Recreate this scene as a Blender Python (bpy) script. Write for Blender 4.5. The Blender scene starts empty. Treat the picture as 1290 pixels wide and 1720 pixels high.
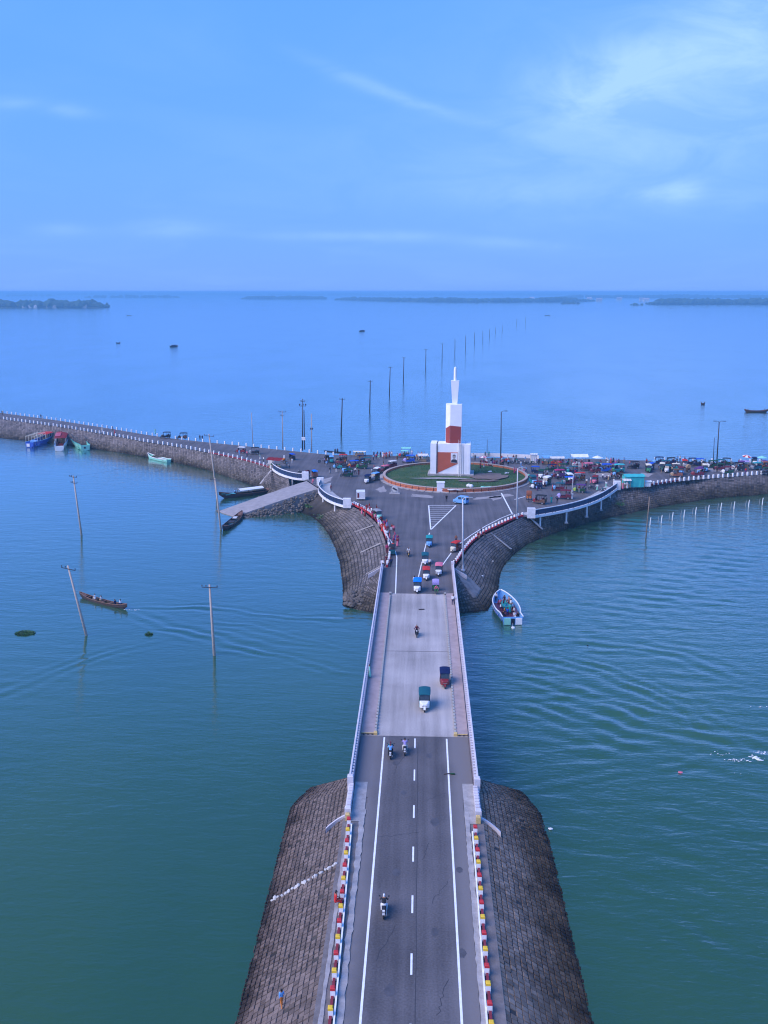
import bpy, bmesh, math, random
import numpy as np
from mathutils import Vector, Matrix
R = math.radians
random.seed(7)
sc = bpy.context.scene
C = sc.collection

# ------------------------------------------------------------------ camera
F, CX, CY, HC = 1600.0, 645.0, 860.0, 41.1          # focal length / centre in photo pixels, height above the road
PIT, YAW = math.atan(370 / 1600), R(2.232)
cam = bpy.data.cameras.new('camera')
cam.sensor_fit = 'VERTICAL'; cam.sensor_height = 36; cam.sensor_width = 27
cam.lens = F / 1720 * 36
cam.clip_start = 0.5; cam.clip_end = 120000
camo = bpy.data.objects.new('camera', cam); C.objects.link(camo)
camo.location = (0, 0, HC); camo.rotation_euler = (math.pi / 2 - PIT, 0, YAW)
sc.camera = camo
ROT = camo.rotation_euler.to_matrix()
WZ = -4.0                                            # water level, the road is z = 0

def ray(px, py):
    return ROT @ Vector(((px - CX) / F, -(py - CY) / F, -1.0))
def P(px, py, z=0.0):
    d = ray(px, py); t = (z - HC) / d.z
    return Vector((d.x * t, d.y * t, z))
def top(base, px, py):                               # point above base, same forward distance, seen at (px,py)
    d = ray(px, py); t = base.y / d.y
    return Vector((d.x * t, base.y, HC + d.z * t))

# ------------------------------------------------------------------ world, sun, exposure
SUN_EL, SUN_AZ = R(42), R(-118)                      # azimuth from +Y towards +X: sun stands to the left, a little behind
w = bpy.data.worlds.new('World'); sc.world = w; w.use_nodes = True
nt = w.node_tree; N = nt.nodes; L = nt.links
for n in list(N): N.remove(n)
def wn(t, **k):
    n = N.new(t)
    for a, b in k.items(): setattr(n, a, b)
    return n
def wmath(op, a, b=None, clamp=False):
    n = N.new('ShaderNodeMath'); n.operation = op; n.use_clamp = clamp
    for i, v in enumerate((a, b)):
        if v is None: continue
        if isinstance(v, (int, float)): n.inputs[i].default_value = v
        else: L.new(v, n.inputs[i])
    return n.outputs[0]
def wmix(fac, a, b, mode='MIX'):
    n = N.new('ShaderNodeMix'); n.data_type = 'RGBA'; n.blend_type = mode
    for s, v in ((n.inputs[0], fac), (n.inputs[6], a), (n.inputs[7], b)):
        if isinstance(v, (int, float)): s.default_value = v
        elif isinstance(v, tuple): s.default_value = (*v, 1)
        else: L.new(v, s)
    return n.outputs[2]
sky = wn('ShaderNodeTexSky', sky_type='NISHITA', sun_disc=False, sun_elevation=SUN_EL, sun_rotation=SUN_AZ,
         altitude=0, air_density=1.0, dust_density=0.6, ozone_density=2.5)
tc = wn('ShaderNodeTexCoord'); sx = wn('ShaderNodeSeparateXYZ'); L.new(tc.outputs['Generated'], sx.inputs[0])
X, Y, Z = sx.outputs
SKY_TINT = (0.34, 0.66, 1.20)
col = wmix(1.0, sky.outputs[0], SKY_TINT, 'MULTIPLY')
SKY_EVEN = (1.75, 4.95, 11.6)
col = wmix(0.84, col, SKY_EVEN)                      # thin even veil of haze over the whole sky
zen = wn('ShaderNodeMapRange'); zen.interpolation_type = 'SMOOTHSTEP'; L.new(wmath('ABSOLUTE', Z), zen.inputs[0]); zen.inputs[1].default_value = .10; zen.inputs[2].default_value = .70
col = wmix(wmath('MULTIPLY', zen.outputs[0], .85), col, (.75, 3.5, 11.4))       # the sky deepens towards the zenith
# violet towards the horizon, all the way round
hz = wmath('POWER', wmath('SUBTRACT', 1.0, wmath('ABSOLUTE', Z), True), 9.0)
col = wmix(wmath('MULTIPLY', hz, 0.75), col, (2.35, 4.35, 11.6))
# clouds: soft cirrus over the whole dome plus the ones in view
yy = wmath('MAXIMUM', Y, 0.05)
U = wmath('DIVIDE', X, yy); V = wmath('DIVIDE', Z, yy)
den = wmath('ADD', wmath('MAXIMUM', Z, 0.0), 0.12)
cmb = wn('ShaderNodeCombineXYZ'); L.new(wmath('DIVIDE', X, den), cmb.inputs[0]); L.new(wmath('DIVIDE', Y, den), cmb.inputs[1])
ns = wn('ShaderNodeTexNoise'); L.new(cmb.outputs[0], ns.inputs['Vector'])
ns.inputs['Scale'].default_value = 1.1; ns.inputs['Detail'].default_value = 6; ns.inputs['Distortion'].default_value = 0.6
cir = wmath('MULTIPLY', wmath('SUBTRACT', ns.outputs[0], 0.47), 2.2, True)
cm2 = wn('ShaderNodeCombineXYZ'); L.new(wmath('MULTIPLY', U, 1.0), cm2.inputs[0]); L.new(wmath('MULTIPLY', V, 2.4), cm2.inputs[1])
n2 = wn('ShaderNodeTexNoise'); L.new(cm2.outputs[0], n2.inputs['Vector'])
n2.inputs['Scale'].default_value = 9; n2.inputs['Detail'].default_value = 7; n2.inputs['Roughness'].default_value = 0.6; n2.inputs['Distortion'].default_value = 0.8
puff = wmath('MULTIPLY', wmath('SUBTRACT', n2.outputs[0], 0.36), 3.4, True)
def uv(px, py):
    d = ray(px, py); return d.x / d.y, d.z / d.y
def ellipse(px, py, rx, ry, ang, amp):
    u0, v0 = uv(px, py); c, s = math.cos(ang), math.sin(ang)
    du = wmath('SUBTRACT', U, u0); dv = wmath('SUBTRACT', V, v0)
    a = wmath('DIVIDE', wmath('ADD', wmath('MULTIPLY', du, c), wmath('MULTIPLY', dv, s)), rx / F)
    b = wmath('DIVIDE', wmath('SUBTRACT', wmath('MULTIPLY', dv, c), wmath('MULTIPLY', du, s)), ry / F)
    r2 = wmath('ADD', wmath('MULTIPLY', a, a), wmath('MULTIPLY', b, b))
    return wmath('MULTIPLY', wmath('POWER', 2.718, wmath('MULTIPLY', r2, -1.0)), amp)
acc = None
for e in [(1150, 105, 180, 66, .22, .80), (1010, 140, 120, 55, .25, .70), (1270, 30, 130, 70, .1, .6), (1200, 215, 260, 75, .18, .5), (1100, 170, 380, 170, .1, .40),
          (1146, 325, 34, 20, 0, 1.0), (1105, 322, 40, 12, 0, .5), (1240, 335, 60, 16, 0, .45), (280, 384, 60, 12, 0, .6), (105, 386, 50, 10, 0, .35), (120, 187, 38, 10, -.1, .6),
          (20, 172, 40, 9, 0, .5), (650, 397, 80, 9, 0, .5), (850, 408, 90, 9, -.05, .45), (520, 396, 70, 7, 0, .35), (860, 325, 130, 22, 0, .4),
          (640, 290, 420, 60, 0, .16)]:
    v = ellipse(*e); acc = v if acc is None else wmath('ADD', acc, v)
clouds = wmath('MULTIPLY', acc, wmath('ADD', wmath('MULTIPLY', puff, 0.42), 0.34))
for (x0, y0, x1, y1, wd, amp) in [(520, 103, 640, 152, 11, .22), (630, 148, 750, 190, 9, .24), (740, 187, 880, 222, 9, .14)]:
    clouds = wmath('ADD', clouds, wmath('MULTIPLY', ellipse((x0 + x1) / 2, (y0 + y1) / 2, math.hypot(x1 - x0, y1 - y0) * .62, wd,
             math.atan2(-(y1 - y0), (x1 - x0)), amp), wmath('ADD', puff, .35)))
clouds = wmath('MULTIPLY', clouds, wmath('GREATER_THAN', Y, 0.06))
cl = wmath('ADD', clouds, wmath('MULTIPLY', cir, 0.16), True)
col = wmix(cl, col, (4.2, 7.2, 12.5))
bg = wn('ShaderNodeBackground'); L.new(col, bg.inputs[0]); bg.inputs[1].default_value = 0.1
wo = wn('ShaderNodeOutputWorld'); L.new(bg.outputs[0], wo.inputs[0])

sun = bpy.data.lights.new('sun', 'SUN'); sun.energy = 3.9; sun.angle = R(50); sun.color = (1.0, 0.90, 0.80)
suno = bpy.data.objects.new('sun', sun); C.objects.link(suno)
sd = Vector((math.sin(SUN_AZ) * math.cos(SUN_EL), math.cos(SUN_AZ) * math.cos(SUN_EL), math.sin(SUN_EL)))
suno.rotation_euler = sd.to_track_quat('Z', 'Y').to_euler()
vs = sc.view_settings
vs.view_transform = 'Standard'; vs.look = 'None'; vs.gamma = 1; vs.exposure = 0.0; vs.use_curve_mapping = False
vs.use_white_balance = True; vs.white_balance_temperature = 6000; vs.white_balance_tint = 22     # the photo's cool white balance
sc.cycles.use_denoising = True
sc.cycles.max_bounces = 6; sc.cycles.volume_bounces = 0
sc.cycles.sample_clamp_indirect = 5
sc.cycles.filter_width = 1.15

# ------------------------------------------------------------------ materials
MC = {}
def newmat(name):
    m = bpy.data.materials.new(name); m.use_nodes = True
    return m, m.node_tree.nodes, m.node_tree.links, m.node_tree.nodes['Principled BSDF']
def ramp(nd, *stops):
    cr = nd.color_ramp
    while len(cr.elements) < len(stops): cr.elements.new(0.5)
    for e, (p, c) in zip(cr.elements, stops):
        e.position = p; e.color = (*c, 1) if len(c) == 3 else c
def scl(c, k): return tuple(min(1, x * k) for x in c)
def mat(name, c, rough=0.7, var=0.18, scale=1.5, bump=0.0, bscale=20.0, metal=0.0, island=0.0, spec=0.4, c2=None, detail=6):
    """procedural surface: colour varied by two noises (wear, stains), optional fine bump and per-piece tone"""
    if name in MC: return MC[name]
    m, n, l, b = newmat(name)
    tcn = n.new('ShaderNodeTexCoord')
    nz = n.new('ShaderNodeTexNoise'); l.new(tcn.outputs['Object'], nz.inputs['Vector'])
    nz.inputs['Scale'].default_value = scale; nz.inputs['Detail'].default_value = detail; nz.inputs['Roughness'].default_value = .65
    rp = n.new('ShaderNodeValToRGB'); l.new(nz.outputs[0], rp.inputs[0])
    ramp(rp, (0.28, scl(c, 1 - var)), (0.5, c), (0.74, c2 or scl(c, 1 + var)))
    out = rp.outputs[0]
    if island:
        g = n.new('ShaderNodeNewGeometry'); oi = n.new('ShaderNodeObjectInfo')
        ad = n.new('ShaderNodeMath'); ad.operation = 'ADD'; l.new(g.outputs['Random Per Island'], ad.inputs[0]); l.new(oi.outputs['Random'], ad.inputs[1])
        fr = n.new('ShaderNodeMath'); fr.operation = 'FRACT'; l.new(ad.outputs[0], fr.inputs[0])
        mr = n.new('ShaderNodeMapRange'); l.new(fr.outputs[0], mr.inputs[0]); mr.inputs[3].default_value = 1 - island; mr.inputs[4].default_value = 1 + island
        mx = n.new('ShaderNodeMix'); mx.data_type = 'RGBA'; mx.blend_type = 'MULTIPLY'; mx.inputs[0].default_value = 1
        l.new(out, mx.inputs[6]); l.new(mr.outputs[0], mx.inputs[7]); out = mx.outputs[2]
    l.new(out, b.inputs['Base Color'])
    b.inputs['Roughness'].default_value = rough; b.inputs['Metallic'].default_value = metal; b.inputs['Specular IOR Level'].default_value = spec
    if bump:
        nb = n.new('ShaderNodeTexNoise'); l.new(tcn.outputs['Object'], nb.inputs['Vector']); nb.inputs['Scale'].default_value = bscale; nb.inputs['Detail'].default_value = 4
        bp = n.new('ShaderNodeBump'); bp.inputs['Strength'].default_value = bump; bp.inputs['Distance'].default_value = 0.05
        l.new(nb.outputs[0], bp.inputs['Height']); l.new(bp.outputs[0], b.inputs['Normal'])
    MC[name] = m
    return m
PAL = dict(white=(.74, .74, .72), offwhite=(.62, .60, .56), cream=(.66, .60, .44), red=(.50, .035, .03), darkred=(.20, .018, .022), maroon=(.13, .02, .035), pink=(.62, .16, .22),
           magenta=(.36, .03, .12), orange=(.62, .20, .04), gold=(.58, .33, .06), yellow=(.75, .52, .04), green=(.03, .19, .07), darkgreen=(.015, .07, .035), mint=(.24, .60, .46),
           teal=(.015, .26, .26), darkteal=(.012, .10, .13), blue=(.02, .09, .46), brightblue=(.01, .20, .78), skyblue=(.16, .38, .66), navy=(.010, .018, .07), black=(.010, .010, .014),
           charcoal=(.028, .03, .036), grey=(.26, .27, .28), lilac=(.36, .30, .58), brown=(.13, .065, .035), tan=(.36, .25, .15), skin=(.30, .16, .095), hair=(.010, .008, .008), khaki=(.25, .21, .13),
           turquoise=(.05, .42, .40), purple=(.11, .04, .16), lime=(.28, .42, .06), silver=(.45, .46, .48), rust=(.25, .09, .05))
def paint(c):
    return mat('paint_' + c, PAL[c], rough=.38, var=.12, scale=6, spec=.5)
def cloth(c):
    return mat('cloth_' + c, PAL[c], rough=.9, var=.22, scale=9, bump=.2, bscale=14, spec=.15)
rubber = mat('rubber', (.014, .014, .015), .85, .25, 12)
steel = mat('steel', (.42, .43, .44), .35, .15, 8, metal=.8)
darksteel = mat('dark_steel', (.05, .052, .058), .5, .25, 8, metal=.3)
def glassmat():
    m, n, l, b = newmat('windscreen_glass')
    tcn = n.new('ShaderNodeTexCoord'); nz = n.new('ShaderNodeTexNoise'); l.new(tcn.outputs['Object'], nz.inputs[0]); nz.inputs['Scale'].default_value = 5
    rp = n.new('ShaderNodeValToRGB'); l.new(nz.outputs[0], rp.inputs[0]); ramp(rp, (.3, (.02, .025, .03)), (.7, (.05, .06, .07)))
    l.new(rp.outputs[0], b.inputs['Base Color']); b.inputs['Roughness'].default_value = .06; b.inputs['Specular IOR Level'].default_value = .7
    return m
glass = glassmat()
concrete = mat('concrete', (.40, .385, .36), .85, .22, .8, .25, 14)
whitecon = mat('white_painted_concrete', (.72, .71, .70), .7, .16, 1.3, .15, 9)
polecon = mat('pole_concrete', (.42, .35, .29), .85, .2, 1.2, .1, 12)
stonemat = mat('riprap_stone', (.125, .108, .088), .9, .3, 2.2, .5, 6, island=.35)

def asphalt(name, c, con=1.0, lanes=False):
    m, n, l, b = newmat(name)
    g = n.new('ShaderNodeNewGeometry')
    n1 = n.new('ShaderNodeTexNoise'); l.new(g.outputs['Position'], n1.inputs[0]); n1.inputs['Scale'].default_value = .16; n1.inputs['Detail'].default_value = 7
    mp = n.new('ShaderNodeMapping'); l.new(g.outputs['Position'], mp.inputs[0]); mp.inputs['Scale'].default_value = (1.6, .05, 1)
    n2 = n.new('ShaderNodeTexNoise'); l.new(mp.outputs[0], n2.inputs[0]); n2.inputs['Scale'].default_value = .9; n2.inputs['Detail'].default_value = 5
    n3 = n.new('ShaderNodeTexNoise'); l.new(g.outputs['Position'], n3.inputs[0]); n3.inputs['Scale'].default_value = 7; n3.inputs['Detail'].default_value = 5
    a = n.new('ShaderNodeMix'); a.data_type = 'FLOAT'; a.inputs[0].default_value = .5; l.new(n1.outputs[0], a.inputs[2]); l.new(n2.outputs[0], a.inputs[3])
    a2 = n.new('ShaderNodeMix'); a2.data_type = 'FLOAT'; a2.inputs[0].default_value = .3; l.new(a.outputs[0], a2.inputs[2]); l.new(n3.outputs[0], a2.inputs[3])
    rp = n.new('ShaderNodeValToRGB'); l.new(a2.outputs[0], rp.inputs[0])
    ramp(rp, (.39, scl(c, 1 - .34 * con)), (.5, c), (.61, scl(c, 1 + .36 * con)))
    src = rp.outputs[0]
    if lanes:                                        # dust lies outside the edge lines, wheels polish the lanes
        sp = n.new('ShaderNodeSeparateXYZ'); l.new(g.outputs['Position'], sp.inputs[0])
        a_ = n.new('ShaderNodeMath'); a_.operation = 'ADD'; a_.inputs[1].default_value = .3; l.new(sp.outputs[0], a_.inputs[0])
        b_ = n.new('ShaderNodeMath'); b_.operation = 'ABSOLUTE'; l.new(a_.outputs[0], b_.inputs[0])
        c_ = n.new('ShaderNodeMath'); c_.operation = 'MULTIPLY_ADD'; l.new(n1.outputs[0], c_.inputs[0]); c_.inputs[1].default_value = 1.4; l.new(b_.outputs[0], c_.inputs[2])
        mr = n.new('ShaderNodeMapRange'); l.new(c_.outputs[0], mr.inputs[0]); mr.inputs[1].default_value = 3.1; mr.inputs[2].default_value = 4.4
        mx = n.new('ShaderNodeMix'); mx.data_type = 'RGBA'; l.new(mr.outputs[0], mx.inputs[0]); l.new(src, mx.inputs[6]); mx.inputs[7].default_value = (.17, .155, .15, 1); src = mx.outputs[2]
    l.new(src, b.inputs['Base Color']); b.inputs['Roughness'].default_value = .82; b.inputs['Specular IOR Level'].default_value = .3
    bp = n.new('ShaderNodeBump'); bp.inputs['Strength'].default_value = .25; bp.inputs['Distance'].default_value = .03
    l.new(n3.outputs[0], bp.inputs['Height']); l.new(bp.outputs[0], b.inputs['Normal'])
    return m
asph = asphalt('asphalt', (.100, .092, .092), 1.0, True)
asph2 = asphalt('plaza_asphalt', (.112, .102, .101))
deckm = asphalt('deck_concrete', (.36, .325, .295), .9)

def blockmat(name, c, low, ztop=-1.6):
    """concrete revetment block: tone per block, moss and mud stain below the flood line"""
    m, n, l, b = newmat(name)
    g = n.new('ShaderNodeNewGeometry'); oi = n.new('ShaderNodeObjectInfo')
    ad = n.new('ShaderNodeMath'); ad.operation = 'ADD'; l.new(g.outputs['Random Per Island'], ad.inputs[0]); l.new(oi.outputs['Random'], ad.inputs[1])
    fr = n.new('ShaderNodeMath'); fr.operation = 'FRACT'; l.new(ad.outputs[0], fr.inputs[0])
    nz = n.new('ShaderNodeTexNoise'); l.new(g.outputs['Position'], nz.inputs[0]); nz.inputs['Scale'].default_value = .35; nz.inputs['Detail'].default_value = 8; nz.inputs['Roughness'].default_value = .7
    nf = n.new('ShaderNodeTexNoise'); l.new(g.outputs['Position'], nf.inputs[0]); nf.inputs['Scale'].default_value = 6; nf.inputs['Detail'].default_value = 4
    av = n.new('ShaderNodeMath'); av.operation = 'MULTIPLY_ADD'; l.new(fr.outputs[0], av.inputs[0]); av.inputs[1].default_value = .34
    l.new(nz.outputs[0], av.inputs[2])
    av2 = n.new('ShaderNodeMath'); av2.operation = 'MULTIPLY_ADD'; l.new(nf.outputs[0], av2.inputs[0]); av2.inputs[1].default_value = .25; l.new(av.outputs[0], av2.inputs[2])
    rp = n.new('ShaderNodeValToRGB'); l.new(av2.outputs[0], rp.inputs[0]); ramp(rp, (.42, scl(c, .5)), (.75, c), (1.05, scl(c, 1.5)))
    sp = n.new('ShaderNodeSeparateXYZ'); l.new(g.outputs['Position'], sp.inputs[0])
    zz = n.new('ShaderNodeMath'); zz.operation = 'MULTIPLY_ADD'; l.new(nz.outputs[0], zz.inputs[0]); zz.inputs[1].default_value = 2.6; l.new(sp.outputs[2], zz.inputs[2])
    mr = n.new('ShaderNodeMapRange'); l.new(zz.outputs[0], mr.inputs[0]); mr.inputs[1].default_value = ztop + 1.5; mr.inputs[2].default_value = ztop - .5
    mx = n.new('ShaderNodeMix'); mx.data_type = 'RGBA'; l.new(mr.outputs[0], mx.inputs[0]); l.new(rp.outputs[0], mx.inputs[6])
    rl = n.new('ShaderNodeValToRGB'); l.new(av2.outputs[0], rl.inputs[0]); ramp(rl, (.42, scl(low, .55)), (.8, low), (1.05, scl(low, 1.5)))
    l.new(rl.outputs[0], mx.inputs[7])
    wt = n.new('ShaderNodeMapRange'); l.new(zz.outputs[0], wt.inputs[0]); wt.inputs[1].default_value = WZ + 1.95; wt.inputs[2].default_value = WZ + 1.35; wt.inputs[3].default_value = 1; wt.inputs[4].default_value = .34
    mw_ = n.new('ShaderNodeMix'); mw_.data_type = 'RGBA'; mw_.blend_type = 'MULTIPLY'; mw_.inputs[0].default_value = 1; l.new(mx.outputs[2], mw_.inputs[6]); l.new(wt.outputs[0], mw_.inputs[7])   # wet, slimy band at the waterline
    l.new(mw_.outputs[2], b.inputs['Base Color'])
    b.inputs['Roughness'].default_value = .9; b.inputs['Specular IOR Level'].default_value = .2
    bp = n.new('ShaderNodeBump'); bp.inputs['Strength'].default_value = .4; bp.inputs['Distance'].default_value = .04
    l.new(nf.outputs[0], bp.inputs['Height']); l.new(bp.outputs[0], b.inputs['Normal'])
    return m
blk_left = blockmat('revetment_block', (.135, .105, .088), (.090, .062, .046), -2.2)
blk_right = blockmat('revetment_block_mossy', (.205, .154, .115), (.082, .051, .026), -1.2)
blk_far = blockmat('revetment_block_weathered', (.150, .130, .118), (.085, .070, .050), -1.6)
joint = blockmat('revetment_joint_soil', (.055, .048, .042), (.028, .024, .018), -1.6)
bankm = blockmat('bank_soil_and_stone', (.155, .130, .112), (.065, .053, .036), -1.2)

# ------------------------------------------------------------------ mesh helpers
class MB:
    def __init__(s): s.v = []; s.f = []; s.m = []
    def add(s, vs_, fs_, mi=0):
        o = len(s.v); s.v += [tuple(v) for v in vs_]
        for f in fs_: s.f.append(tuple(i + o for i in f)); s.m.append(mi)
        return s
    def box(s, c, d, mi=0, M=None, taper=1.0, ch=0.0):
        """box centred at c, size d; taper shrinks the top; ch chamfers the upper edges"""
        x, y, z = d[0] / 2, d[1] / 2, d[2] / 2
        t = taper
        if ch:
            pts = [(-x, -y, -z), (x, -y, -z), (x, y, -z), (-x, y, -z), (-x * t, -y * t, z - ch), (x * t, -y * t, z - ch), (x * t, y * t, z - ch), (-x * t, y * t, z - ch),
                   (-x * t + ch, -y * t + ch, z), (x * t - ch, -y * t + ch, z), (x * t - ch, y * t - ch, z), (-x * t + ch, y * t - ch, z)]
            fs = [(3, 2, 1, 0), (0, 1, 5, 4), (1, 2, 6, 5), (2, 3, 7, 6), (3, 0, 4, 7), (4, 5, 9, 8), (5, 6, 10, 9), (6, 7, 11, 10), (7, 4, 8, 11), (8, 9, 10, 11)]
        else:
            pts = [(-x, -y, -z), (x, -y, -z), (x, y, -z), (-x, y, -z), (-x * t, -y * t, z), (x * t, -y * t, z), (x * t, y * t, z), (-x * t, y * t, z)]
            fs = [(3, 2, 1, 0), (4, 5, 6, 7), (0, 1, 5, 4), (1, 2, 6, 5), (2, 3, 7, 6), (3, 0, 4, 7)]
        pts = [Vector(p) for p in pts]
        if M is not None: pts = [M @ p for p in pts]
        c = Vector(c)
        return s.add([p + c for p in pts], fs, mi)
    def tube(s, pts, r, n=8, mi=0, cap=True):
        pts = [Vector(p) for p in pts]; rs = r if isinstance(r, (list, tuple)) else [r] * len(pts)
        rings = []
        for i, p in enumerate(pts):
            a = pts[max(i - 1, 0)]; b = pts[min(i + 1, len(pts) - 1)]
            t = (b - a).normalized(); u = t.orthogonal().normalized(); q = t.cross(u)
            if i and rings:                           # keep the frame steady along the tube
                u = (pu - t * pu.dot(t)).normalized(); q = t.cross(u)
            pu = u
            rings.append([p + (u * math.cos(2 * math.pi * k / n) + q * math.sin(2 * math.pi * k / n)) * rs[i] for k in range(n)])
        vs_ = [v for r_ in rings for v in r_]
        fs = [(i * n + k, i * n + (k + 1) % n, (i + 1) * n + (k + 1) % n, (i + 1) * n + k) for i in range(len(pts) - 1) for k in range(n)]
        if cap: fs += [tuple(range(n))[::-1], tuple((len(pts) - 1) * n + k for k in range(n))]
        return s.add(vs_, fs, mi)
    def lathe(s, prof, n=16, mi=0, M=None, closed=False):
        vs_ = []
        for (r, z) in prof:
            for k in range(n):
                a = 2 * math.pi * k / n; v = Vector((r * math.cos(a), r * math.sin(a), z)); vs_.append(M @ v if M is not None else v)
        m = len(prof)
        fs = [(i * n + k, i * n + (k + 1) % n, ((i + 1) % m) * n + (k + 1) % n, ((i + 1) % m) * n + k) for i in range(m if closed else m - 1) for k in range(n)]
        if not closed:
            if prof[0][0] > 1e-6: fs.append(tuple(range(n))[::-1])
            if prof[-1][0] > 1e-6: fs.append(tuple((m - 1) * n + k for k in range(n)))
        return s.add(vs_, fs, mi)
    def loft(s, rings, mi=0, cap=True, closed=True):
        n = len(rings[0]); vs_ = [Vector(v) for r_ in rings for v in r_]
        fs = [(i * n + k, i * n + (k + 1) % n, (i + 1) * n + (k + 1) % n, (i + 1) * n + k) for i in range(len(rings) - 1) for k in range(n if closed else n - 1)]
        if cap: fs += [tuple(range(n))[::-1], tuple((len(rings) - 1) * n + k for k in range(n))]
        return s.add(vs_, fs, mi)
    def prism(s, poly, z0, z1, mi=0):
        n = len(poly)
        vs_ = [(p[0], p[1], z0) for p in poly] + [(p[0], p[1], z1) for p in poly]
        fs = [tuple(range(n))[::-1], tuple(range(n, 2 * n))] + [(i, (i + 1) % n, n + (i + 1) % n, n + i) for i in range(n)]
        return s.add(vs_, fs, mi)
    def blob(s, c, r, mi=0, seed=0, jit=.18, sub=1):
        bm = bmesh.new(); bmesh.ops.create_icosphere(bm, subdivisions=sub, radius=1)
        rd = random.Random(seed); bm.verts.ensure_lookup_table()
        vs_ = [Vector(c) + Vector((v.co.x * r[0], v.co.y * r[1], v.co.z * r[2])) * (1 + rd.uniform(-jit, jit)) for v in bm.verts]
        fs = [tuple(v.index for v in f.verts) for f in bm.faces]; bm.free()
        return s.add(vs_, fs, mi)
    def mesh(s, name, smooth=False):
        me = bpy.data.meshes.new(name); me.from_pydata(s.v, [], s.f)
        if any(s.m): me.polygons.foreach_set('material_index', s.m)
        if smooth: me.polygons.foreach_set('use_smooth', [True] * len(me.polygons))
        me.update(); return me
    def fix(s):
        return s
def recalc(me):
    bm = bmesh.new(); bm.from_mesh(me); bmesh.ops.recalc_face_normals(bm, faces=bm.faces); bm.to_mesh(me); bm.free(); return me
def link(name, me, mats, parent=None, loc=None, rz=None, override=False):
    o = bpy.data.objects.new(name, me); C.objects.link(o)
    mats = mats if isinstance(mats, (list, tuple)) else [mats]
    if override and len(me.materials):
        for i, m in enumerate(mats): o.material_slots[i].link = 'OBJECT'; o.material_slots[i].material = m
    elif override:
        for m in mats: me.materials.append(m)
        for i, m in enumerate(mats): o.material_slots[i].link = 'OBJECT'; o.material_slots[i].material = m
    elif not len(me.materials):
        for m in mats: me.materials.append(m)
    if parent: o.parent = parent
    if loc is not None: o.location = loc
    if rz is not None: o.rotation_euler = (0, 0, rz)
    return o
def build(mb, name, mats, parent=None, smooth=False, loc=None, rz=None):
    return link(name, recalc(mb.mesh(name, smooth)), mats, parent, loc, rz)
def tag(o, label=None, cat=None, group=None, kind=None):
    if label: o['label'] = label
    if cat: o['category'] = cat
    if group: o['group'] = group
    if kind: o['kind'] = kind
    return o
def empty(name, loc=(0, 0, 0), rz=0.0):
    o = bpy.data.objects.new(name, None); C.objects.link(o); o.location = loc; o.rotation_euler = (0, 0, rz); o.empty_display_size = .3
    return o
def resample(pts, n):
    pts = [Vector(p[:2]).to_3d() if len(p) == 2 else Vector(p) for p in pts]
    d = [0]
    for a, b in zip(pts, pts[1:]): d.append(d[-1] + (b - a).length)
    out = []; j = 0
    for i in range(n):
        t = d[-1] * i / (n - 1)
        while j < len(d) - 2 and d[j + 1] < t: j += 1
        k = (t - d[j]) / max(d[j + 1] - d[j], 1e-9); out.append(pts[j].lerp(pts[j + 1], min(max(k, 0), 1)))
    return out
def smoothline(pts, it=2):
    pts = [Vector(p) for p in pts]
    for _ in range(it):
        q = [pts[0]]
        for a, b in zip(pts, pts[1:]): q += [a.lerp(b, .25), a.lerp(b, .75)]
        q.append(pts[-1]); pts = q
    return pts
def plen(pts): return sum((b - a).length for a, b in zip(pts, pts[1:]))
def PL(lst, z=0.0): return [P(x, y, z) for x, y in lst]
def flat(v, z): return Vector((v[0], v[1], z))

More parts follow.
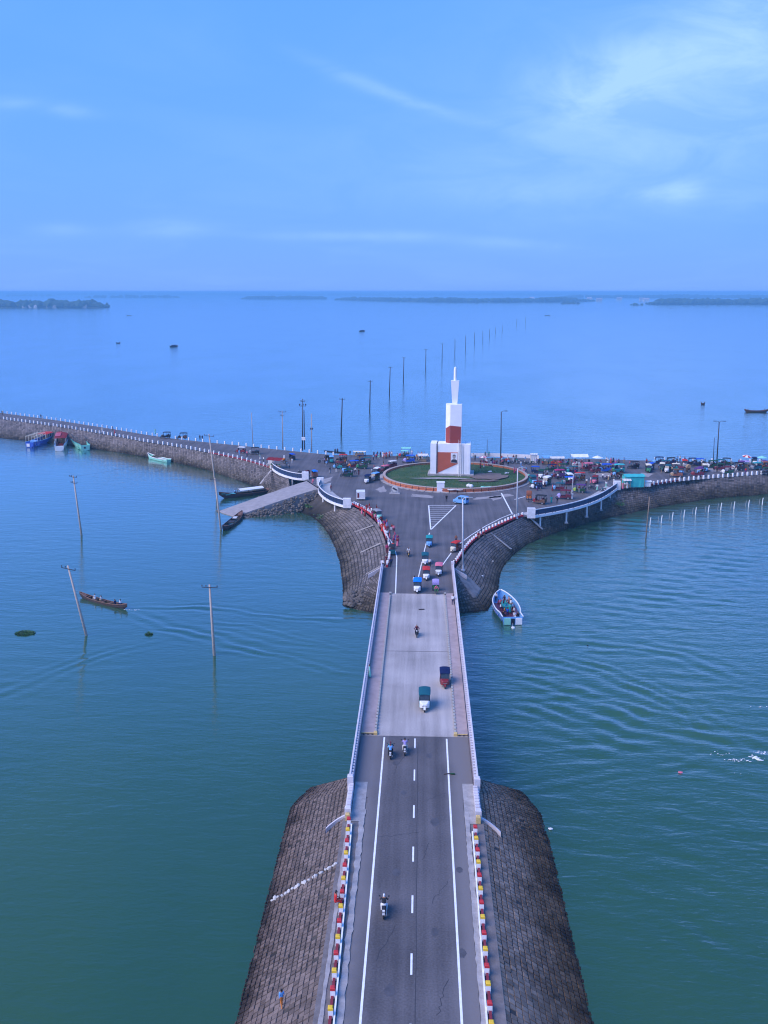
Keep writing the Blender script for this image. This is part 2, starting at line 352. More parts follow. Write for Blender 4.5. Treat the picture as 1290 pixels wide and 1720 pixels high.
# ================================================================== WATER
def make_water():
    x = np.arange(-84, 96.01, .5); y = np.arange(34, 238.01, .5)
    gx, gy = np.meshgrid(x, y); h = np.zeros_like(gx)
    def train(pts, wl, amp, width, n=3):
        """boat wake / swell: a few parallel crests following a line on the water"""
        nonlocal h
        q = smoothline([flat(P(a, b, WZ), 0) for a, b in pts], 2)
        best = np.full(gx.shape, 1e9); sgn = np.zeros_like(gx); par = np.zeros_like(gx); tot = plen(q); run = 0
        for a, b in zip(q, q[1:]):
            d = b - a; l2 = max(d.length_squared, 1e-9)
            t = np.clip(((gx - a.x) * d.x + (gy - a.y) * d.y) / l2, 0, 1)
            ex = gx - a.x - t * d.x; ey = gy - a.y - t * d.y; dd = np.hypot(ex, ey)
            m = dd < best; best[m] = dd[m]; sgn[m] = np.sign(d.x * ey - d.y * ex)[m]; par[m] = (run + t * d.length)[m] / tot
            run += d.length
        s = best * sgn + .5 * np.sin(gx * .31 + gy * .17 + len(pts)) + .35 * np.sin(gx * -.23 + gy * .47 + wl * 9) + .2 * np.sin(gx * .9 - gy * .6)
        fade = np.clip(par / .1, 0, 1) * np.clip((1 - par) / .35, 0, 1)
        fade = fade * (.62 + .38 * np.sin(gx * .43 - gy * .29 + wl * 5) * np.sin(gx * .21 + gy * .37 + len(pts)))
        h += amp * np.cos(2 * math.pi * s / wl) * np.exp(-(s / width) ** 2) * fade
    train([(212, 1018), (330, 1021), (480, 1036), (640, 1046)], 1.9, .11, 1.7)
    train([(214, 1027), (300, 1058), (400, 1090), (520, 1112), (640, 1140)], 1.9, .12, 1.9)
    train([(330, 1050), (430, 1086), (560, 1092), (630, 1096)], 2.0, .06, 2.0)
    train([(330, 1040), (450, 1060), (620, 1100)], 1.8, .06, 1.8)
    train([(-40, 1182), (60, 1140), (160, 1105), (300, 1065)], 2.2, .06, 2.2)
    for a, wl, am, wd in [([(860, 1092), (960, 1118), (1090, 1160), (1180, 1215), (1300, 1280)], 2.3, .075, 3.4), ([(860, 1128), (990, 1165), (1100, 1205), (1230, 1222), (1330, 1225)], 2.4, .075, 3.0),
                      ([(860, 1165), (960, 1172), (1040, 1200), (1120, 1230), (1200, 1236), (1330, 1290)], 2.8, .085, 3.4), ([(880, 1180), (960, 1215), (1060, 1248), (1120, 1250)], 3.0, .085, 3.4),
                      ([(850, 1272), (980, 1268), (1060, 1245), (1140, 1232)], 2.4, .05, 2.4), ([(940, 1080), (1080, 1080), (1200, 1120), (1320, 1170)], 2.4, .05, 3.2),
                      ([(830, 1330), (1000, 1310), (1120, 1290), (1260, 1250)], 2.4, .035, 2.4), ([(920, 1400), (1100, 1440), (1320, 1520)], 2.2, .03, 3.4), ([(1000, 1500), (1150, 1560), (1320, 1640)], 2.6, .035, 3.6)]:
        train(a, wl, am * 1.8, wd)
    rw = np.random.RandomState(4); chop = np.zeros_like(gx)
    for k in range(26):                              # short wind chop, many small waves
        L0 = rw.uniform(1.3, 4.2); th = math.radians(rw.normal(68, 24)); ph = rw.uniform(0, 6.28)
        chop += L0 ** .9 * .0034 * np.sin(2 * math.pi / L0 * (gx * math.cos(th) + gy * math.sin(th)) + ph + .8 * np.sin(gx * .11 + k) + .8 * np.sin(gy * .13 + 2 * k))
    pat = .55 + .45 * np.sin(gx * .09 + 1.3 * np.sin(gy * .06)) * np.sin(gy * .075 + 1.1 * np.sin(gx * .05 + 1))
    h += chop * pat * (.16 + .84 / (1 + np.exp(-(gx - 10) / 4)))
    e = np.minimum(np.minimum(gx - x[0], x[-1] - gx), np.minimum(gy - y[0], y[-1] - gy)); h *= np.clip(e / 4, 0, 1)
    nx, ny = len(x), len(y)
    V = np.stack([gx, gy, h + WZ], -1).reshape(-1, 3)
    idx = np.arange(nx * ny).reshape(ny, nx)
    Q = np.stack([idx[:-1, :-1], idx[:-1, 1:], idx[1:, 1:], idx[1:, :-1]], -1).reshape(-1, 4)
    B = 48000.0; o = len(V); x0, x1, y0, y1 = x[0], x[-1], y[0], y[-1]
    V = np.vstack([V, [(x0, y0, WZ), (x1, y0, WZ), (x1, y1, WZ), (x0, y1, WZ), (-B, -B, WZ), (B, -B, WZ), (B, B, WZ), (-B, B, WZ)]])
    Q = np.vstack([Q, [(o + 4, o + 5, o + 1, o), (o + 5, o + 6, o + 2, o + 1), (o + 6, o + 7, o + 3, o + 2), (o + 7, o + 4, o, o + 3)]])
    me = bpy.data.meshes.new('water')
    me.vertices.add(len(V)); me.vertices.foreach_set('co', V.ravel())
    me.loops.add(Q.size); me.loops.foreach_set('vertex_index', Q.ravel().astype(np.int32))
    me.polygons.add(len(Q)); me.polygons.foreach_set('loop_start', np.arange(0, Q.size, 4, dtype=np.int32)); me.polygons.foreach_set('loop_total', np.full(len(Q), 4, np.int32))
    me.polygons.foreach_set('use_smooth', np.ones(len(Q), bool)); me.update(calc_edges=True); me.validate()
    m, n, l, b = newmat('lake_water')
    g = n.new('ShaderNodeNewGeometry')
    def noise(sx, sy, rot, scale, det, dist=0.0, rough=.5):
        mp = n.new('ShaderNodeMapping'); l.new(g.outputs['Position'], mp.inputs[0]); mp.inputs['Scale'].default_value = (sx, sy, 1); mp.inputs['Rotation'].default_value = (0, 0, R(rot))
        t = n.new('ShaderNodeTexNoise'); l.new(mp.outputs[0], t.inputs[0]); t.inputs['Scale'].default_value = scale; t.inputs['Detail'].default_value = det
        t.inputs['Distortion'].default_value = dist; t.inputs['Roughness'].default_value = rough
        return t.outputs[0]
    def mth(op, a, b_=None, clamp=False):
        q = n.new('ShaderNodeMath'); q.operation = op; q.use_clamp = clamp
        for i, v in enumerate((a, b_)):
            if v is None: continue
            if isinstance(v, (int, float)): q.inputs[i].default_value = v
            else: l.new(v, q.inputs[i])
        return q.outputs[0]
    sp = n.new('ShaderNodeSeparateXYZ'); l.new(g.outputs['Position'], sp.inputs[0])
    body = n.new('ShaderNodeValToRGB'); l.new(noise(1, .7, 20, .018, 5, .4), body.inputs[0])
    ramp(body, (.3, WATER[0]), (.5, WATER[1]), (.7, WATER[2]))
    l.new(body.outputs[0], b.inputs['Base Color'])
    b.inputs['Roughness'].default_value = .6; b.inputs['Specular IOR Level'].default_value = 0.0
    gl = n.new('ShaderNodeBsdfGlossy'); gl.inputs['Roughness'].default_value = .10; gl.inputs['Color'].default_value = (.92, .97, 1, 1)
    lw = n.new('ShaderNodeLayerWeight'); lw.inputs['Blend'].default_value = .5
    fr = n.new('ShaderNodeValToRGB'); l.new(lw.outputs['Facing'], fr.inputs[0])        # reflectance by angle of incidence, rippled water
    ramp(fr, *[(a, (c, c, c)) for a, c in REFL])
    ms = n.new('ShaderNodeMixShader'); l.new(fr.outputs[0], ms.inputs[0]); l.new(b.outputs[0], ms.inputs[1]); l.new(gl.outputs[0], ms.inputs[2])
    l.new(ms.outputs[0], n['Material Output'].inputs['Surface'])
    # wind ripples: stronger on the open side, calmer in the lee of the causeway, in slow patches
    mr = n.new('ShaderNodeMapRange'); mr.interpolation_type = 'SMOOTHSTEP'; l.new(sp.outputs[0], mr.inputs[0]); mr.inputs[1].default_value = -12; mr.inputs[2].default_value = 22; mr.inputs[3].default_value = .5; mr.inputs[4].default_value = 1.0
    my = n.new('ShaderNodeMapRange'); my.interpolation_type = 'SMOOTHSTEP'; l.new(sp.outputs[1], my.inputs[0]); my.inputs[1].default_value = 235; my.inputs[2].default_value = 290; my.inputs[3].default_value = 0; my.inputs[4].default_value = 1.0
    patch = mth('ADD', mth('MULTIPLY', noise(1, .5, 10, .03, 3), 1.5), -.15, True)
    stren = mth('MULTIPLY', mth('MAXIMUM', mr.outputs[0], my.outputs[0]), mth('ADD', mth('MULTIPLY', patch, .8), .25))
    small = noise(.75, 1.9, 14, 1.25, 3, .25, .55); med = noise(.55, 1.7, 20, .38, 2, .3)
    hh = mth('ADD', mth('MULTIPLY', small, .16), mth('MULTIPLY', med, .34))
    bp = n.new('ShaderNodeBump'); bp.inputs['Distance'].default_value = 1.0
    l.new(hh, bp.inputs['Height']); l.new(mth('MULTIPLY', stren, RIPPLE), bp.inputs['Strength']); [l.new(bp.outputs[0], q.inputs['Normal']) for q in (b, gl, lw)]
    tag(link('water', me, m), kind='structure')
WATER = ((.017, .066, .038), (.025, .084, .041), (.038, .099, .040))
RIPPLE = .55
REFL = ((.0, .02), (.37, .03), (.52, .085), (.63, .23), (.75, .47), (.88, .84), (1.0, 1.0))
make_water()
lakebed = build(MB().add([(-48500, -48500, WZ - 3), (48500, -48500, WZ - 3), (48500, 48500, WZ - 3), (-48500, 48500, WZ - 3)], [(0, 1, 2, 3)]), 'lake_bed', mat('lake_bed_mud', (.10, .085, .06), .95))
tag(lakebed, kind='structure')

# ================================================================== GROUND: causeway and plaza outline
Z7 = .7
left_curve = PL([(647, 952), (655, 938), (653, 915), (645, 893), (634, 875), (617, 860), (592, 848)])
rail2 = PL([(583, 851), (567, 847), (552, 841), (541, 833), (534, 824), (538, 815)])
ramp_top = [P(534, 819), P(516, 807)]
rail1 = PL([(513, 805), (498, 804), (484, 801), (470, 796), (459, 789), (456, 784)])
cl_near = [flat(p, 0) for p in PL([(455, 782), (440, 776.5), (400, 766), (350, 756), (290, 744.7), (240, 737.6), (200, 729.5), (100, 713), (0, 700)], Z7)]
cl_far = [flat(p, 0) for p in PL([(0, 690), (100, 703), (200, 718.5), (240, 725.5), (290, 732.6), (350, 739), (400, 743.7), (440, 748), (480, 752), (520, 756), (560, 760)], Z7)]
def extend(a, b, d): return b + (b - a).normalized() * d
ext_n = extend(cl_near[-2], cl_near[-1], 90); ext_f = extend(cl_far[1], cl_far[0], 90)
far_edge = PL([(620, 764), (700, 767), (760, 768), (840, 769), (900, 770), (1000, 771), (1100, 774), (1200, 776), (1290, 777)])
cr_near = [flat(p, 0) for p in PL([(1290, 791), (1200, 798), (1140, 803), (1100, 809), (1078, 813)], Z7)]
ext_r1 = extend(far_edge[-2], far_edge[-1], 90); ext_r2 = extend(cr_near[1], cr_near[0], 90)
rail3 = PL([(1036, 821), (1018, 834), (998, 844), (970, 853), (935, 861), (892, 868)])
right_curve = PL([(878, 868), (868, 870), (840, 883), (810, 897), (790, 913), (775, 932), (766, 946)])
XL, XR = -5.7, 5.0
outline = [Vector((XL, 127.3, 0)), Vector((XL, 139, 0))] + left_curve[1:] + rail2 + ramp_top + rail1 + cl_near + [ext_n, ext_f] + cl_far + far_edge + [ext_r1, ext_r2] + cr_near + rail3 + right_curve + [Vector((XR, 139, 0)), Vector((XR, 127.3, 0))]
plaza = MB().add([flat(p, 0) for p in outline], [tuple(range(len(outline)))[::-1]])
tag(build(plaza, 'plaza_road', asph2), kind='structure')
# worn pale patches of spilled sand and dust on the plaza (thin sheets)
sandm = mat('dust_patch', (.30, .27, .25), .95, .3, 1.2)
def patch(pts, name='dust_patch', m=sandm, z=.008):
    q = [flat(p, z) for p in PL(pts)]
    c = sum(q, Vector()) / len(q); qq = []
    for i in range(len(q) * 4):
        a = q[i // 4].lerp(q[(i // 4 + 1) % len(q)], (i % 4) / 4); qq.append(c + (a - c) * random.uniform(.72, 1.08))
    qq = [flat(v, z) for v in qq]
    return tag(build(MB().add(qq, [tuple(range(len(qq)))]), name, m), kind='structure')
for pts in [[(628, 822), (645, 815), (652, 826), (640, 828)], [(612, 800), (640, 797), (645, 803), (620, 806)], [(532, 806), (560, 800), (556, 808), (540, 814)], [(820, 835), (842, 832), (845, 837), (828, 841)],
            [(690, 829), (730, 833), (728, 837), (688, 834)], [(790, 836), (830, 833), (860, 828), (862, 833), (800, 840)], [(990, 795), (1010, 790), (1050, 800), (1010, 802)], [(1180, 787), (1230, 785), (1240, 791), (1190, 793)],
            [(1075, 793), (1100, 796), (1090, 802), (1070, 799)]]:
    patch(pts)

# ------------------------------------------------------------------ near road on its embankment
ROADX0, ROADX1 = -4.15, 3.75
def sheet(x0, x1, y0, y1, z): return MB().add([(x0, y0, z), (x1, y0, z), (x1, y1, z), (x0, y1, z)], [(0, 1, 2, 3)])
base_top = MB().add([(-5.95, -30, -.03), (5.25, -30, -.03), (5.25, 83.2, -.03), (-5.95, 83.2, -.03)], [(0, 1, 2, 3)])
tag(build(base_top, 'road_shoulder', mat('shoulder_soil', (.17, .15, .14), .95, .35, 1.1, .3, 9)), kind='structure')
tag(build(sheet(ROADX0, ROADX1, -30, 72, 0), 'road', asph), kind='structure')
tag(build(sheet(XL + .3, XR - .3, 72, 83.3, 0.001), 'road_bridge_approach', asph), kind='structure')
edge = mat('edge_strip_concrete', (.33, .31, .295), .9, .3, 1.4, .3, 9)
def ragged_strip(x0, x1, y0, y1, z, amp):
    mb = MB(); n = int((y1 - y0) / .5); vs_ = []
    for i in range(n + 1):
        y = y0 + (y1 - y0) * i / n
        vs_ += [(x0 + random.uniform(-amp, amp), y, z), (x1 + random.uniform(-amp, amp), y, z), (x1 + .01, y, z - .15), (x0 - .01, y, z - .15)]
    fs = []
    for i in range(n):
        a = i * 4; b_ = a + 4
        fs += [(a, a + 1, b_ + 1, b_), (a + 1, a + 2, b_ + 2, b_ + 1), (a + 3, a, b_, b_ + 3)]
    return mb.add(vs_, fs)
tag(build(ragged_strip(-4.62, -4.22, -30, 70, .035, .07), 'road_edge_strip', edge), kind='structure')
tag(build(ragged_strip(3.78, 4.14, -30, 70, .035, .05), 'road_edge_strip', edge), kind='structure')
tag(build(ragged_strip(-5.62, -5.38, -30, 68, .02, .04), 'slope_top_beam', edge), kind='structure')
for (x0, x1) in ((-5.35, -4.3), (3.8, 4.75)):
    tag(build(sheet(x0, x1, 68.2, 74.5, .02), 'concrete_apron', edge), kind='structure')
paintm = mat('road_paint', (.80, .80, .78), .7, .14, 2.2)
def line(name, pts, wd, z=.006, m=paintm):
    pts = [Vector(p) for p in pts]; L_, R_ = [], []
    for i, p in enumerate(pts):
        t = (pts[min(i + 1, len(pts) - 1)] - pts[max(i - 1, 0)]); t.z = 0; t.normalize(); nn = Vector((-t.y, t.x, 0)) * wd / 2
        L_.append(flat(p + nn, z)); R_.append(flat(p - nn, z))
    n = len(pts)
    return tag(build(MB().add(L_ + R_, [(i, n + i, n + i + 1, i + 1) for i in range(n - 1)]), name, m), kind='structure')
tar = mat('tar_seal', (.045, .042, .044), .7, .3, 3)
line('tar_seam', [(-.02 + .02 * math.sin(k), -30 + k * 1.6, 0) for k in range(71)], .05, .003, tar)
for (x0, y0, x1, y1, wq) in [(-2.6, 52, -1.4, 55.5, .05), (1.0, 58, 2.2, 60.5, .04), (-3.0, 66, .0, 66.8, .05), (.6, 71.5, 2.4, 73, .04), (-2.2, 76, -1.2, 79.5, .04), (1.3, 47.5, 1.9, 50.5, .05), (.4, 63, .9, 65.5, .04)]:
    line('tar_crack', [(x0 + (x1 - x0) * t / 9 + random.uniform(-.12, .12), y0 + (y1 - y0) * t / 9 + random.uniform(-.12, .12), 0) for t in range(10)], wq, .003, tar)
oil = mat('oil_stain', (.080, .073, .074), .6, .3, 2)
for (x, y, r) in [(-1.6, 49.5, .35), (1.2, 55, .28), (-1.5, 61.5, .3), (1.4, 68.4, .4), (-1.2, 72.8, .25), (-2.0, 78, .3), (1.0, 79.5, .3), (3.1, 62, .25), (2.9, 53, .3)]:
    q = [(x + r * random.uniform(.75, 1.1) * math.cos(a * .1571), y + 1.6 * r * random.uniform(.75, 1.1) * math.sin(a * .1571), .004) for a in range(40)]; tag(build(MB().add(q, [tuple(range(40))]), 'oil_stain', oil), kind='structure')
line('edge_line_marking', [(-3.2, -30, 0), (-3.2, 83.0, 0)], .15)
line('edge_line_marking', [(2.62, -30, 0), (2.68, 82.9, 0)], .15)
for k in range(-8, 6):
    y = 50.9 + 6 * k; line('lane_dash_marking', [(-.3, y, 0), (-.3, y + 1.95, 0)], .13)
line('edge_line_marking', [P(x, y) for x, y in [(664.3, 997), (665.5, 965), (666.5, 936), (664, 926), (659, 913), (650, 898), (640, 882)]], .16, .01)
line('edge_line_marking', [P(x, y) for x, y in [(738, 955), (744, 948), (757, 930), (771, 914), (791, 899), (815, 884), (840, 871), (862, 862)]], .16, .01)
line('centre_line_marking', [P(x, y) for x, y in [(700, 982), (705, 960), (709, 942)]], .14, .01)
line('centre_line_marking', [P(x, y) for x, y in [(711.5, 930), (716, 912)]], .14, .01)
line('centre_line_marking', [P(x, y) for x, y in [(719.5, 901), (721.5, 895)]], .14, .01)
A_, B_, T_ = P(720, 849), P(766, 849), P(723.5, 890)
for a, b in ((A_, B_), (B_, T_), (T_, A_)): line('island_outline_marking', [a, b], .22, .01)
for k in range(1, 11):
    t = k / 11.5; line('island_hatch_marking', [A_.lerp(T_, t), B_.lerp(T_, t)], .13, .013)
line('stop_line_marking', [P(842, 828), P(861, 864)], .25, .01)
line('stop_line_marking', [P(864, 839), P(882, 834)], .22, .01)

# ------------------------------------------------------------------ revetment slopes
def strip_cells(ctrl, step, rows, tmax=1.0):
    """ctrl: [(top, waterline)] pairs; yields the four corners of each cell"""
    cells = []
    for (t0, b0), (t1, b1) in zip(ctrl, ctrl[1:]):
        n = max(1, round(max((b1 - b0).length, (t1 - t0).length) / step))
        for i in range(n):
            a, b = i / n, (i + 1) / n
            ta, tb, ba, bb = t0.lerp(t1, a), t0.lerp(t1, b), b0.lerp(b1, a), b0.lerp(b1, b)
            for j in range(rows):
                u, v = tmax * j / rows, tmax * (j + 1) / rows
                cells.append((ta.lerp(ba, u), tb.lerp(bb, u), tb.lerp(bb, v), ta.lerp(ba, v)))
    return cells
def slope_base(name, ctrl, m, over=1.45, sub=6, jit=0.0):
    mb = MB(); pts = []
    for (t0, b0), (t1, b1) in zip(ctrl, ctrl[1:]):
        n = max(1, int((b1 - b0).length / 3))
        for i in range(n): pts.append((t0.lerp(t1, i / n), b0.lerp(b1, i / n)))
    pts.append(ctrl[-1]); k = sub + 1; vs_ = []
    for t, b in pts:
        for j in range(k):
            p = t.lerp(b, over * j / sub); vs_.append(p + Vector((0, 0, random.uniform(-jit, jit) if 0 < j else 0)))
    fs = [(i * k + j, i * k + j + 1, (i + 1) * k + j + 1, (i + 1) * k + j) for i in range(len(pts) - 1) for j in range(sub)]
    o = build(mb.add(vs_, fs), name, m)
    up = sum(f.normal.z for f in o.data.polygons)
    if up < 0: o.data.flip_normals()
    return tag(o, kind='structure')
def block_verts(c, gap=.035, h=.07, rd=random):
    cen = sum(c, Vector()) / 4; nrm = (c[1] - c[0]).cross(c[3] - c[0]); nrm.normalize()
    if nrm.z < 0: nrm = -nrm
    hh = h * rd.uniform(.55, 1.35); tl = [rd.uniform(-.025, .025) for _ in range(4)]
    s = (c[1] - c[0]).length; k = 1 - gap / max(s, .1) * 2; k2 = k - .09
    lo = [cen + (p - cen) * k - nrm * .02 for p in c]; hi = [cen + (p - cen) * k2 + nrm * (hh + t) for p, t in zip(c, tl)]
    return lo + hi
BF = [(4, 5, 6, 7), (0, 1, 5, 4), (1, 2, 6, 5), (2, 3, 7, 6), (3, 0, 4, 7)]
def blocks(name, ctrl, step, rows, m, parent, single=None, tmax=1.06, drop=.012, gap=.035, h=.07):
    rest = MB(); singles = []
    for c in strip_cells(ctrl, step, rows, tmax):
        if random.random() < drop: continue
        cen = sum(c, Vector()) / 4
        if single and single(cen): singles.append((c, cen)); continue
        rest.add(block_verts(c, gap, h), BF)
    o = build(rest, name + 's', m, parent); tag(o, kind='stuff')
    if singles:
        proto = MB(); proto.add([(-.46, -.46, -.02), (.46, -.46, -.02), (.46, .46, -.02), (-.46, .46, -.02), (-.42, -.42, 1), (.42, -.42, 1), (.42, .42, 1), (-.42, .42, 1)], BF)
        me = recalc(proto.mesh(name)); me.materials.append(m)
        for c, cen in singles:
            ex = (c[1] + c[2] - c[0] - c[3]) / 2; ey = (c[3] + c[2] - c[0] - c[1]) / 2; nz = ex.cross(ey).normalized()
            if nz.z < 0: ex, ey = -ex, ey; nz = ex.cross(ey).normalized()
            tw = Matrix.Rotation(random.uniform(-.05, .05), 3, nz)
            hgt = h * random.uniform(.55, 1.4) + random.uniform(0, .012)
            M = Matrix((tw @ ex, tw @ ey, (nz + Vector((random.uniform(-.06, .06), random.uniform(-.06, .06), 0))) * hgt)).transposed().to_4x4(); M.translation = cen
            b = bpy.data.objects.new(name, me); C.objects.link(b); b.parent = parent; b.matrix_world = M
V3 = Vector
near_ctrl = [((-5.85, -30), (-11.35, -30)), ((-5.85, 50), (-11.3, 50)), ((-5.85, 70), (-11.35, 71)), ((-5.85, 73.5), (-11.3, 77)), ((-5.6, 75.4), (-10.0, 80.4)), ((-4.6, 76.3), (-6.6, 82.3)), ((0, 76.5), (0, 82.8)),
             ((4.0, 76.3), (5.9, 82.4)), ((4.9, 75.4), (9.6, 80.5)), ((5.15, 73.5), (10.8, 77)), ((5.15, 70), (11.05, 71)), ((5.15, 50), (11.1, 50)), ((5.15, -30), (11.15, -30))]
near_ctrl = [(V3((*t, -.1)), V3((*b, WZ))) for t, b in near_ctrl]
emb = slope_base('near_embankment', near_ctrl, joint)
emb_l = near_ctrl[:7]; emb_r = near_ctrl[6:]
def seen_near(c): return 44.5 < c.y < 52.2
blocks('concrete_block', [near_ctrl[0]] + near_ctrl[1:7], .42, 16, blk_left, emb, lambda c: seen_near(c) and c.z > WZ - .1)
blocks('concrete_block', near_ctrl[6:], .42, 16, blk_right, emb, lambda c: seen_near(c) and c.z > WZ - .1)
# row of pale stones down the left slope
palestone = mat('pale_stone', (.50, .49, .46), .9, .2, 3, .3, 8)
sme = []
for k in range(3):
    sme.append(recalc(MB().blob((0, 0, 0), (.2, .16, .13), seed=k, jit=.2, sub=1).mesh('pale_stone')))
a, b = P(565, 1456, -.3), P(457, 1512, -3.55)
for k in range(20):
    p = a.lerp(b, k / 19); fr = (p.x + 5.85) / (-5.5); z = -.1 + (WZ + .1) * fr + .1
    o = link('pale_stone', sme[k % 3], palestone, emb, (p.x + random.uniform(-.06, .06), p.y + random.uniform(-.08, .08), z)); o.rotation_euler = (random.random(), random.random(), random.random() * 6); s = random.uniform(.7, 1.2); o.scale = (s, s, s)

# plaza slopes either side of the bridge (head of the bay), causeway slopes
def ofs(pts, d): return [p + Vector((d[0], d[1], 0)) for p in pts]
wl = lambda lst: [P(x, y, WZ) for x, y in lst]
top_l = [V3((-2.0, 134.5, -.3)), V3((-5.9, 136.5, -.1)), V3((-5.9, 139.5, -.1)), P(652, 938), P(650, 915), P(642, 893), P(631, 876), P(614, 861), P(592, 850), P(588, 845), P(572, 838), P(560, 832), P(552, 825), P(545, 820)]
bot_l = wl([(655, 1032), (624, 1029), (577, 1018), (577, 985), (572, 945), (563, 918), (553, 898), (543, 884), (533, 874), (527, 870), (520, 866), (512, 863), (505, 861), (498, 859)])
ctrl_l = [(flat(t, -.1), b) for t, b in zip(top_l, bot_l)]
bay_l = slope_base('bay_embankment', ctrl_l, joint)
blocks('concrete_block', ctrl_l[:10], .55, 15, blk_far, bay_l, gap=.045)
top_r = [V3((-2.0, 134.5, -.3)), V3((5.2, 136.5, -.1)), V3((5.2, 139.5, -.1)), P(770, 946), P(778, 933), P(793, 914), P(813, 898), P(842, 885), P(868, 872), P(884, 864), P(925, 855), P(962, 846), P(990, 836), P(1015, 825), P(1040, 818), P(1078, 815), P(1100, 811), P(1150, 804)]
bot_r = wl([(700, 1032), (776, 1030), (818, 1026), (832, 1003), (837, 985), (839, 965), (846, 950), (862, 932), (884, 915), (900, 908), (930, 896), (962, 886), (992, 877), (1022, 870), (1050, 864), (1080, 857), (1110, 851), (1160, 843)])
ctrl_r = [(flat(t, -.1), b) for t, b in zip(top_r, bot_r)]
bay_r = slope_base('bay_embankment', ctrl_r, joint)
blocks('concrete_block', ctrl_r[:10], .55, 15, blk_far, bay_r, gap=.045)
blocks('concrete_block', ctrl_r[9:], .7, 13, bankm, bay_r, gap=.04, drop=.06, h=.09)
# left causeway
bl = wl([(458, 838), (440, 822), (400, 807), (350, 790), (290, 776), (240, 767), (200, 760), (100, 746), (0, 736)])
tl = [p + V3((0, 0, -.1)) for p in cl_near]
cc = [(flat(rail1[2], -.1), P(492, 846, WZ)), (flat(rail1[-1], -.1), P(470, 843, WZ))] + list(zip(tl, bl)) + [(flat(ext_n, -.1), extend(bl[-2], bl[-1], 90))]
cw_l = slope_base('causeway_embankment', cc, joint, jit=.08)
blocks('concrete_block', cc, .8, 14, blk_far, cw_l, gap=.04, drop=.05, h=.08)
cf = [(flat(p, -.1), flat(p + V3((4.2, 5.2, 0)), WZ)) for p in [ext_f] + cl_far] + [(flat(p, -.1), flat(p + V3((.3, 6.5, 0)), WZ)) for p in far_edge + [ext_r1]]
slope_base('causeway_embankment', cf, bankm, jit=.1)
brr = wl([(1160, 843), (1200, 837), (1290, 830)])
tr = [flat(P(1150, 804), -.1), flat(cr_near[1], -.1) , flat(cr_near[0], -.1)]
cr = list(zip(tr, brr)) + [(flat(ext_r2, -.1), extend(brr[-2], brr[-1], 90))]
cw_r = slope_base('causeway_embankment', cr, joint, jit=.08)
blocks('concrete_block', cr, .8, 14, bankm, cw_r, gap=.04, drop=.05, h=.08)
# concrete chute strips and riprap on the slopes
def on_slope(name, a, b, wd, m, th=.12):
    a = Vector(a); b = Vector(b); d = (b - a).normalized(); s = d.cross(V3((0, 0, 1))).normalized() * wd / 2; u = s.cross(d).normalized()
    if u.z < 0: u = -u
    n = 6; vs_ = []
    for i in range(n + 1):
        p = a.lerp(b, i / n) + u * th
        vs_ += [p - s * random.uniform(.85, 1.1), p + s * random.uniform(.85, 1.1), p + s * 1.15 - u * th * 1.4, p - s * 1.15 - u * th * 1.4]
    fs = []
    for i in range(n):
        q, r_ = i * 4, i * 4 + 4
        fs += [(q, q + 1, r_ + 1, r_), (q + 1, q + 2, r_ + 2, r_ + 1), (q + 3, q, r_, r_ + 3)]
    fs += [(0, 1, 2, 3), (n * 4, n * 4 + 1, n * 4 + 2, n * 4 + 3)]
    return tag(build(MB().add(vs_, fs), name, m), kind='structure')
def chute(ctrl, s0, s1, t0, t1, up=.17, m=edge, n=14, k=8):
    def at(s, t):
        i = min(len(ctrl) - 2, int(s)); f = s - i; return ctrl[i][0].lerp(ctrl[i + 1][0], f).lerp(ctrl[i][1].lerp(ctrl[i + 1][1], f), t)
    vs_ = []
    for i in range(n + 1):
        for j in range(k + 1):
            s = s0 + (s1 - s0) * j / k; t = t0 + (t1 - t0) * i / n
            if j in (0, k): s += random.uniform(-.04, .04) + .12 * (i / n) * (1 if j else -1)
            vs_.append(at(s, t) + V3((0, 0, up if 0 < j < k and i < n else -.1)))
    tag(build(MB().add(vs_, [(i * (k + 1) + j, i * (k + 1) + j + 1, (i + 1) * (k + 1) + j + 1, (i + 1) * (k + 1) + j) for i in range(n) for j in range(k)]), 'concrete_chute', m), kind='structure')
chute(ctrl_r, 1.75, 2.75, 0.02, .72, .15, mat('chute_silty_concrete', (.20, .18, .165), .9, .45, .7, .3, 7))
on_slope('concrete_chute', P(888, 868, -.25), P(910, 888, -2.6), 1.2, edge, .2)
on_slope('concrete_chute', P(824, 895, -.2), P(858, 922, -2.8), .3, edge, .1)
on_slope('concrete_chute', P(456, 790, -.2), P(437, 813, -3.2), .6, edge, .1)
on_slope('concrete_chute', P(645, 948, -.1), P(615, 965, -2.0), .35, edge, .12)
on_slope('concrete_chute', P(640, 912, -.1), P(606, 928, -2.2), .35, edge, .12)
on_slope('concrete_chute', P(628, 882, -.1), P(588, 897, -2.6), .35, edge, .12)
for k in range(4): on_slope('concrete_chute', P(561 + k * 8, 843 + k * 5, -1.2), P(545 + k * 9, 856 + k * 6, -3.0), .7, edge, .3)
rip = MB(); rd = random.Random(3)
def riprap(a, b, wd, n, zlo, zhi, smin=.25, smax=.6):
    for _ in range(n):
        t = rd.random(); v = rd.random(); p = Vector(a).lerp(Vector(b), t) + Vector(wd) * v; p.z = zhi + (zlo - zhi) * v + rd.uniform(-.1, .1)
        s = rd.uniform(smin, smax); rip.blob(p, (s, s * rd.uniform(.7, 1), s * .7), seed=rd.randint(0, 999), jit=.22)
stonemat_dark = 1
riprap(P(578, 1018, -3.6), P(634, 1008, -3.0), (0, 3.0, 0), 160, -2.2, -3.6)

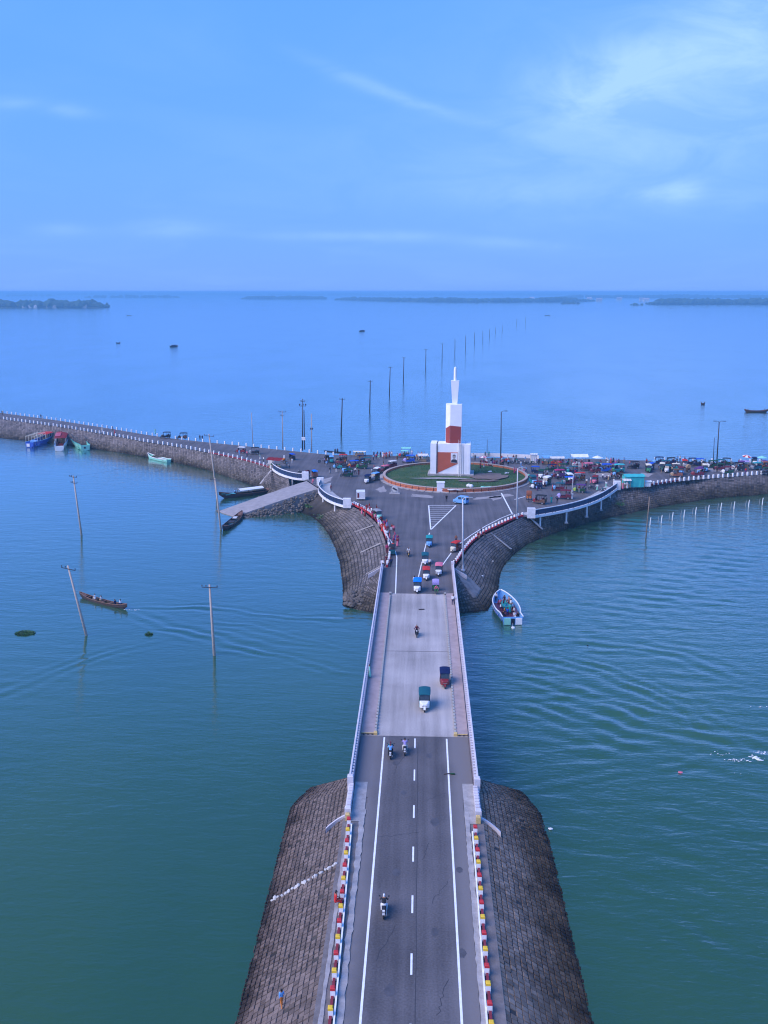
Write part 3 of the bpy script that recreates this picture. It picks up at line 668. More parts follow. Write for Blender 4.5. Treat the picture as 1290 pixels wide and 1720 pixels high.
# ================================================================== BRIDGE
Y0, Y1 = 83.3, 127.2
bridge = tag(empty('bridge', (-.35, (Y0 + Y1) / 2, 0)), 'two span concrete road bridge with white balustrades crossing to the roundabout', 'bridge')
bl_ = V3((-.35, (Y0 + Y1) / 2, 0))
def bpart(mb, name, mats, parent=bridge, smooth=False):
    o = build(mb, name, mats, None, smooth); o.parent = parent; o.matrix_parent_inverse = Matrix.Translation(-bl_) if parent is bridge else Matrix(); return o
ym = (Y0 + Y1) / 2
for (a, b) in ((Y0 + .03, ym - .06), (ym + .06, Y1 - .03)):
    bpart(MB().box((-.35, (a + b) / 2, -.12), (10.2, b - a, .25)), 'deck_slab', deckm)
jm = mat('joint_steel', (.06, .055, .05), .6, .3, 6)
for y in (Y0, ym, Y1): bpart(MB().box((-.28, y, -.06), (7.6, .14, .10)), 'expansion_joint', jm)
for k in range(5): bpart(MB().box((-4.4 + k * 2.03, ym, -.75), (.5, Y1 - Y0 - .4, 1.0), taper=1.0), 'girder', concrete)
pier = MB().box((-.35, ym, -1.55), (9.2, 1.5, .6))
for x in (-3.6, -.35, 2.9): pier.lathe([(.55, -7), (.55, -1.85)], 16, 0, Matrix.Translation((x, ym, 0)))
bpart(pier, 'pier', concrete)
for y, s in ((Y0 - .6, -1), (Y1 + .6, 1)):
    bpart(MB().box((-.35, y, -1.9), (10.2, 1.1, 3.55)), 'abutment_wall', concrete)
pathm = mat('footpath_paving', (.36, .28, .26), .85, .2, 1.1, .2, 10)
kerbw = mat('kerb_paint_pale', (.36, .35, .32), .8, .2, 3); kerby = mat('kerb_paint_yellow', (.58, .42, .16), .8, .25, 4); kerbd = mat('kerb_dark', (.05, .05, .055), .9, .2, 3)
kst = recalc(MB().box((0, 0, .13), (.2, .50, .26), ch=.03).mesh('kerb_stone')); kst.materials.append(kerbw)
for xa, xb, xk in ((-5.45, -4.16, -4.06), (3.66, 4.72, 3.56)):
    fp = bpart(MB().box(((xa + xb) / 2, ym, .09), (abs(xb - xa) - .01, Y1 - Y0 - .5, .20)), 'footpath', pathm)
    bpart(MB().box((xk, ym, .07), (.12, Y1 - Y0 - .5, .16)), 'kerb_base', kerbd)
    n = int((Y1 - Y0 - 1) / .74)
    for k in range(n):
        o = bpy.data.objects.new('kerb_stone', kst); C.objects.link(o); o.parent = bridge; o.location = V3((xk, Y0 + .8 + k * .74, .01)) - bl_
    bpart(MB().box((xk, Y0 + .32, .13), (.34, .4, .30), ch=.04), 'kerb_end', kerby)
    bpart(MB().box((xk, Y1 - .32, .13), (.34, .4, .30), ch=.04), 'kerb_end', kerbw)
    for q in range(3): bpart(MB().box((xa + .25 + q * .42, Y0 + .18, .06), (.16, .05, .16)), 'footpath_drain', kerbd)
    bpart(MB().box(((xa + xb) / 2, Y0 + .22, .17), (abs(xb - xa) - .12, .10, .06)), 'footpath_end', kerby)
parw = mat('parapet_white_paint', (.57, .54, .56), .75, .16, 1.6, .15, 10)
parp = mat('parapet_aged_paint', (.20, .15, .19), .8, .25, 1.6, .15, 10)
bal = recalc(MB().box((0, 0, .56), (.22, .25, .70), ch=.03).mesh('baluster')); bal.materials.append(parw)
PY0, PY1 = 73.6, 139.0
for x, s in ((XL, -1), (XR, 1)):
    rail = MB().box((x + s * .07, (PY0 + PY1) / 2, .95), (.16, PY1 - PY0, .12), 0, ch=.02)
    par = bpart(rail, 'parapet', parw)
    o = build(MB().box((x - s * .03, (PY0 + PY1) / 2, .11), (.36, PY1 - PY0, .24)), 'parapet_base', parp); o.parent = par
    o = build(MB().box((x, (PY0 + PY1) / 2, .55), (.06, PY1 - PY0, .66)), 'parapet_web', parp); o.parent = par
    n = int((PY1 - PY0) / .52)
    for k in range(n):
        o = bpy.data.objects.new('baluster', bal); C.objects.link(o); o.parent = par; o.location = (x - s * .09, PY0 + .3 + k * .52, 0)
    for y in (PY0 - .25, PY1 + .25):
        o = build(MB().box((x, y, .62), (.5, .5, 1.3), ch=.06), 'end_pillar', parw); o.parent = par
    # stepped crenellated wall that closes the parapet on the near approach
    xx = x if s < 0 else x - .35
    xe = x + .28 if s < 0 else x - .30
    o = build(MB().box((x + (.08 if s < 0 else -.12), 71.15, .28), (.42, 4.2, .56), ch=.03), 'end_wall', parw); o.parent = par
    for k in range(9):
        o = build(MB().box((x + (.12 if s < 0 else -.16), 69.35 + k * .45, .62), (.34, .24, .12), ch=.02), 'end_wall_tooth', parw); o.parent = par
    o = build(MB().box((x + (.12 if s < 0 else -.16), 68.85, .45), (.5, .42, .9), ch=.05), 'end_wall_pillar', parw); o.parent = par
    o = build(MB().box((x + (.14 if s < 0 else -.18), 68.4, .30), (.36, .34, .6), ch=.05), 'end_wall_foot', kerby); o.parent = par
    wing = MB(); n_ = 8; vs_ = []
    for k in range(n_ + 1):
        t = k / n_; xw = x + s * (.1 + 1.5 * t); yw = 68.9 - .8 * t ** 2.2; zz = .16 - .75 * t; vs_ += [(xw, yw - .09, zz), (xw, yw + .09, zz), (xw, yw + .09, zz - .6), (xw, yw - .09, zz - .6)]
    wing.loft([vs_[i * 4:i * 4 + 4] for i in range(n_ + 1)])
    o = build(wing, 'wing_wall', parw); o.parent = par
    wing = MB()
    rings = []
    for k in range(n_ + 1):
        t = k / n_; xw = x + s * (.2 + 1.9 * t); yw = 139.0 - .8 * t; zz = .3 - .9 * t; rings.append([(xw, yw - .12, zz), (xw, yw + .12, zz), (xw, yw + .12, zz - .6), (xw, yw - .12, zz - .6)])
    wing.loft(rings); o = build(wing, 'wing_wall', parw); o.parent = par

# ================================================================== LOOKOUTS (curved railings on columns)
panelm = mat('railing_dark_panel', (.018, .035, .085), .45, .3, 2.5)
def lookout(pts, label, ncol, inward, colz):
    q = resample(smoothline(pts, 2), 40); o0 = q[len(q) // 2].copy()
    root = tag(empty('lookout_railing', o0), label, 'railing', 'curved lookouts over the water'); q = [p - o0 for p in q]; inward = Vector((*inward, 0))
    ins = [p + inward for p in q]
    slab = MB(); n = len(q)
    slab.add([flat(p, .05) for p in q] + [flat(p, .05) for p in ins] + [flat(p, -.28) for p in q] + [flat(p, -.28) for p in ins],
             [(i, i + 1, n + i + 1, n + i) for i in range(n - 1)] + [(2 * n + i + 1, 2 * n + i, 3 * n + i, 3 * n + i + 1) for i in range(n - 1)] + [(i, 2 * n + i, 2 * n + i + 1, i + 1) for i in range(n - 1)])
    build(slab, 'platform', concrete, root)
    def band(z0, z1, th, name, m, a=0, b=None):
        b = n if b is None else b; rings = []
        for i in range(a, b):
            t = (q[min(i + 1, n - 1)] - q[max(i - 1, 0)]).normalized(); s = V3((-t.y, t.x, 0)) * th / 2
            rings.append([flat(q[i] + s, z0), flat(q[i] - s, z0), flat(q[i] - s, z1), flat(q[i] + s, z1)])
        return build(MB().loft(rings), name, m, root)
    band(-.30, .14, .34, 'edge_beam', whitecon); band(1.2, 1.32, .16, 'top_rail', whitecon)
    npan = max(3, int(plen(q) / 1.6))
    for k in range(npan):
        a = round((n - 1) * k / npan); b = round((n - 1) * (k + 1) / npan)
        band(.24, 1.14, .05, 'panel', panelm, a, b + 1)
    for k in range(npan + 1):
        p = q[round((n - 1) * k / npan)]; build(MB().box((p.x, p.y, .68), (.10, .10, 1.1)), 'railing_post', darksteel, root)
    for k in range(ncol):
        p = q[round((n - 1) * (k + .6) / ncol) if ncol > 1 else n // 2] + inward * .12
        build(MB().lathe([(.19, colz), (.17, -.3)], 10, 0, Matrix.Translation((p.x, p.y, 0))), 'column', whitecon, root)
        build(MB().box((p.x, p.y, colz + .1), (.7, .9, .3), taper=.7), 'column_footing', concrete, root)
    for p in (q[0], q[-1]):
        build(MB().box((p.x, p.y, .75), (1.5, .6, 1.95), ch=.05), 'pylon', whitecon, root)
    return root
lookout(rail3, 'long curved lookout railing with dark panels above the right bay', 5, (-1.9, 2.6), -2.6)
lookout(rail2, 'curved lookout railing with dark panels on the bridge side of the boat ramp', 3, (2.2, 2.6), -2.6)
lookout(rail1, 'curved lookout railing with dark panels on the causeway side of the boat ramp', 3, (1.2, 3.0), -2.6)

# ------------------------------------------------------------------ boat ramp
ra, rb = P(535, 821), P(515, 808); rc, rdn = P(366, 859, WZ + .12), P(394, 868, WZ + .12)
rampmb = MB(); nn = 14; rings = []
for i in range(nn + 1):
    t = i / nn; a = ra.lerp(rdn, t); b = rb.lerp(rc, t); z = .02 + (WZ + .1) * (t ** 1.1)
    w_ = random.uniform(-.12, .12)
    rings.append([(a.x, a.y + w_, z), (b.x, b.y + w_, z), (b.x + .2, b.y + .5, WZ - 2), (a.x - .2, a.y - .5, WZ - 2)])
rampmb.loft(rings)
tag(build(rampmb, 'boat_ramp', mat('ramp_concrete', (.30, .275, .26), .9, .22, .9, .2, 7)), 'sloping concrete boat ramp running from the plaza down to the water', 'boat ramp')
for i in range(9):
    t = i / 9; a = ra.lerp(rdn, t); zz = (WZ) * t ** 1.1
    riprap((a.x, a.y - .3, 0), ra.lerp(rdn, t + .11) - V3((0, .3, 0)), (.6, -(1.0 + 3.0 * (1 - t)), 0), 30, WZ - .1, zz - .45, .16, .42)
    b = rb.lerp(rc, t); riprap((b.x, b.y + .3, 0), rb.lerp(rc, t + .11) + V3((0, .3, 0)), (-.6, (.6 + 1.6 * (1 - t)), 0), 10, WZ - .1, zz - .4, .16, .36)
tag(build(rip, 'riprap_stones', stonemat, smooth=False), 'dark rough rubble stones heaped along the ramp side and bridge foot', 'stones', kind='stuff')

# ================================================================== ROUNDABOUT AND MONUMENT
RC = P(765.5, 827.5); RR = 16.3; RC = V3((RC.x + .4, RC.y + RR, 0))
brickm = mat('orange_brick_paint', (.52, .15, .06), .85, .25, 1.6, .3, 9, c2=(.62, .26, .15))
coping = mat('coping_stone', (.42, .32, .26), .85, .2, 2)
ring = tag(empty('roundabout_wall', RC), 'low round orange brick wall enclosing the lawn of the monument', 'wall')
NSEG = 60
def arc(r0, r1, z0, z1, a0, a1, n=3):
    rings = []
    for i in range(n + 1):
        a = a0 + (a1 - a0) * i / n; c, s = math.cos(a), math.sin(a)
        rings.append([(r0 * c, r0 * s, z0), (r1 * c, r1 * s, z0), (r1 * c, r1 * s, z1), (r0 * c, r0 * s, z1)])
    return MB().loft(rings)
dd = 2 * math.pi / NSEG
sega = recalc(arc(RR - .45, RR, 0.0, .80, .006, dd - .006).mesh('brick_panel')); sega.materials.append(brickm)
segb = recalc(arc(RR - .52, RR + .07, .80, .93, .002, dd - .002).mesh('coping_stone')); segb.materials.append(coping)
segc = recalc(arc(RR - .02, RR + .9, .0, .12, .004, dd - .004).mesh('apron_slab')); segc.materials.append(edge)
segd = recalc(arc(RR - .02, RR + .035, .36, .46, .006, dd - .006).mesh('brick_band')); segd.materials.append(mat('band_dark_orange', (.25, .07, .04), .85, .25, 3))
for k in range(NSEG):
    for me in (sega, segb, segc, segd):
        o = bpy.data.objects.new(me.name.split('.')[0], me); C.objects.link(o); o.parent = ring; o.rotation_euler = (0, 0, dd * k)
lawnm = mat('lawn_grass', (.035, .085, .018), .95, .4, .35, .6, 5, c2=(.10, .10, .035))
lawn = MB(); nr, na = 10, 48; vs_ = [(0, 0, .55)]
for i in range(1, nr + 1):
    for k in range(na):
        a = 2 * math.pi * k / na; r = (RR - .5) * i / nr; vs_.append((r * math.cos(a), r * math.sin(a), .45 + .25 * (1 - i / nr) + random.uniform(-.05, .05)))
fs = [(0, 1 + k, 1 + (k + 1) % na) for k in range(na)] + [(1 + i * na + k, 1 + (i + 1) * na + k, 1 + (i + 1) * na + (k + 1) % na, 1 + i * na + (k + 1) % na) for i in range(nr - 1) for k in range(na)]
tag(build(lawn.add(vs_, fs), 'lawn', lawnm, smooth=True, loc=RC), kind='structure')
bare = mat('bare_earth', (.16, .115, .09), .95, .3, .9, .3, 6)
def lawn_patch(cx, cy, rx, ry, z=.74, m=bare):
    q = []
    for k in range(22):
        a = 2 * math.pi * k / 22; r = random.uniform(.75, 1.1); q.append((cx + rx * r * math.cos(a), cy + ry * r * math.sin(a), z))
    tag(build(MB().add(q, [tuple(range(22))]), 'bare_earth', m, loc=RC), kind='structure')
lawn_patch(7.5, -1.5, 4.5, 4.2, .78); lawn_patch(-3, -4.4, 7, .9, .76, edge); lawn_patch(4.5, -6.6, 5, 1.2, .74)
# grass blades
gm = MB(); rg = random.Random(5)
for _ in range(9000):
    a = rg.random() * 2 * math.pi; r = (RR - .7) * math.sqrt(rg.random()); x, y = r * math.cos(a), r * math.sin(a)
    if (x - 7.5) ** 2 / 20 + (y + 1.5) ** 2 / 17 < 1 and rg.random() < .85: continue
    if abs(x) < 4.8 and abs(y) < 3.2: continue
    h = rg.uniform(.06, .22); b_ = rg.random() * 6.3; dx, dy = .05 * math.cos(b_), .05 * math.sin(b_); z = .42 + .25 * (1 - r / RR)
    gm.add([(x - dx, y - dy, z), (x + dx, y + dy, z), (x + rg.uniform(-.08, .08), y + rg.uniform(-.08, .08), z + h)], [(0, 1, 2)])
tag(link('grass', gm.mesh('grass'), mat('grass_blade', (.04, .11, .02), .8, .3, .8, island=.5), loc=RC), 'short green grass growing inside the round brick wall', 'grass', kind='stuff')

mw = mat('monument_white', (.80, .80, .80), .6, .07, .5, .05, 8)
mr_ = mat('monument_red', (.30, .045, .032), .65, .10, .6, .05, 8)
mo_ = mat('monument_orange_red', (.46, .10, .045), .65, .10, .6, .05, 8)
mg_ = mat('monument_groove', (.06, .05, .06), .8, .1, 2)
MX = P(758, 799, .6); mon = tag(empty('monument', V3((MX.x, MX.y + 2.2, .6))), 'tall white and red monument tower with a stepped spire on the roundabout lawn', 'monument')
mon.rotation_euler = (0, 0, R(-4)); mon.scale = (1, 1, .945)
def mpart(mb, name, m): return build(mb, name, m, mon)
mpart(MB().box((0, 0, .2), (10.4, 5.6, .5), ch=.05), 'plinth', edge)
D = 2.2
mpart(MB().box((-3.95, 0, 4.0), (1.35, 2 * D + .1, 7.4), ch=.03), 'left_pylon', mw)
mpart(MB().box((-3.15, .1, 3.95), (.26, 2 * D - .3, 7.2)), 'groove', mg_)
mpart(MB().box((.05, .12, 3.98), (6.15, 2 * D - .3, 7.3), ch=.03), 'base_block', mw)
for k in range(4): mpart(MB().box((1.82 + k * .42, -D + .22, 3.98), (.24, .4, 7.3)), 'fluted_rib', mw)
mpart(MB().box((3.78, 0, 3.95), (1.2, 2 * D + .1, 7.3), ch=.03), 'right_pylon', mw)
mpart(MB().box((4.05, -D - .02, 3.9), (.5, .14, 7.15)), 'corner_strip', mw)
def vpanel(pts, y, th, name, m):        # panel on the front, pts in (x, z)
    n = len(pts); vs_ = [(x, y, z) for x, z in pts] + [(x, y + th, z) for x, z in pts]
    return mpart(MB().add(vs_, [tuple(range(n)), tuple(range(n, 2 * n))[::-1]] + [(i, n + i, n + (i + 1) % n, (i + 1) % n) for i in range(n)]), name, m)
vpanel([(-3.0, .55), (-3.0, 5.6), (1.55, 5.6), (1.55, 2.9)], -D + .2, .12, 'orange_panel', mo_)
vpanel([(-.02, 3.15), (-.02, 5.45), (1.5, 5.45), (1.5, 3.0)], -D + .14, .05, 'portrait_board', mat('board_white', (.72, .72, .74), .6, .05, 2))
# plain generic head-and-shoulders figure on the board
def disc(cx, cz, rx, rz, n=18): return [(cx + rx * math.cos(2 * math.pi * k / n), cz + rz * math.sin(2 * math.pi * k / n)) for k in range(n)]
vpanel([(.02, 3.2), (.12, 3.75), (.45, 3.95), (1.0, 3.95), (1.36, 3.75), (1.46, 3.1)], -D + .12, .015, 'board_figure_coat', mat('board_dark', (.03, .025, .035), .7))
vpanel(disc(.72, 4.5, .33, .45), -D + .115, .02, 'board_figure_head', mat('board_grey', (.36, .34, .33), .7))
vpanel([(.38, 4.62), (.40, 4.95), (.62, 5.1), (.9, 5.08), (1.06, 4.9), (1.06, 4.62), (.72, 4.82)], -D + .11, .02, 'board_figure_hair', mat('board_darkgrey', (.12, .11, .11), .7))
# tower: five-sided shaft, red lower facing
TX, TW, TD = .45, 1.78, 1.6
shaft = [(-TW, -TD + .9), (-.75, -TD), (TW, -TD + .2), (TW, TD), (-TW, TD)]
mpart(MB().prism([(TX + x, y) for x, y in shaft], 7.62, 16.9), 'shaft', mw)
def facing(p0, p1, zs, name, m, out=.05):
    a, b = V3((*p0, 0)), V3((*p1, 0)); d = (b - a).normalized(); nn_ = V3((d.y, -d.x, 0)) * out
    q = [(a + nn_, zs[0]), (b + nn_, zs[0]), (b + nn_, zs[2]), (a + nn_, zs[1])]; q2 = [(a - nn_ * .5, zs[0]), (b - nn_ * .5, zs[0]), (b - nn_ * .5, zs[2]), (a - nn_ * .5, zs[1])]
    vs_ = [(TX + v.x, v.y, z) for v, z in q + q2]
    return mpart(MB().add(vs_, [(0, 1, 2, 3), (7, 6, 5, 4), (0, 4, 5, 1), (1, 5, 6, 2), (2, 6, 7, 3), (3, 7, 4, 0)]), name, m)
facing((-TW + .08, -TD + .83), (-.76, -TD + .005), (7.75, 11.2, 11.95), 'red_facing', mr_)
facing((-.74, -TD), (TW - .12, -TD + .19), (7.75, 11.95, 11.7), 'red_facing', mr_)
neck = MB(); neck.loft([[(TX + .15 + sx_ * wq, sy_ * wq * .8, z) for sx_, sy_ in ((-1, -1), (1, -1), (1, 1), (-1, 1))] for wq, z in ((.55, 16.85), (.58, 17.1), (.90, 22.3), (.92, 22.45))])
mpart(neck, 'neck', mw)
mpart(MB().lathe([(.34, 22.4), (.33, 25.0), (.27, 25.4), (.12, 25.62), (0, 25.68)], 14, 0, Matrix.Translation((TX + .15, 0, 0))), 'spire', mw)
# ladder leaning on the monument
lad = tag(empty('ladder', V3((MX.x, MX.y + 2.2, .6))), 'tall pale ladder leaning on the ribbed front of the monument', 'ladder')
for x in (1.55, 2.05): build(MB().tube([(x, -D - 1.6, .1), (x, -D - .02, 8.2)], .045, 6), 'rail', paint('offwhite'), lad)
for k in range(22):
    t = (k + .7) / 23; build(MB().tube([(1.55, -D - 1.6 + 1.58 * t, .1 + 8.1 * t), (2.05, -D - 1.6 + 1.58 * t, .1 + 8.1 * t)], .025, 5), 'rung', paint('offwhite'), lad)
# white plinth set in the wall, round board, sacks
p = P(740, 826); pl = tag(empty('marker_plinth', p), 'white block standing in the front of the round brick wall', 'plinth')
build(MB().box((0, .1, 1.0), (1.55, 1.15, 2.0), taper=1.02, ch=.04), 'block', mw, pl); build(MB().box((0, .1, 2.06), (1.72, 1.3, .14), ch=.03), 'cap', mw, pl); build(MB().box((0, .1, .08), (1.8, 1.4, .16), ch=.03), 'foot', edge, pl)
p = P(662, 829); rb_ = tag(empty('round_board', p), 'round black and white board on a small frame at the lawn wall', 'sign board')
M90 = Matrix.Rotation(math.pi / 2, 4, 'X')
build(MB().lathe([(0, -.04), (.62, -.04), (.66, 0), (.62, .04), (0, .04)], 24, 0, Matrix.Translation((.15, 0, 1.05)) @ M90), 'disc', paint('offwhite'), rb_)
build(MB().box((.12, -.07, .98), (.95, .04, .3), M=Matrix.Rotation(.5, 3, 'Y')), 'dark_stripe', paint('charcoal'), rb_)
for x in (-.62, .82): build(MB().tube([(x, 0, .05), (x, 0, 1.05)], .05, 6), 'frame_post', paint('offwhite'), rb_)
build(MB().box((.1, 0, .35), (1.5, .1, .12)), 'frame_rail', paint('offwhite'), rb_); build(MB().box((.1, 0, .05), (2.2, 1.2, .1), ch=.02), 'foot_slab', edge, rb_)
sackm = cloth('white')
for i, (px, py, s, lb) in enumerate([(787, 818, .5, 'white sack lying on the lawn right of the white block'), (791.5, 819, .45, 'white sack leaning beside another sack on the lawn')]):
    o = build(MB().blob((0, 0, .3), (s, .4, .42), seed=i, jit=.08, sub=2), 'sack', sackm, smooth=True, loc=P(px, py, .55)); tag(o, lb, 'sack')
for i, (px, py, rx, c, lb) in enumerate([(765, 823, 1.6, 'offwhite', 'crumpled pale plastic sheet on the lawn beside the white block'), (817, 818.5, 1.2, 'mint', 'pale green plastic sheet spread on the lawn near the wall'), (851, 795, .5, 'white', 'small white sheet lying on the bare earth of the lawn'), (823, 792.5, .45, 'offwhite', 'pale paper scrap on the lawn right of the monument')]):
    mb = MB(); vs_ = []
    for a in range(7):
        for b in range(4): vs_.append((rx * (a / 6 - .5) * 2 + random.uniform(-.1, .1), .5 * (b / 3 - .5) * 2 + random.uniform(-.1, .1), random.uniform(.02, .16)))
    mb.add(vs_, [(a * 4 + b, (a + 1) * 4 + b, (a + 1) * 4 + b + 1, a * 4 + b + 1) for a in range(6) for b in range(3)])
    tag(build(mb, 'plastic_sheet', cloth(c), loc=P(px, py, .62)), lb, 'sheet')

# ================================================================== GUARD POSTS
pw = mat('post_white', (.78, .77, .74), .7, .12, 4); pr = mat('post_red', (.50, .03, .035), .7, .2, 4); py_ = mat('post_yellow', (.72, .47, .03), .7, .2, 4); pd = mat('beam_dark_red', (.20, .022, .035), .75, .25, 3)
def postmesh(w_, h, hb):
    mb = MB().box((0, 0, hb / 2), (w_, w_, hb), 0); mb.box((0, 0, hb + (h - hb) / 2), (w_ * 1.02, w_ * 1.02, h - hb), 1, ch=.05)
    return recalc(mb.mesh('guard_post'))
near_me = postmesh(.30, .74, .54); far_me = postmesh(.30, .85, .45)
def ordinal(n):
    ones = ['', 'first', 'second', 'third', 'fourth', 'fifth', 'sixth', 'seventh', 'eighth', 'ninth', 'tenth', 'eleventh', 'twelfth', 'thirteenth', 'fourteenth', 'fifteenth', 'sixteenth', 'seventeenth', 'eighteenth', 'nineteenth']
    if n < 20: return ones[n]
    t, o = divmod(n, 10); tens = ['', '', 'twent', 'thirt', 'fort', 'fift', 'sixt', 'sevent', 'eight'][t]
    return tens + ('ieth' if o == 0 else 'y-' + ones[o])
def posts(pts, step, cols, label, group, me=near_me, start=0.0, name='guard_post'):
    q = smoothline(pts, 2); n = max(2, int((plen(q) - start) / step)); L_ = plen(q)
    fine = resample(q, 400)
    for k in range(n + 1):
        i = min(399, int(399 * (start + k * step) / L_))
        if start + k * step > L_: break
        p = fine[i]; t = fine[min(i + 1, 399)] - fine[max(i - 1, 0)]
        c = cols[k % len(cols)]
        o = link(name, me, c[0], None, p, math.atan2(t.y, t.x), override=True)
        o.rotation_euler.x = random.uniform(-.02, .02); tag(o, label.format(c[1], ordinal(k + 1)), 'guard post', group)
def beam(pts, z0, z1, th, m, label, name='guard_beam', n=60):
    q = resample(smoothline(pts, 2), n); rings = []
    for i, p in enumerate(q):
        t = (q[min(i + 1, n - 1)] - q[max(i - 1, 0)]).normalized(); s = V3((-t.y, t.x, 0)) * th / 2
        rings.append([flat(p + s, z0), flat(p - s, z0), flat(p - s, z1), flat(p + s, z1)])
    return tag(build(MB().loft(rings), name, m), label, 'guard beam')
WR = ([pw, pr], 'red'); WY = ([pw, py_], 'yellow'); RW = ([pr, pw], 'red and white'); WW = ([pw, pw], 'white')
nl = [V3((-5.42, 67.6, 0)), V3((-5.3, 64, 0)), V3((-4.9, 46, 0)), V3((-4.86, 42, 0))]; nrr = [V3((4.5, 66.8, 0)), V3((4.5, 64, 0)), V3((4.3, 46, 0)), V3((4.3, 42, 0))]
posts(nl, 1.57, [WR, WY], '{1} guard post from the left parapet end, white with {0} top, near road', 'near left guard posts')
posts(nrr, 1.57, [WR, WY], '{1} guard post from the right parapet end, white with {0} top, near road', 'near right guard posts')
beam([p + V3((-.02, 0, 0)) for p in nl], .02, .22, .16, pd, 'low dark red beam linking the guard posts on the left kerb of the near road')
beam([p + V3((.02, 0, 0)) for p in nrr], .02, .22, .16, pd, 'low dark red beam linking the guard posts on the right kerb of the near road')
beam([p + V3((.22, 0, 0)) for p in nl], .02, .22, .10, pw, 'thin white kerb running inside the left guard posts of the near road', 'kerb_rail')
beam([p + V3((-.22, 0, 0)) for p in nrr], .02, .22, .10, pw, 'thin white kerb running inside the right guard posts of the near road', 'kerb_rail')
lc = [V3((-5.0, 140.2, 0))] + left_curve[1:]
posts(lc, 1.0, [RW], '{1} {0} guard post from the bridge end on the left curve', 'left curve guard posts', far_me)
beam(lc, .02, .4, .2, pr, 'low red beam under the guard posts on the curve left of the bridge end')
rcv = [V3((5.0, 140.2, 0))] + right_curve[::-1]
posts(rcv, 1.3, [RW], '{1} {0} guard post from the bridge end on the right curve', 'right curve guard posts', far_me)
beam(rcv, .02, .35, .2, pr, 'low red beam under the guard posts on the curve right of the bridge end')
posts(cl_near[:], 2.1, [WW], '{1} {0} guard post from the red stall on left causeway near edge', 'left causeway near guard posts', far_me)
beam(cl_near[:4], .02, .32, .2, pd, 'low dark red beam beside the left lookout on the causeway edge')
posts(cl_far[::-1], 2.6, [WW], '{1} {0} guard post from the dark beam on left causeway far edge', 'left causeway far guard posts', far_me)
posts([far_edge[6]] + far_edge[6:] , 2.3, [WW], '{1} {0} guard post from the plaza on right causeway far edge', 'right causeway far guard posts', far_me)
posts(cr_near[::-1], 1.35, [WW], '{1} {0} guard post from the turquoise stall on right causeway near edge', 'right causeway near guard posts', far_me)
beam(cr_near[2:], .02, .35, .2, pd, 'low dark red beam beside the green stall on the causeway edge')
beam([P(786, 767), P(830, 767), P(880, 769), P(905, 771)], .02, .9, .18, whitecon, 'long white wall at the far edge of the plaza right of the monument', 'low_wall')
beam(PL([(545, 759.5), (580, 763)]), .02, .5, .2, paint('charcoal'), 'dark fallen beam on the far kerb near the poles', 'low_wall')

# ================================================================== POLES
def wires(name, a, b, sag, label):
    q = [a.lerp(b, k / 12) - V3((0, 0, sag * 4 * (k / 12) * (1 - k / 12))) for k in range(13)]
    tag(build(MB().tube(q, .012, 4), name, paint('charcoal')), label, 'wire')
def pole(bx, by, tx, ty, z0, label, arms=(), r=(.20, .12), m=polecon, cat='utility pole', group=None, extra=None, name='utility_pole', armw=1.1, sink=2.5):
    base = P(bx, by, z0); tp = top(base, tx, ty); d = tp - base
    root = tag(empty(name, base), label, cat, group)
    build(MB().tube([-d.normalized() * sink if z0 < -1 else -d.normalized() * .3, d * .5, d], [r[0], (r[0] + r[1]) / 2, r[1]], 10), 'shaft', m, root, smooth=True)
    for (t, w_, tilt) in arms:
        c = d * t
        build(MB().box(c + V3((0, -.12, 0)), (w_ * 2, .08, .08), M=Matrix.Rotation(tilt, 3, 'Y')), 'cross_arm', darksteel if w_ < 2 else m, root)
        for s in (-.95, -.45, .95):
            q = c + Matrix.Rotation(tilt, 3, 'Y') @ V3((s * w_, -.12, .05))
            build(MB().lathe([(.03, 0), (.03, .08), (.08, .1), (.065, .17), (.08, .19), (.05, .26), (0, .28)], 8, 0, Matrix.Translation(q)), 'insulator', paint('charcoal'), root)
    if extra: extra(root, d)
    return root
WP = 'poles standing in the left water'
pole(360, 1101, 352, 982, WZ, 'upright pale concrete pole with crossarm in the water left of the bridge', [(.965, 1.0, .03)], group=WP)
pole(145, 1067, 114, 950, WZ, 'strongly leaning concrete pole beside the moving country boat', [(.955, .95, .22)], group=WP)
pole(137, 899, 123, 799, WZ, 'leaning concrete pole standing alone in the far left water', [(.98, .7, .1), (.88, .6, .1)], group=WP)
pole(364.5, 836, 351, 729, WZ, 'leaning concrete pole in front of the left causeway slope', [(.97, 1.1, .1)], group=WP)
pole(371, 890, 361, 803, WZ, 'concrete pole standing beside the dark boat at the ramp end', [(.97, 1.0, .08)], group=WP)
pole(1085, 904, 1091, 835, WZ, 'short thin weathered pole in the right bay near the white stakes', r=(.12, .09), m=mat('wood_pole', (.20, .15, .11), .9, .3, 3))
KP = 'poles along the causeway'
pole(425, 748, 422, 693, 0, 'thin leaning pale pole at the far edge of the left causeway', r=(.10, .07), group=KP)
pole(475, 753, 474, 690, 0, 'pole with crossarm and insulators at the far causeway edge', [(.97, .95, 0), (.87, .5, 0)], group=KP, r=(.14, .09))
def trafo(root, d):
    build(MB().tube([(.55, 0, 0), d * .78 + V3((.35, 0, 0))], [.16, .1], 8), 'second_shaft', darksteel, root)
    build(MB().box(d * .22 + V3((.3, -.25, 0)), (1.0, .5, .8), ch=.05), 'meter_box', paint('white'), root)
    for s in (-.8, .1, .8): build(MB().lathe([(.05, 0), (.16, .1), (.16, .4), (.05, .5)], 8, 0, Matrix.Translation(d * .87 + V3((s, -.1, 0)))), 'fuse_holder', paint('charcoal'), root)
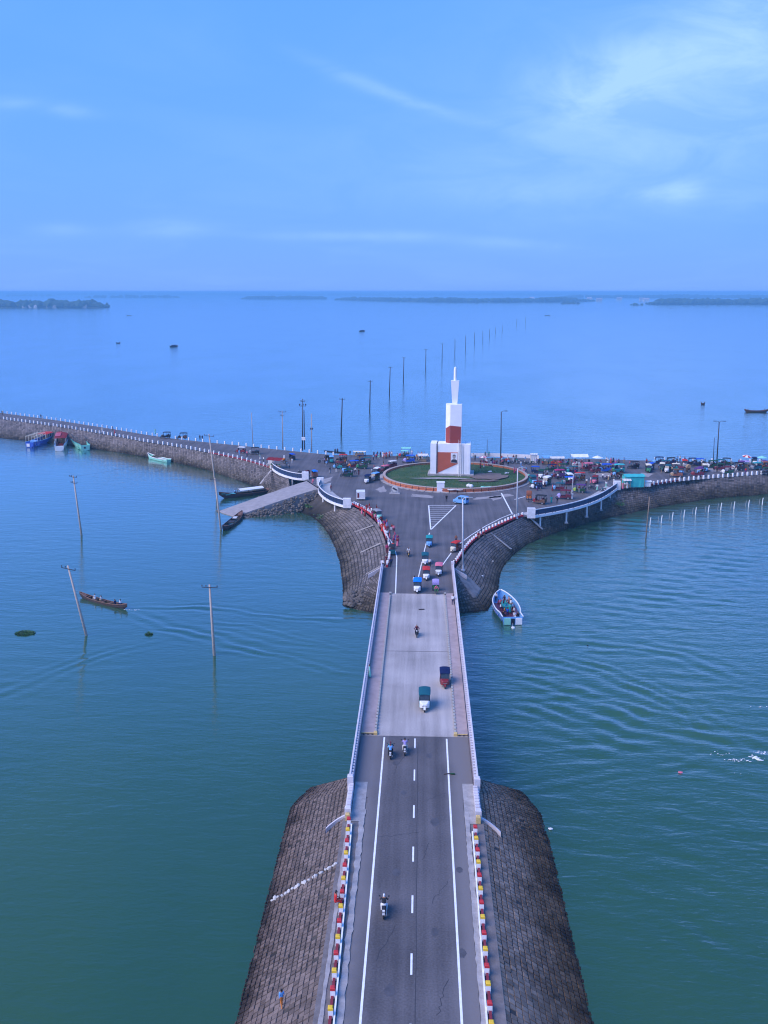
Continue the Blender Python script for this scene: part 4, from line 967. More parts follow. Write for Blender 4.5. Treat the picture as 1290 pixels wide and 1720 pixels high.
pole(508, 755, 508.5, 670, 0, 'tall double pole with a white meter box at the plaza corner', [(.95, .6, 0), (.86, .9, 0)], group=KP, extra=trafo, m=darksteel, r=(.18, .1))
pole(523.5, 757, 523, 695, 0, 'slim pale pole with two dark switches right of the double pole', r=(.13, .10), group=KP, extra=lambda r_, d: [build(MB().box(d * .6 + V3((s, -.1, 0)), (.22, .2, .5)), 'switch', paint('charcoal'), r_) for s in (-.2, .3)])
# row of poles marching out across the lake
row = [(573, 729, 575, 669), (621, 691, 622, 639), (654, 663, 655.5, 616), (677.5, 642, 678.5, 600), (715, 621, 715.5, 586), (742.5, 606, 743, 577), (764, 596, 764.3, 569), (782, 587, 782.3, 563), (797, 577, 797.2, 558.5), (811, 572, 811, 556), (822, 566, 822, 552), (832, 560, 832, 550), (843.5, 557, 843.5, 546), (868, 545, 868, 535), (883, 543, 883, 532)]
words = ['first', 'second', 'third', 'fourth', 'fifth', 'sixth', 'seventh', 'eighth', 'ninth', 'tenth', 'eleventh', 'twelfth', 'thirteenth', 'fourteenth', 'fifteenth']
for i, r_ in enumerate(row):
    pole(*r_, WZ, f'{words[i]} from the causeway in the row of poles crossing the open lake', [(.97, .9, 0)] if i < 6 else (), r=(.24, .16), m=darksteel, group='poles crossing the lake')
# lamp posts
def lamp(bx, by, tx, ty, label, z0=0, m=paint('silver'), heads=1, r=(.16, .10)):
    def ex(root, d):
        for k in range(heads):
            s = 1 if heads == 1 else (-1, 1)[k]
            build(MB().tube([d, d + V3((s * .5, -.15, .28)), d + V3((s * 1.0, -.3, .3))], .05, 6), 'lamp_arm', m, root)
            build(MB().box(d + V3((s * 1.15, -.35, .3)), (.7, .26, .14), ch=.04), 'lamp_head', paint('grey') if m != darksteel else darksteel, root)
        build(MB().lathe([(.3, 0), (.3, .1), (.17, .2), (.17, .9)], 10), 'base_sleeve', m, root)
    return pole(bx, by, tx, ty, z0, label, r=r, m=m, cat='lamp post', extra=ex, name='lamp_post')
lamp(777.6, 958, 777.3, 838, 'white lamp post on the concrete chute right of the bridge end', z0=-.4)
lamp(868, 871, 869.5, 787, 'white lamp post at the end of the long lookout railing')
lamp(841, 772, 842, 692, 'dark lamp post on the far side of the plaza right of the monument', m=darksteel, r=(.16, .11))
lamp(1204, 776, 1208, 709, 'dark twin headed lamp post on the right causeway', m=darksteel, heads=2, r=(.16, .11))
lamp(961, 830, 963, 797, 'short grey lamp post among the rickshaws on the right', r=(.1, .07))
pole(1198, 776, 1200, 735, 0, 'dark inclined stay post beside the twin headed lamp post', r=(.10, .06), m=darksteel, cat='post')
pole(818, 770, 818.5, 738, 0, 'thin short dark mast behind the monument lawn', r=(.07, .05), m=darksteel, cat='post')
# paired white stakes in the right bay
stk = recalc(MB().tube([(0, 0, -1.2), (.05, 0, .8), (.12, 0, 1.55)], [.10, .09, .08], 7).mesh('stake')); stt = recalc(MB().tube([(-.62, .1, -1.2), (-.56, .1, .6), (-.5, .1, 1.35)], [.06, .06, .05], 6).mesh('thin_stake'))
for i, (px, py) in enumerate([(1091.5, 882), (1110.5, 878), (1129, 873), (1148.5, 868.8), (1168, 864), (1189.5, 860.5), (1210.5, 856.5), (1232.5, 854.5), (1257, 851.5), (1280, 848)]):
    r_ = tag(empty('mooring_stake', P(px, py, WZ)), f'{words[i]} pair of leaning white stakes from the weathered pole in the right bay', 'stake', 'white stakes in the right bay')
    link('stake', stk, paint('white'), r_); link('thin_stake', stt, paint('grey'), r_)
# faint wires
wires('wire', top(P(475, 753), 474, 691), top(P(508, 755), 508.5, 677), .6, 'power wire between the crossarm pole and the double pole')
wires('wire', top(P(137, 899, WZ), 123, 800), top(P(364.5, 836, WZ), 351, 731), 1.6, 'power wire spanning between the two leaning poles in the left water')
wires('wire', top(P(364.5, 836, WZ), 351, 731), top(P(475, 753), 474, 691), 1.2, 'power wire rising from the leaning pole to the causeway crossarm pole')

# ================================================================== PEOPLE
def skeleton(pose):
    v, e, r, g = [], [], [], []                      # joints, bones, radii, garment of each joint
    def J(p, rad, gm, par=None):
        v.append(p); r.append(rad if isinstance(rad, tuple) else (rad, rad)); g.append(gm)
        if par is not None: e.append((par, len(v) - 1))
        return len(v) - 1
    SK, HR, SH, TR, SO = 0, 1, 2, 3, 4
    pel = {'stand': (0, 0, .92), 'walk': (0, 0, .91), 'dress': (0, 0, .92), 'sit': (0, 0, .50), 'ride': (0, -.18, .86)}[pose]
    lean = {'stand': 0, 'walk': .05, 'dress': .02, 'sit': .06, 'ride': .16}[pose]
    pz = pel[2]; py = pel[1]
    p0 = J(pel, (.135, .11), TR)
    w_ = J((0, py + lean * .4, pz + .16), (.125, .095), SH, p0); c = J((0, py + lean, pz + .36), (.15, .11), SH, w_)
    n = J((0, py + lean * 1.15, pz + .53), (.06, .06), SK, c); h0 = J((0, py + lean * 1.2 + .02, pz + .62), (.078, .09), SK, n); h1 = J((0, py + lean * 1.2 + .005, pz + .70), (.088, .102), HR, h0); J((0, py + lean * 1.2 - .01, pz + .765), (.06, .07), HR, h1)
    J((0, py + lean * 1.2 + .125, pz + .635), (.014, .014), SK, h0)      # nose
    for s in (-1, 1):
        sh = J((s * .17, py + lean, pz + .45), (.066, .066), SH, c)
        if pose == 'ride': el, wr, dr = (s * .27, py + .28, pz + .22), (s * .31, py + .53, pz + .16), V3((0, .07, -.02))
        elif pose == 'sit': el, wr, dr = (s * .22, .03, pz + .2), (s * .14, .26, pz + .12), V3((0, .08, -.02))
        elif pose == 'walk': el, wr, dr = (s * .23, -.03 + s * .07, pz + .2), (s * .23, .06 + s * .14, pz - .03), V3((0, .03, -.08))
        else: el, wr, dr = (s * .23, -.02, pz + .19), (s * .23, .06, pz - .05), V3((0, .02, -.085))
        e1 = J(el, .045, SH, sh); w1 = J(wr, .03, SK, e1); pm = J(tuple(V3(wr) + dr * .9), (.036, .024), SK, w1)
        side = V3((0, 1, 0)) if pose not in ('ride', 'sit') else V3((1, 0, 0))
        for k in range(4):
            a = J(tuple(V3(wr) + dr * 1.5 + side * (k - 1.5) * .02), .0095, SK, pm); J(tuple(V3(wr) + dr * (2.0 + (.1, .22, .16, 0)[k]) + side * (k - 1.5) * .022 + V3((-s * .014, 0, 0))), .008, SK, a)
        a = J(tuple(V3(wr) + dr * .9 + side * .045), .011, SK, w1); J(tuple(V3(wr) + dr * 1.5 + side * .05), .009, SK, a)
    if pose == 'dress':
        k1 = J((0, 0, .6), (.19, .16), TR, p0); k2 = J((0, 0, .28), (.235, .2), TR, k1); J((0, 0, .05), (.26, .23), TR, k2)
    else:
        for s in (-1, 1):
            if pose == 'ride': kn, an, toe = (s * .21, py + .40, pz - .18), (s * .19, py + .12, pz - .56), (s * .21, py + .28, pz - .60)
            elif pose == 'sit': kn, an, toe = (s * .12, .40, pz + .02), (s * .12, .42, .09), (s * .13, .57, .05)
            elif pose == 'walk': kn, an, toe = (s * .1, .06 + s * .16, .5), (s * .1, -.05 + s * .24, .09 if s > 0 else .13), (s * .11, .1 + s * .24, .045)
            else: kn, an, toe = (s * .105, .02, .5), (s * .11, -.03, .085), (s * .13, .12, .04)
            hp = J((s * .09, py, pz - .06), (.092, .095), TR, p0); k_ = J(kn, .068, TR, hp); a_ = J(an, .045, TR, k_); J(toe, (.04, .032), SO, a_)
    return v, e, r, g
def person_mesh(pose):
    v, e, r, g = skeleton(pose)
    me = bpy.data.meshes.new('person'); me.from_pydata(v, e, []); o = bpy.data.objects.new('tmp', me); C.objects.link(o)
    o.modifiers.new('skin', 'SKIN'); sk = me.skin_vertices[0].data
    for i, rr in enumerate(r): sk[i].radius = rr
    for i in range(len(v)): sk[i].use_root = (i == 0)
    ss = o.modifiers.new('sub', 'SUBSURF'); ss.levels = 1; ss.render_levels = 1
    dg = bpy.context.evaluated_depsgraph_get(); dg.update()
    out = bpy.data.meshes.new_from_object(o.evaluated_get(dg)); out.name = 'person'
    bpy.data.objects.remove(o)
    V = [V3(p) for p in v]
    out.materials.clear()
    for _ in range(5): out.materials.append(None)
    for f in out.polygons:
        c = f.center; best = 1e9; gi = 0
        for a, b in e:
            d = V[b] - V[a]; t = max(0, min(1, (c - V[a]).dot(d) / max(d.length_squared, 1e-9))); q = (c - V[a] - d * t).length / (.5 * (max(r[a]) + max(r[b])))
            if q < best: best = q; gi = g[a] if t < .5 else g[b]
        f.material_index = gi; f.use_smooth = True
    # keep the face skin-coloured: hair only on the back and the crown
    hz_ = max(p[2] for p in v); yc = V[4].y
    for f in out.polygons:
        if f.material_index == 1 and f.center.z < hz_ - .06 and f.center.y > yc + .035: f.material_index = 0
        if f.material_index == 0 and hz_ - .2 < f.center.z and f.center.y < yc - .03: f.material_index = 1
    return out
PM = {p: person_mesh(p) for p in ('stand', 'walk', 'dress', 'sit', 'ride')}
PEOPLE = 0
def person(loc, pose, shirt, legs, label, yaw=0.0, s=1.0, hair='hair', group=None, shoes='charcoal'):
    ms = [cloth('skin'), paint('hair') if hair == 'hair' else paint(hair), cloth(shirt), cloth(legs), cloth(shoes)]
    me = PM[pose]
    o = link('person', me, ms, None, loc, R(yaw), override=True)
    o.scale = (s * .91, s * .91, s * .91)
    return tag(o, label, 'person', group)

# ================================================================== VEHICLES
MX_ = Matrix.Rotation(math.pi / 2, 4, 'Y')
def wheel_meshes(r, w_):
    ty = MB().lathe([(r * .72, -w_ * .5), (r * .9, -w_ * .55), (r, -w_ * .3), (r, w_ * .3), (r * .9, w_ * .55), (r * .72, w_ * .5)], 16, 0, MX_, closed=True)
    rm = MB().lathe([(0, -w_ * .2), (r * .3, -w_ * .35), (r * .74, -w_ * .3), (r * .74, w_ * .3), (r * .3, w_ * .35), (0, w_ * .2)], 12, 0, MX_)
    return recalc(ty.mesh('tyre', True)), recalc(rm.mesh('rim'))
W_E = wheel_meshes(.25, .11); W_M = wheel_meshes(.30, .10); W_V = wheel_meshes(.30, .18)
def wheel(W, loc, parent):
    o = link('wheel', W[0], rubber, parent, loc); link('rim', W[1], steel, o); return o
def arcs(w2, z, crown, n=7): return [(w2 * (2 * k / (n - 1) - 1), z + crown * (1 - (2 * k / (n - 1) - 1) ** 2)) for k in range(n)]
def easy_parts():
    T = {}
    b = MB(); b.box((0, -.82, .62), (1.06, .98, .62), ch=.04); b.box((0, .12, .36), (1.04, .95, .14), ch=.02); b.box((0, -.3, .50), (1.0, .1, .4))
    for s in (-1, 1): b.box((s * .5, .1, .52), (.05, .9, .22))
    T['body'] = b
    c = MB(); rings = []
    for (y, hw, z0, z1) in ((.50, .50, .30, .98), (.75, .47, .32, .96), (.98, .36, .38, .88), (1.12, .20, .46, .78)):
        rings.append([(-hw, y, z0), (hw, y, z0), (hw, y, z1 - .1), (hw * .8, y, z1), (-hw * .8, y, z1), (-hw, y, z1 - .1)])
    T['front_cowl'] = c.loft(rings)
    T['windscreen'] = MB().loft([[(-.45, .60, .97), (.45, .60, .97), (.45, .57, .97), (-.45, .57, .97)], [(-.44, .42, 1.56), (.44, .42, 1.56), (.44, .39, 1.56), (-.44, .39, 1.56)]])
    r = MB(); rings = []
    for (y, hw, z, cr_) in ((-1.38, .54, 1.56, .05), (-1.25, .58, 1.62, .09), (-.4, .60, 1.64, .11), (.35, .58, 1.62, .10), (.55, .52, 1.56, .06)):
        a = arcs(hw, z, cr_); rings.append([(x, y, zz) for x, zz in a] + [(x, y, zz - .06) for x, zz in a[::-1]])
    T['roof'] = r.loft(rings)
    p = []
    for s in (-1, 1):
        p += [[(s * .47, .58, .95), (s * .46, .40, 1.6)], [(s * .52, -.30, .5), (s * .53, -.30, 1.62)], [(s * .52, -1.28, .9), (s * .52, -1.30, 1.6)]]
    T['_posts'] = p
    T['seat'] = MB().box((0, -.55, .66), (.92, .42, .14), ch=.03).box((0, -.80, .95), (.92, .1, .5), ch=.03).box((0, .12, .62), (.6, .32, .14), ch=.03)
    T['rear_panel'] = MB().box((0, -1.33, .98), (1.0, .05, .30)).box((0, -1.345, .66), (.36, .02, .16))
    f = MB(); rings = []
    for k in range(7):
        a = R(20 + 140 * k / 6); y, z = 1.12 + .32 * math.cos(a), .25 + .32 * math.sin(a); rings.append([(-.1, y, z), (.1, y, z), (.1, y - .02 * math.cos(a), z - .03), (-.1, y - .02 * math.cos(a), z - .03)])
    T['front_fender'] = f.loft(rings)
    h = MB().box((0, 1.1, .62), (.5, .06, .05))
    T['bumper'] = h
    T['headlight'] = MB().lathe([(0, 0), (.09, 0), (.08, -.1), (0, -.12)], 10, 0, Matrix.Rotation(-math.pi / 2, 4, 'X'))
    return T
_T = easy_parts(); POSTS = _T.pop('_posts')
EM = {k: recalc(m.mesh(k)) for k, m in _T.items()}
EP = [recalc(MB().tube(q, .022, 6).mesh('roof_post')) for q in POSTS]
def easybike(loc, yaw, roof, body, front, label, group=None, s=1.0, driver=None, cover=None):
    o = tag(empty('auto_rickshaw', loc, R(yaw)), label, 'rickshaw', group); s *= .95; o.scale = (s, s, s)
    colr = dict(body=body, front_cowl=front, roof=roof, rear_panel=body, front_fender=front)
    for k, me in EM.items():
        if k == 'headlight':
            for sx_ in (-1, 1): link(k, me, paint('silver'), o, (sx_ * .24, 1.02, .74), override=True)
            continue
        m = glass if k == 'windscreen' else cloth('maroon') if k == 'seat' else steel if k == 'bumper' else (cloth if k == 'roof' else paint)(colr[k])
        link(k, me, m, o, override=True)
    for me in EP: link('roof_post', me, darksteel, o)
    wheel(W_E, (0, 1.14, .25), o); wheel(W_E, (-.5, -.85, .25), o); wheel(W_E, (.5, -.85, .25), o)
    if driver: person(V3(loc) + Matrix.Rotation(R(yaw), 3, 'Z') @ V3((0, .02, .15)) * s, 'sit', driver[0], 'charcoal', driver[1], yaw)
    return o
# pedal rickshaw with a folding hood
def hoodmesh():
    m = MB(); rings = []
    for k in range(7):
        a = R(-10 + 118 * k / 6); y, z = -.62 + .42 * math.cos(a) - .1, 1.02 + .62 * math.sin(a)
        a_ = arcs(.46, 0, .06); rings.append([(x, y, z + zz) for x, zz in a_] + [(x, y, z + zz - .03) for x, zz in a_[::-1]])
    return m.loft(rings)
HOOD = recalc(hoodmesh().mesh('hood'))
HSIDE = recalc(MB().add([(-.46, -.3, .95), (-.46, -1.12, 1.0), (-.46, -1.1, 1.55), (-.46, -.72, 1.66), (.46, -.3, .95), (.46, -1.12, 1.0), (.46, -1.1, 1.55), (.46, -.72, 1.66)], [(0, 1, 2, 3), (7, 6, 5, 4), (1, 5, 6, 2)]).mesh('hood_side'))
RSEAT = recalc(MB().box((0, -.72, .78), (.86, .5, .2), ch=.03).box((0, -1.0, 1.05), (.86, .12, .4), ch=.03).mesh('seat')); RBOX = recalc(MB().box((0, -.72, .5), (.8, .62, .34), taper=1.1).mesh('seat_box'))
RFR = recalc(MB().tube([(0, 1.1, .36), (0, .95, .95), (0, .35, .5), (0, -.55, .38)], .025, 6).tube([(0, .95, .92), (0, .25, .9), (0, .3, .5)], .02, 6).tube([(-.3, .85, 1.02), (0, .95, 1.0), (.3, .85, 1.02)], .018, 6).box((0, .22, .93), (.16, .28, .07)).mesh('frame'))
W_R = wheel_meshes(.36, .05)
def rickshaw(loc, yaw, hood, body, label, group=None, s=1.0):
    o = tag(empty('cycle_rickshaw', loc, R(yaw)), label, 'rickshaw', group); o.scale = (s, s, s)
    link('hood', HOOD, cloth(hood), o, override=True); link('hood_side', HSIDE, cloth(hood), o, override=True); link('seat', RSEAT, cloth(body), o, override=True); link('seat_box', RBOX, paint(body), o, override=True); link('frame', RFR, darksteel, o, override=True)
    wheel(W_R, (0, 1.1, .36), o); wheel(W_R, (-.46, -.72, .36), o); wheel(W_R, (.46, -.72, .36), o)
    return o
# motorcycle
def moto_parts():
    T = {}
    t = MB(); t.loft([[(-.10, -.12, .72), (.10, -.12, .72), (.10, -.12, .86), (-.10, -.12, .86)], [(-.16, .12, .70), (.16, .12, .70), (.14, .12, .96), (-.14, .12, .96)], [(-.13, .34, .72), (.13, .34, .72), (.10, .34, .92), (-.10, .34, .92)]]); T['fuel_tank'] = t
    T['seat'] = MB().loft([[(-.11, .0, .76), (.11, .0, .76), (.10, .0, .84), (-.10, .0, .84)], [(-.14, -.35, .76), (.14, -.35, .76), (.13, -.35, .85), (-.13, -.35, .85)], [(-.09, -.78, .82), (.09, -.78, .82), (.08, -.78, .92), (-.08, -.78, .92)]])
    T['engine'] = MB().box((0, .08, .45), (.34, .42, .40), ch=.04).box((0, .1, .26), (.2, .7, .06))
    T['frame'] = MB().tube([(0, .62, .30), (0, .42, .98)], .035, 6).tube([(0, .4, .85), (0, -.1, .7), (0, -.62, .72)], .035, 6).tube([(-.1, -.62, .3), (-.1, -.2, .42), (-.1, .1, .4)], .03, 6).tube([(.1, -.62, .3), (.1, -.2, .42), (.1, .1, .4)], .03, 6)
    T['handlebar'] = MB().tube([(-.36, .28, 1.05), (-.2, .38, 1.06), (0, .42, 1.0), (.2, .38, 1.06), (.36, .28, 1.05)], .018, 6)
    T['mirror'] = MB().tube([(-.25, .36, 1.06), (-.34, .38, 1.24)], .01, 5).box((-.36, .38, 1.26), (.13, .03, .08)).tube([(.25, .36, 1.06), (.34, .38, 1.24)], .01, 5).box((.36, .38, 1.26), (.13, .03, .08))
    T['headlight'] = MB().lathe([(0, .1), (.06, .08), (.10, 0), (.09, -.02), (0, -.03)], 12, 0, Matrix.Translation((0, .56, .92)) @ Matrix.Rotation(math.pi / 2, 4, 'X'))
    T['front_mudguard'] = MB().loft([[(-.06, .65 + .34 * math.cos(a), .30 + .34 * math.sin(a)), (.06, .65 + .34 * math.cos(a), .30 + .34 * math.sin(a)), (.06, .65 + .32 * math.cos(a), .30 + .32 * math.sin(a)), (-.06, .65 + .32 * math.cos(a), .30 + .32 * math.sin(a))] for a in [R(30 + 20 * k) for k in range(7)]])
    T['tail'] = MB().box((0, -.82, .80), (.18, .2, .12)).box((0, -.98, .62), (.20, .02, .16))
    T['exhaust'] = MB().tube([(.16, .2, .3), (.18, -.3, .32), (.2, -.85, .42)], [.03, .045, .055], 8)
    return {k: recalc(m.mesh(k)) for k, m in T.items()}
MM = moto_parts()
def motorcycle(loc, yaw, colour, label, group=None):
    o = tag(empty('motorcycle', loc, R(yaw)), label, 'motorcycle', group); o.scale = (.88, .88, .88)
    for k, me in MM.items():
        m = {'fuel_tank': paint(colour), 'seat': cloth('charcoal'), 'engine': darksteel, 'frame': darksteel, 'handlebar': darksteel, 'mirror': paint('charcoal'), 'headlight': paint('white'), 'front_mudguard': paint(colour), 'tail': paint('white'), 'exhaust': steel}[k]
        link(k, me, m, o, override=True)
    wheel(W_M, (0, .65, .30), o); wheel(W_M, (0, -.65, .30), o)
    return o
def ridden(px, py, yaw, colour, shirt, legs, helmet, label, plabel, pil=None):
    loc = P(px, py); motorcycle(loc, yaw, colour, label); rot = Matrix.Rotation(R(yaw), 3, 'Z')
    person(loc + rot @ V3((0, .02, 0)), 'ride', shirt, legs, plabel, yaw, hair=helmet)
    if pil: person(loc + rot @ V3((0, -.42, .04)), 'ride', pil[0], pil[1], pil[3], yaw, hair=pil[2])

# -- on the near road and the bridge (photo pixel of the wheels on the ground)
ridden(645, 1534, 0, 'black', 'charcoal', 'white', 'white', 'black motorcycle ridden away along the near road', 'rider in white helmet and white trousers on the near road', None)
ridden(656, 1270, 0, 'black', 'darkteal', 'black', 'maroon', 'dark motorcycle at the bridge joint beside the white edge line', 'rider in dark teal with a maroon helmet at the bridge joint', ('skyblue', 'charcoal', 'maroon', 'pillion in pale blue behind the maroon helmeted rider'))
ridden(680, 1264, 0, 'white', 'lilac', 'offwhite', 'black', 'white motorcycle at the bridge joint nearer the lane dashes', 'rider in pale lilac shirt with dark helmet at the bridge joint')
ridden(700, 1068, 180, 'black', 'maroon', 'black', 'hair', 'dark motorcycle alone on the far span of the bridge', 'rider in maroon on the lone motorcycle on the far span')
E_ = 'rickshaws coming over the bridge'
easybike(P(713, 1188), 180, 'darkteal', 'teal', 'white', 'teal auto rickshaw with white front on the near bridge span', E_, 1.08, driver=('teal', 'driver sitting in the teal auto rickshaw on the near bridge span'))
easybike(P(747, 1150), 180, 'navy', 'maroon', 'darkred', 'dark red auto rickshaw with blue roof beside the right footpath', E_, 1.0, driver=('grey', 'driver sitting in the dark red auto rickshaw beside the right footpath'))
easybike(P(701, 993), 178, 'brightblue', 'navy', 'white', 'auto rickshaw with bright blue roof entering the bridge', E_, 1.05, driver=('white', 'driver sitting in the bright blue roofed auto rickshaw'))
rickshaw(P(732, 994), 182, 'lilac', 'green', 'cycle rickshaw with lilac and pink hood at the far bridge joint', E_, 1.0)
person(P(733, 999), 'ride', 'pink', 'green', 'rickshaw puller in pink on the lilac hooded cycle rickshaw', 180)
easybike(P(716, 972), 180, 'red', 'darkred', 'white', 'red roofed auto rickshaw behind the bright blue one', E_)
easybike(P(737, 965), 176, 'pink', 'charcoal', 'white', 'pinkish red roofed auto rickshaw nearest the right parapet', E_)
easybike(P(714, 947), 180, 'darkteal', 'charcoal', 'white', 'dark teal roofed auto rickshaw on the centre line with a man beside it', E_)
easybike(P(721, 917), 178, 'teal', 'darkteal', 'skyblue', 'blue green auto rickshaw just below the painted triangle', E_)
easybike(P(764, 926), 150, 'red', 'rust', 'cream', 'orange red auto rickshaw at the right edge line of the curve', E_)
easybike(P(659, 930), -2, 'charcoal', 'darkteal', 'grey', 'dark auto rickshaw driving away at the left edge line', None, .95)
ridden(686, 934, 184, 'gold', 'white', 'navy', 'hair', 'golden yellow motorcycle coming down the left lane of the plaza', 'rider in white shirt and dark trousers on the golden motorcycle')
person(P(722, 953), 'walk', 'white', 'charcoal', 'man in white shirt walking beside the dark teal roofed rickshaw', 175)
person(P(696, 984), 'walk', 'offwhite', 'navy', 'man in pale shirt walking left of the bright blue rickshaw', 10)
person(P(766, 913), 'stand', 'rust', 'charcoal', 'dark haired man standing behind the orange red rickshaw', 170)
person(P(761, 1017), 'walk', 'white', 'navy', 'man in white shirt on the right bridge footpath', 170, 1.05)
person(P(764, 955), 'stand', 'black', 'black', 'person in black at the right end of the bridge parapet', 60)
person(P(621, 1138, .2), 'dress', 'mint', 'mint', 'person in mint green leaning at the left bridge parapet', 90)
person(P(644, 956), 'sit', 'white', 'charcoal', 'man in white sitting on the left parapet end pillar', 110).location.z = .45
person(P(657, 952), 'walk', 'navy', 'black', 'man in dark clothes walking below the dark rickshaw by the left line', 175)
person(P(649, 948), 'stand', 'maroon', 'maroon', 'person in maroon standing at the left bridge end', 0)
# people in red along the left curve
for i, (px, py, pose, a, b, lb, yw) in enumerate([
    (608, 864, 'dress', 'red', 'pink', 'person in pink and red sitting on the left curve beam', -60), (604, 859, 'stand', 'maroon', 'darkred', 'person in maroon behind the pink and red figure on the left curve', 120),
    (616, 861, 'dress', 'darkred', 'darkred', 'person in dark red standing nearest the grey roofed rickshaw', 160), (613, 868, 'dress', 'red', 'darkred', 'person in red and dark red leaning over the curve beam', -80),
    (626, 872, 'dress', 'magenta', 'darkred', 'person in magenta among the red crowd below the green rickshaw', 30), (631, 877, 'stand', 'pink', 'maroon', 'person in pink shirt near the middle of the left curve', 200),
    (636, 886, 'stand', 'lilac', 'offwhite', 'person in lilac and white at the posts of the left curve', 150), (642, 893, 'dress', 'red', 'red', 'person in bright red flared dress on the left curve', 180),
    (647, 897, 'dress', 'red', 'magenta', 'person in red with magenta skirt beside the bright red dress', 170), (646, 888, 'dress', 'magenta', 'red', 'person in magenta with red skirt behind the bright red dress', 20),
    (640, 881, 'stand', 'darkred', 'charcoal', 'person in dark red shirt above the bright red dress', 20), (651, 905, 'stand', 'white', 'navy', 'person in white shirt on the asphalt by the left edge line', 30),
    (624, 866, 'stand', 'white', 'brown', 'person in white top behind the red crowd on the left curve', 120), (649, 917, 'stand', 'maroon', 'black', 'person in maroon shirt at the lower posts of the left curve', 0),
    (650, 930, 'stand', 'magenta', 'maroon', 'person in magenta shirt at the lowest posts of the left curve', 0)]):
    person(P(px, py), pose, a, b, lb, yw, 1.12, group='people along the left curve')
for i, (px, py, pose, a, b, lb, yw) in enumerate([(803, 904, 'sit', 'red', 'tan', 'person in red sitting on the right curve beam', -150), (808, 900, 'stand', 'navy', 'white', 'person in dark blue standing on the right curve', -120), (812, 902, 'sit', 'darkred', 'charcoal', 'person in dark red sitting right of the one in red', -140)]):
    person(P(px, py), pose, a, b, lb, yw, group='people along the right curve')
# people on the near left slope
def slope_z(x): return -.1 + (WZ + .1) * ((-x - 5.85) / 5.5) + .08
q = P(474, 1706, -2.3); person((q.x, q.y, slope_z(q.x)), 'walk', 'skyblue', 'orange', 'boy in pale blue shirt and orange shorts on the near left slope', 30, .84, shoes='skin')
q = P(563, 1522, 0); person((q.x, q.y, -.05), 'sit', 'red', 'red', 'person in bright red sitting by the near left guard posts', -70, 1.1)

# -- minibus and delivery van
def van(loc, yaw, colour, label, L_=2.9, W_=1.35, H_=1.6, s=1.0):
    o = tag(empty('small_van', loc, R(yaw)), label, 'van'); h = W_ / 2
    rings = []
    for (y, hw, z0, z1, in_) in ((-L_ / 2, h * .96, .35, H_ * .92, .06), (-L_ / 2 + .12, h, .3, H_, .09), (L_ * .12, h, .3, H_, .09), (L_ * .36, h, .3, H_ * .62, .05), (L_ / 2, h * .9, .35, H_ * .5, .05)):
        rings.append([(-hw, y, z0), (hw, y, z0), (hw, y, z0 + (z1 - z0) * .55), (hw - in_, y, z1), (-hw + in_, y, z1), (-hw, y, z0 + (z1 - z0) * .55)])
    build(MB().loft(rings), 'body', paint(colour), o)
    for s_ in (-1, 1):
        for a, b in ((-L_ * .44, -L_ * .18), (-L_ * .14, L_ * .1)):
            build(MB().add([(s_ * (h - .015), a, 1.02), (s_ * (h - .015), b, 1.02), (s_ * (h - .075), b, H_ - .14), (s_ * (h - .075), a, H_ - .14), (s_ * (h + .004), a, 1.02), (s_ * (h + .004), b, 1.02), (s_ * (h - .06), b, H_ - .14), (s_ * (h - .06), a, H_ - .14)], [(4, 5, 6, 7), (0, 1, 5, 4), (2, 3, 7, 6)]), 'side_window', glass, o)
        for y in (-L_ * .3, L_ * .33): wheel(W_V, (s_ * (h - .08), y, .3), o)
        build(MB().box((s_ * .45, L_ / 2 - .01, .62), (.22, .05, .14), ch=.02), 'headlight', paint('silver'), o)
    build(MB().add([(-h * .82, L_ * .365, .98), (h * .82, L_ * .365, .98), (h * .74, L_ * .15, H_ - .08), (-h * .74, L_ * .15, H_ - .08), (-h * .82, L_ * .385, 1.0), (h * .82, L_ * .385, 1.0), (h * .74, L_ * .17, H_ - .06), (-h * .74, L_ * .17, H_ - .06)], [(4, 5, 6, 7), (0, 1, 5, 4), (2, 3, 7, 6)]), 'windscreen', glass, o)
    build(MB().box((0, -L_ / 2 - .01, 1.15), (W_ * .7, .03, .4)), 'rear_window', glass, o)
    return o
van(P(774, 846), 60, 'skyblue', 'small pale blue van in front of the round brick wall')
tr_ = tag(empty('delivery_truck', P(606, 838), R(4)), 'small white delivery truck with red side label near the left lookout', 'truck')
build(MB().box((0, -.5, 1.05), (1.75, 2.0, 1.55), ch=.03), 'cargo_box', paint('white'), tr_); build(MB().box((-.52, -1.52, 1.05), (.34, .03, .95)), 'red_label', paint('darkred'), tr_)
build(MB().loft([[(-.72, .62, .45), (.72, .62, .45), (.70, .62, 1.65), (-.70, .62, 1.65)], [(-.74, 1.2, .42), (.74, 1.2, .42), (.68, 1.1, 1.62), (-.68, 1.1, 1.62)], [(-.70, 1.55, .42), (.70, 1.55, .42), (.68, 1.5, .95), (-.68, 1.5, .95)]]), 'cab', paint('charcoal'), tr_)
build(MB().box((0, 0, .38), (1.3, 2.9, .14)), 'chassis', darksteel, tr_); build(MB().box((0, -1.56, .36), (1.7, .1, .14)), 'rear_bumper', paint('white'), tr_)
for s_ in (-1, 1):
    for y in (-.9, 1.05): wheel(W_V, (s_ * .66, y, .3), tr_)

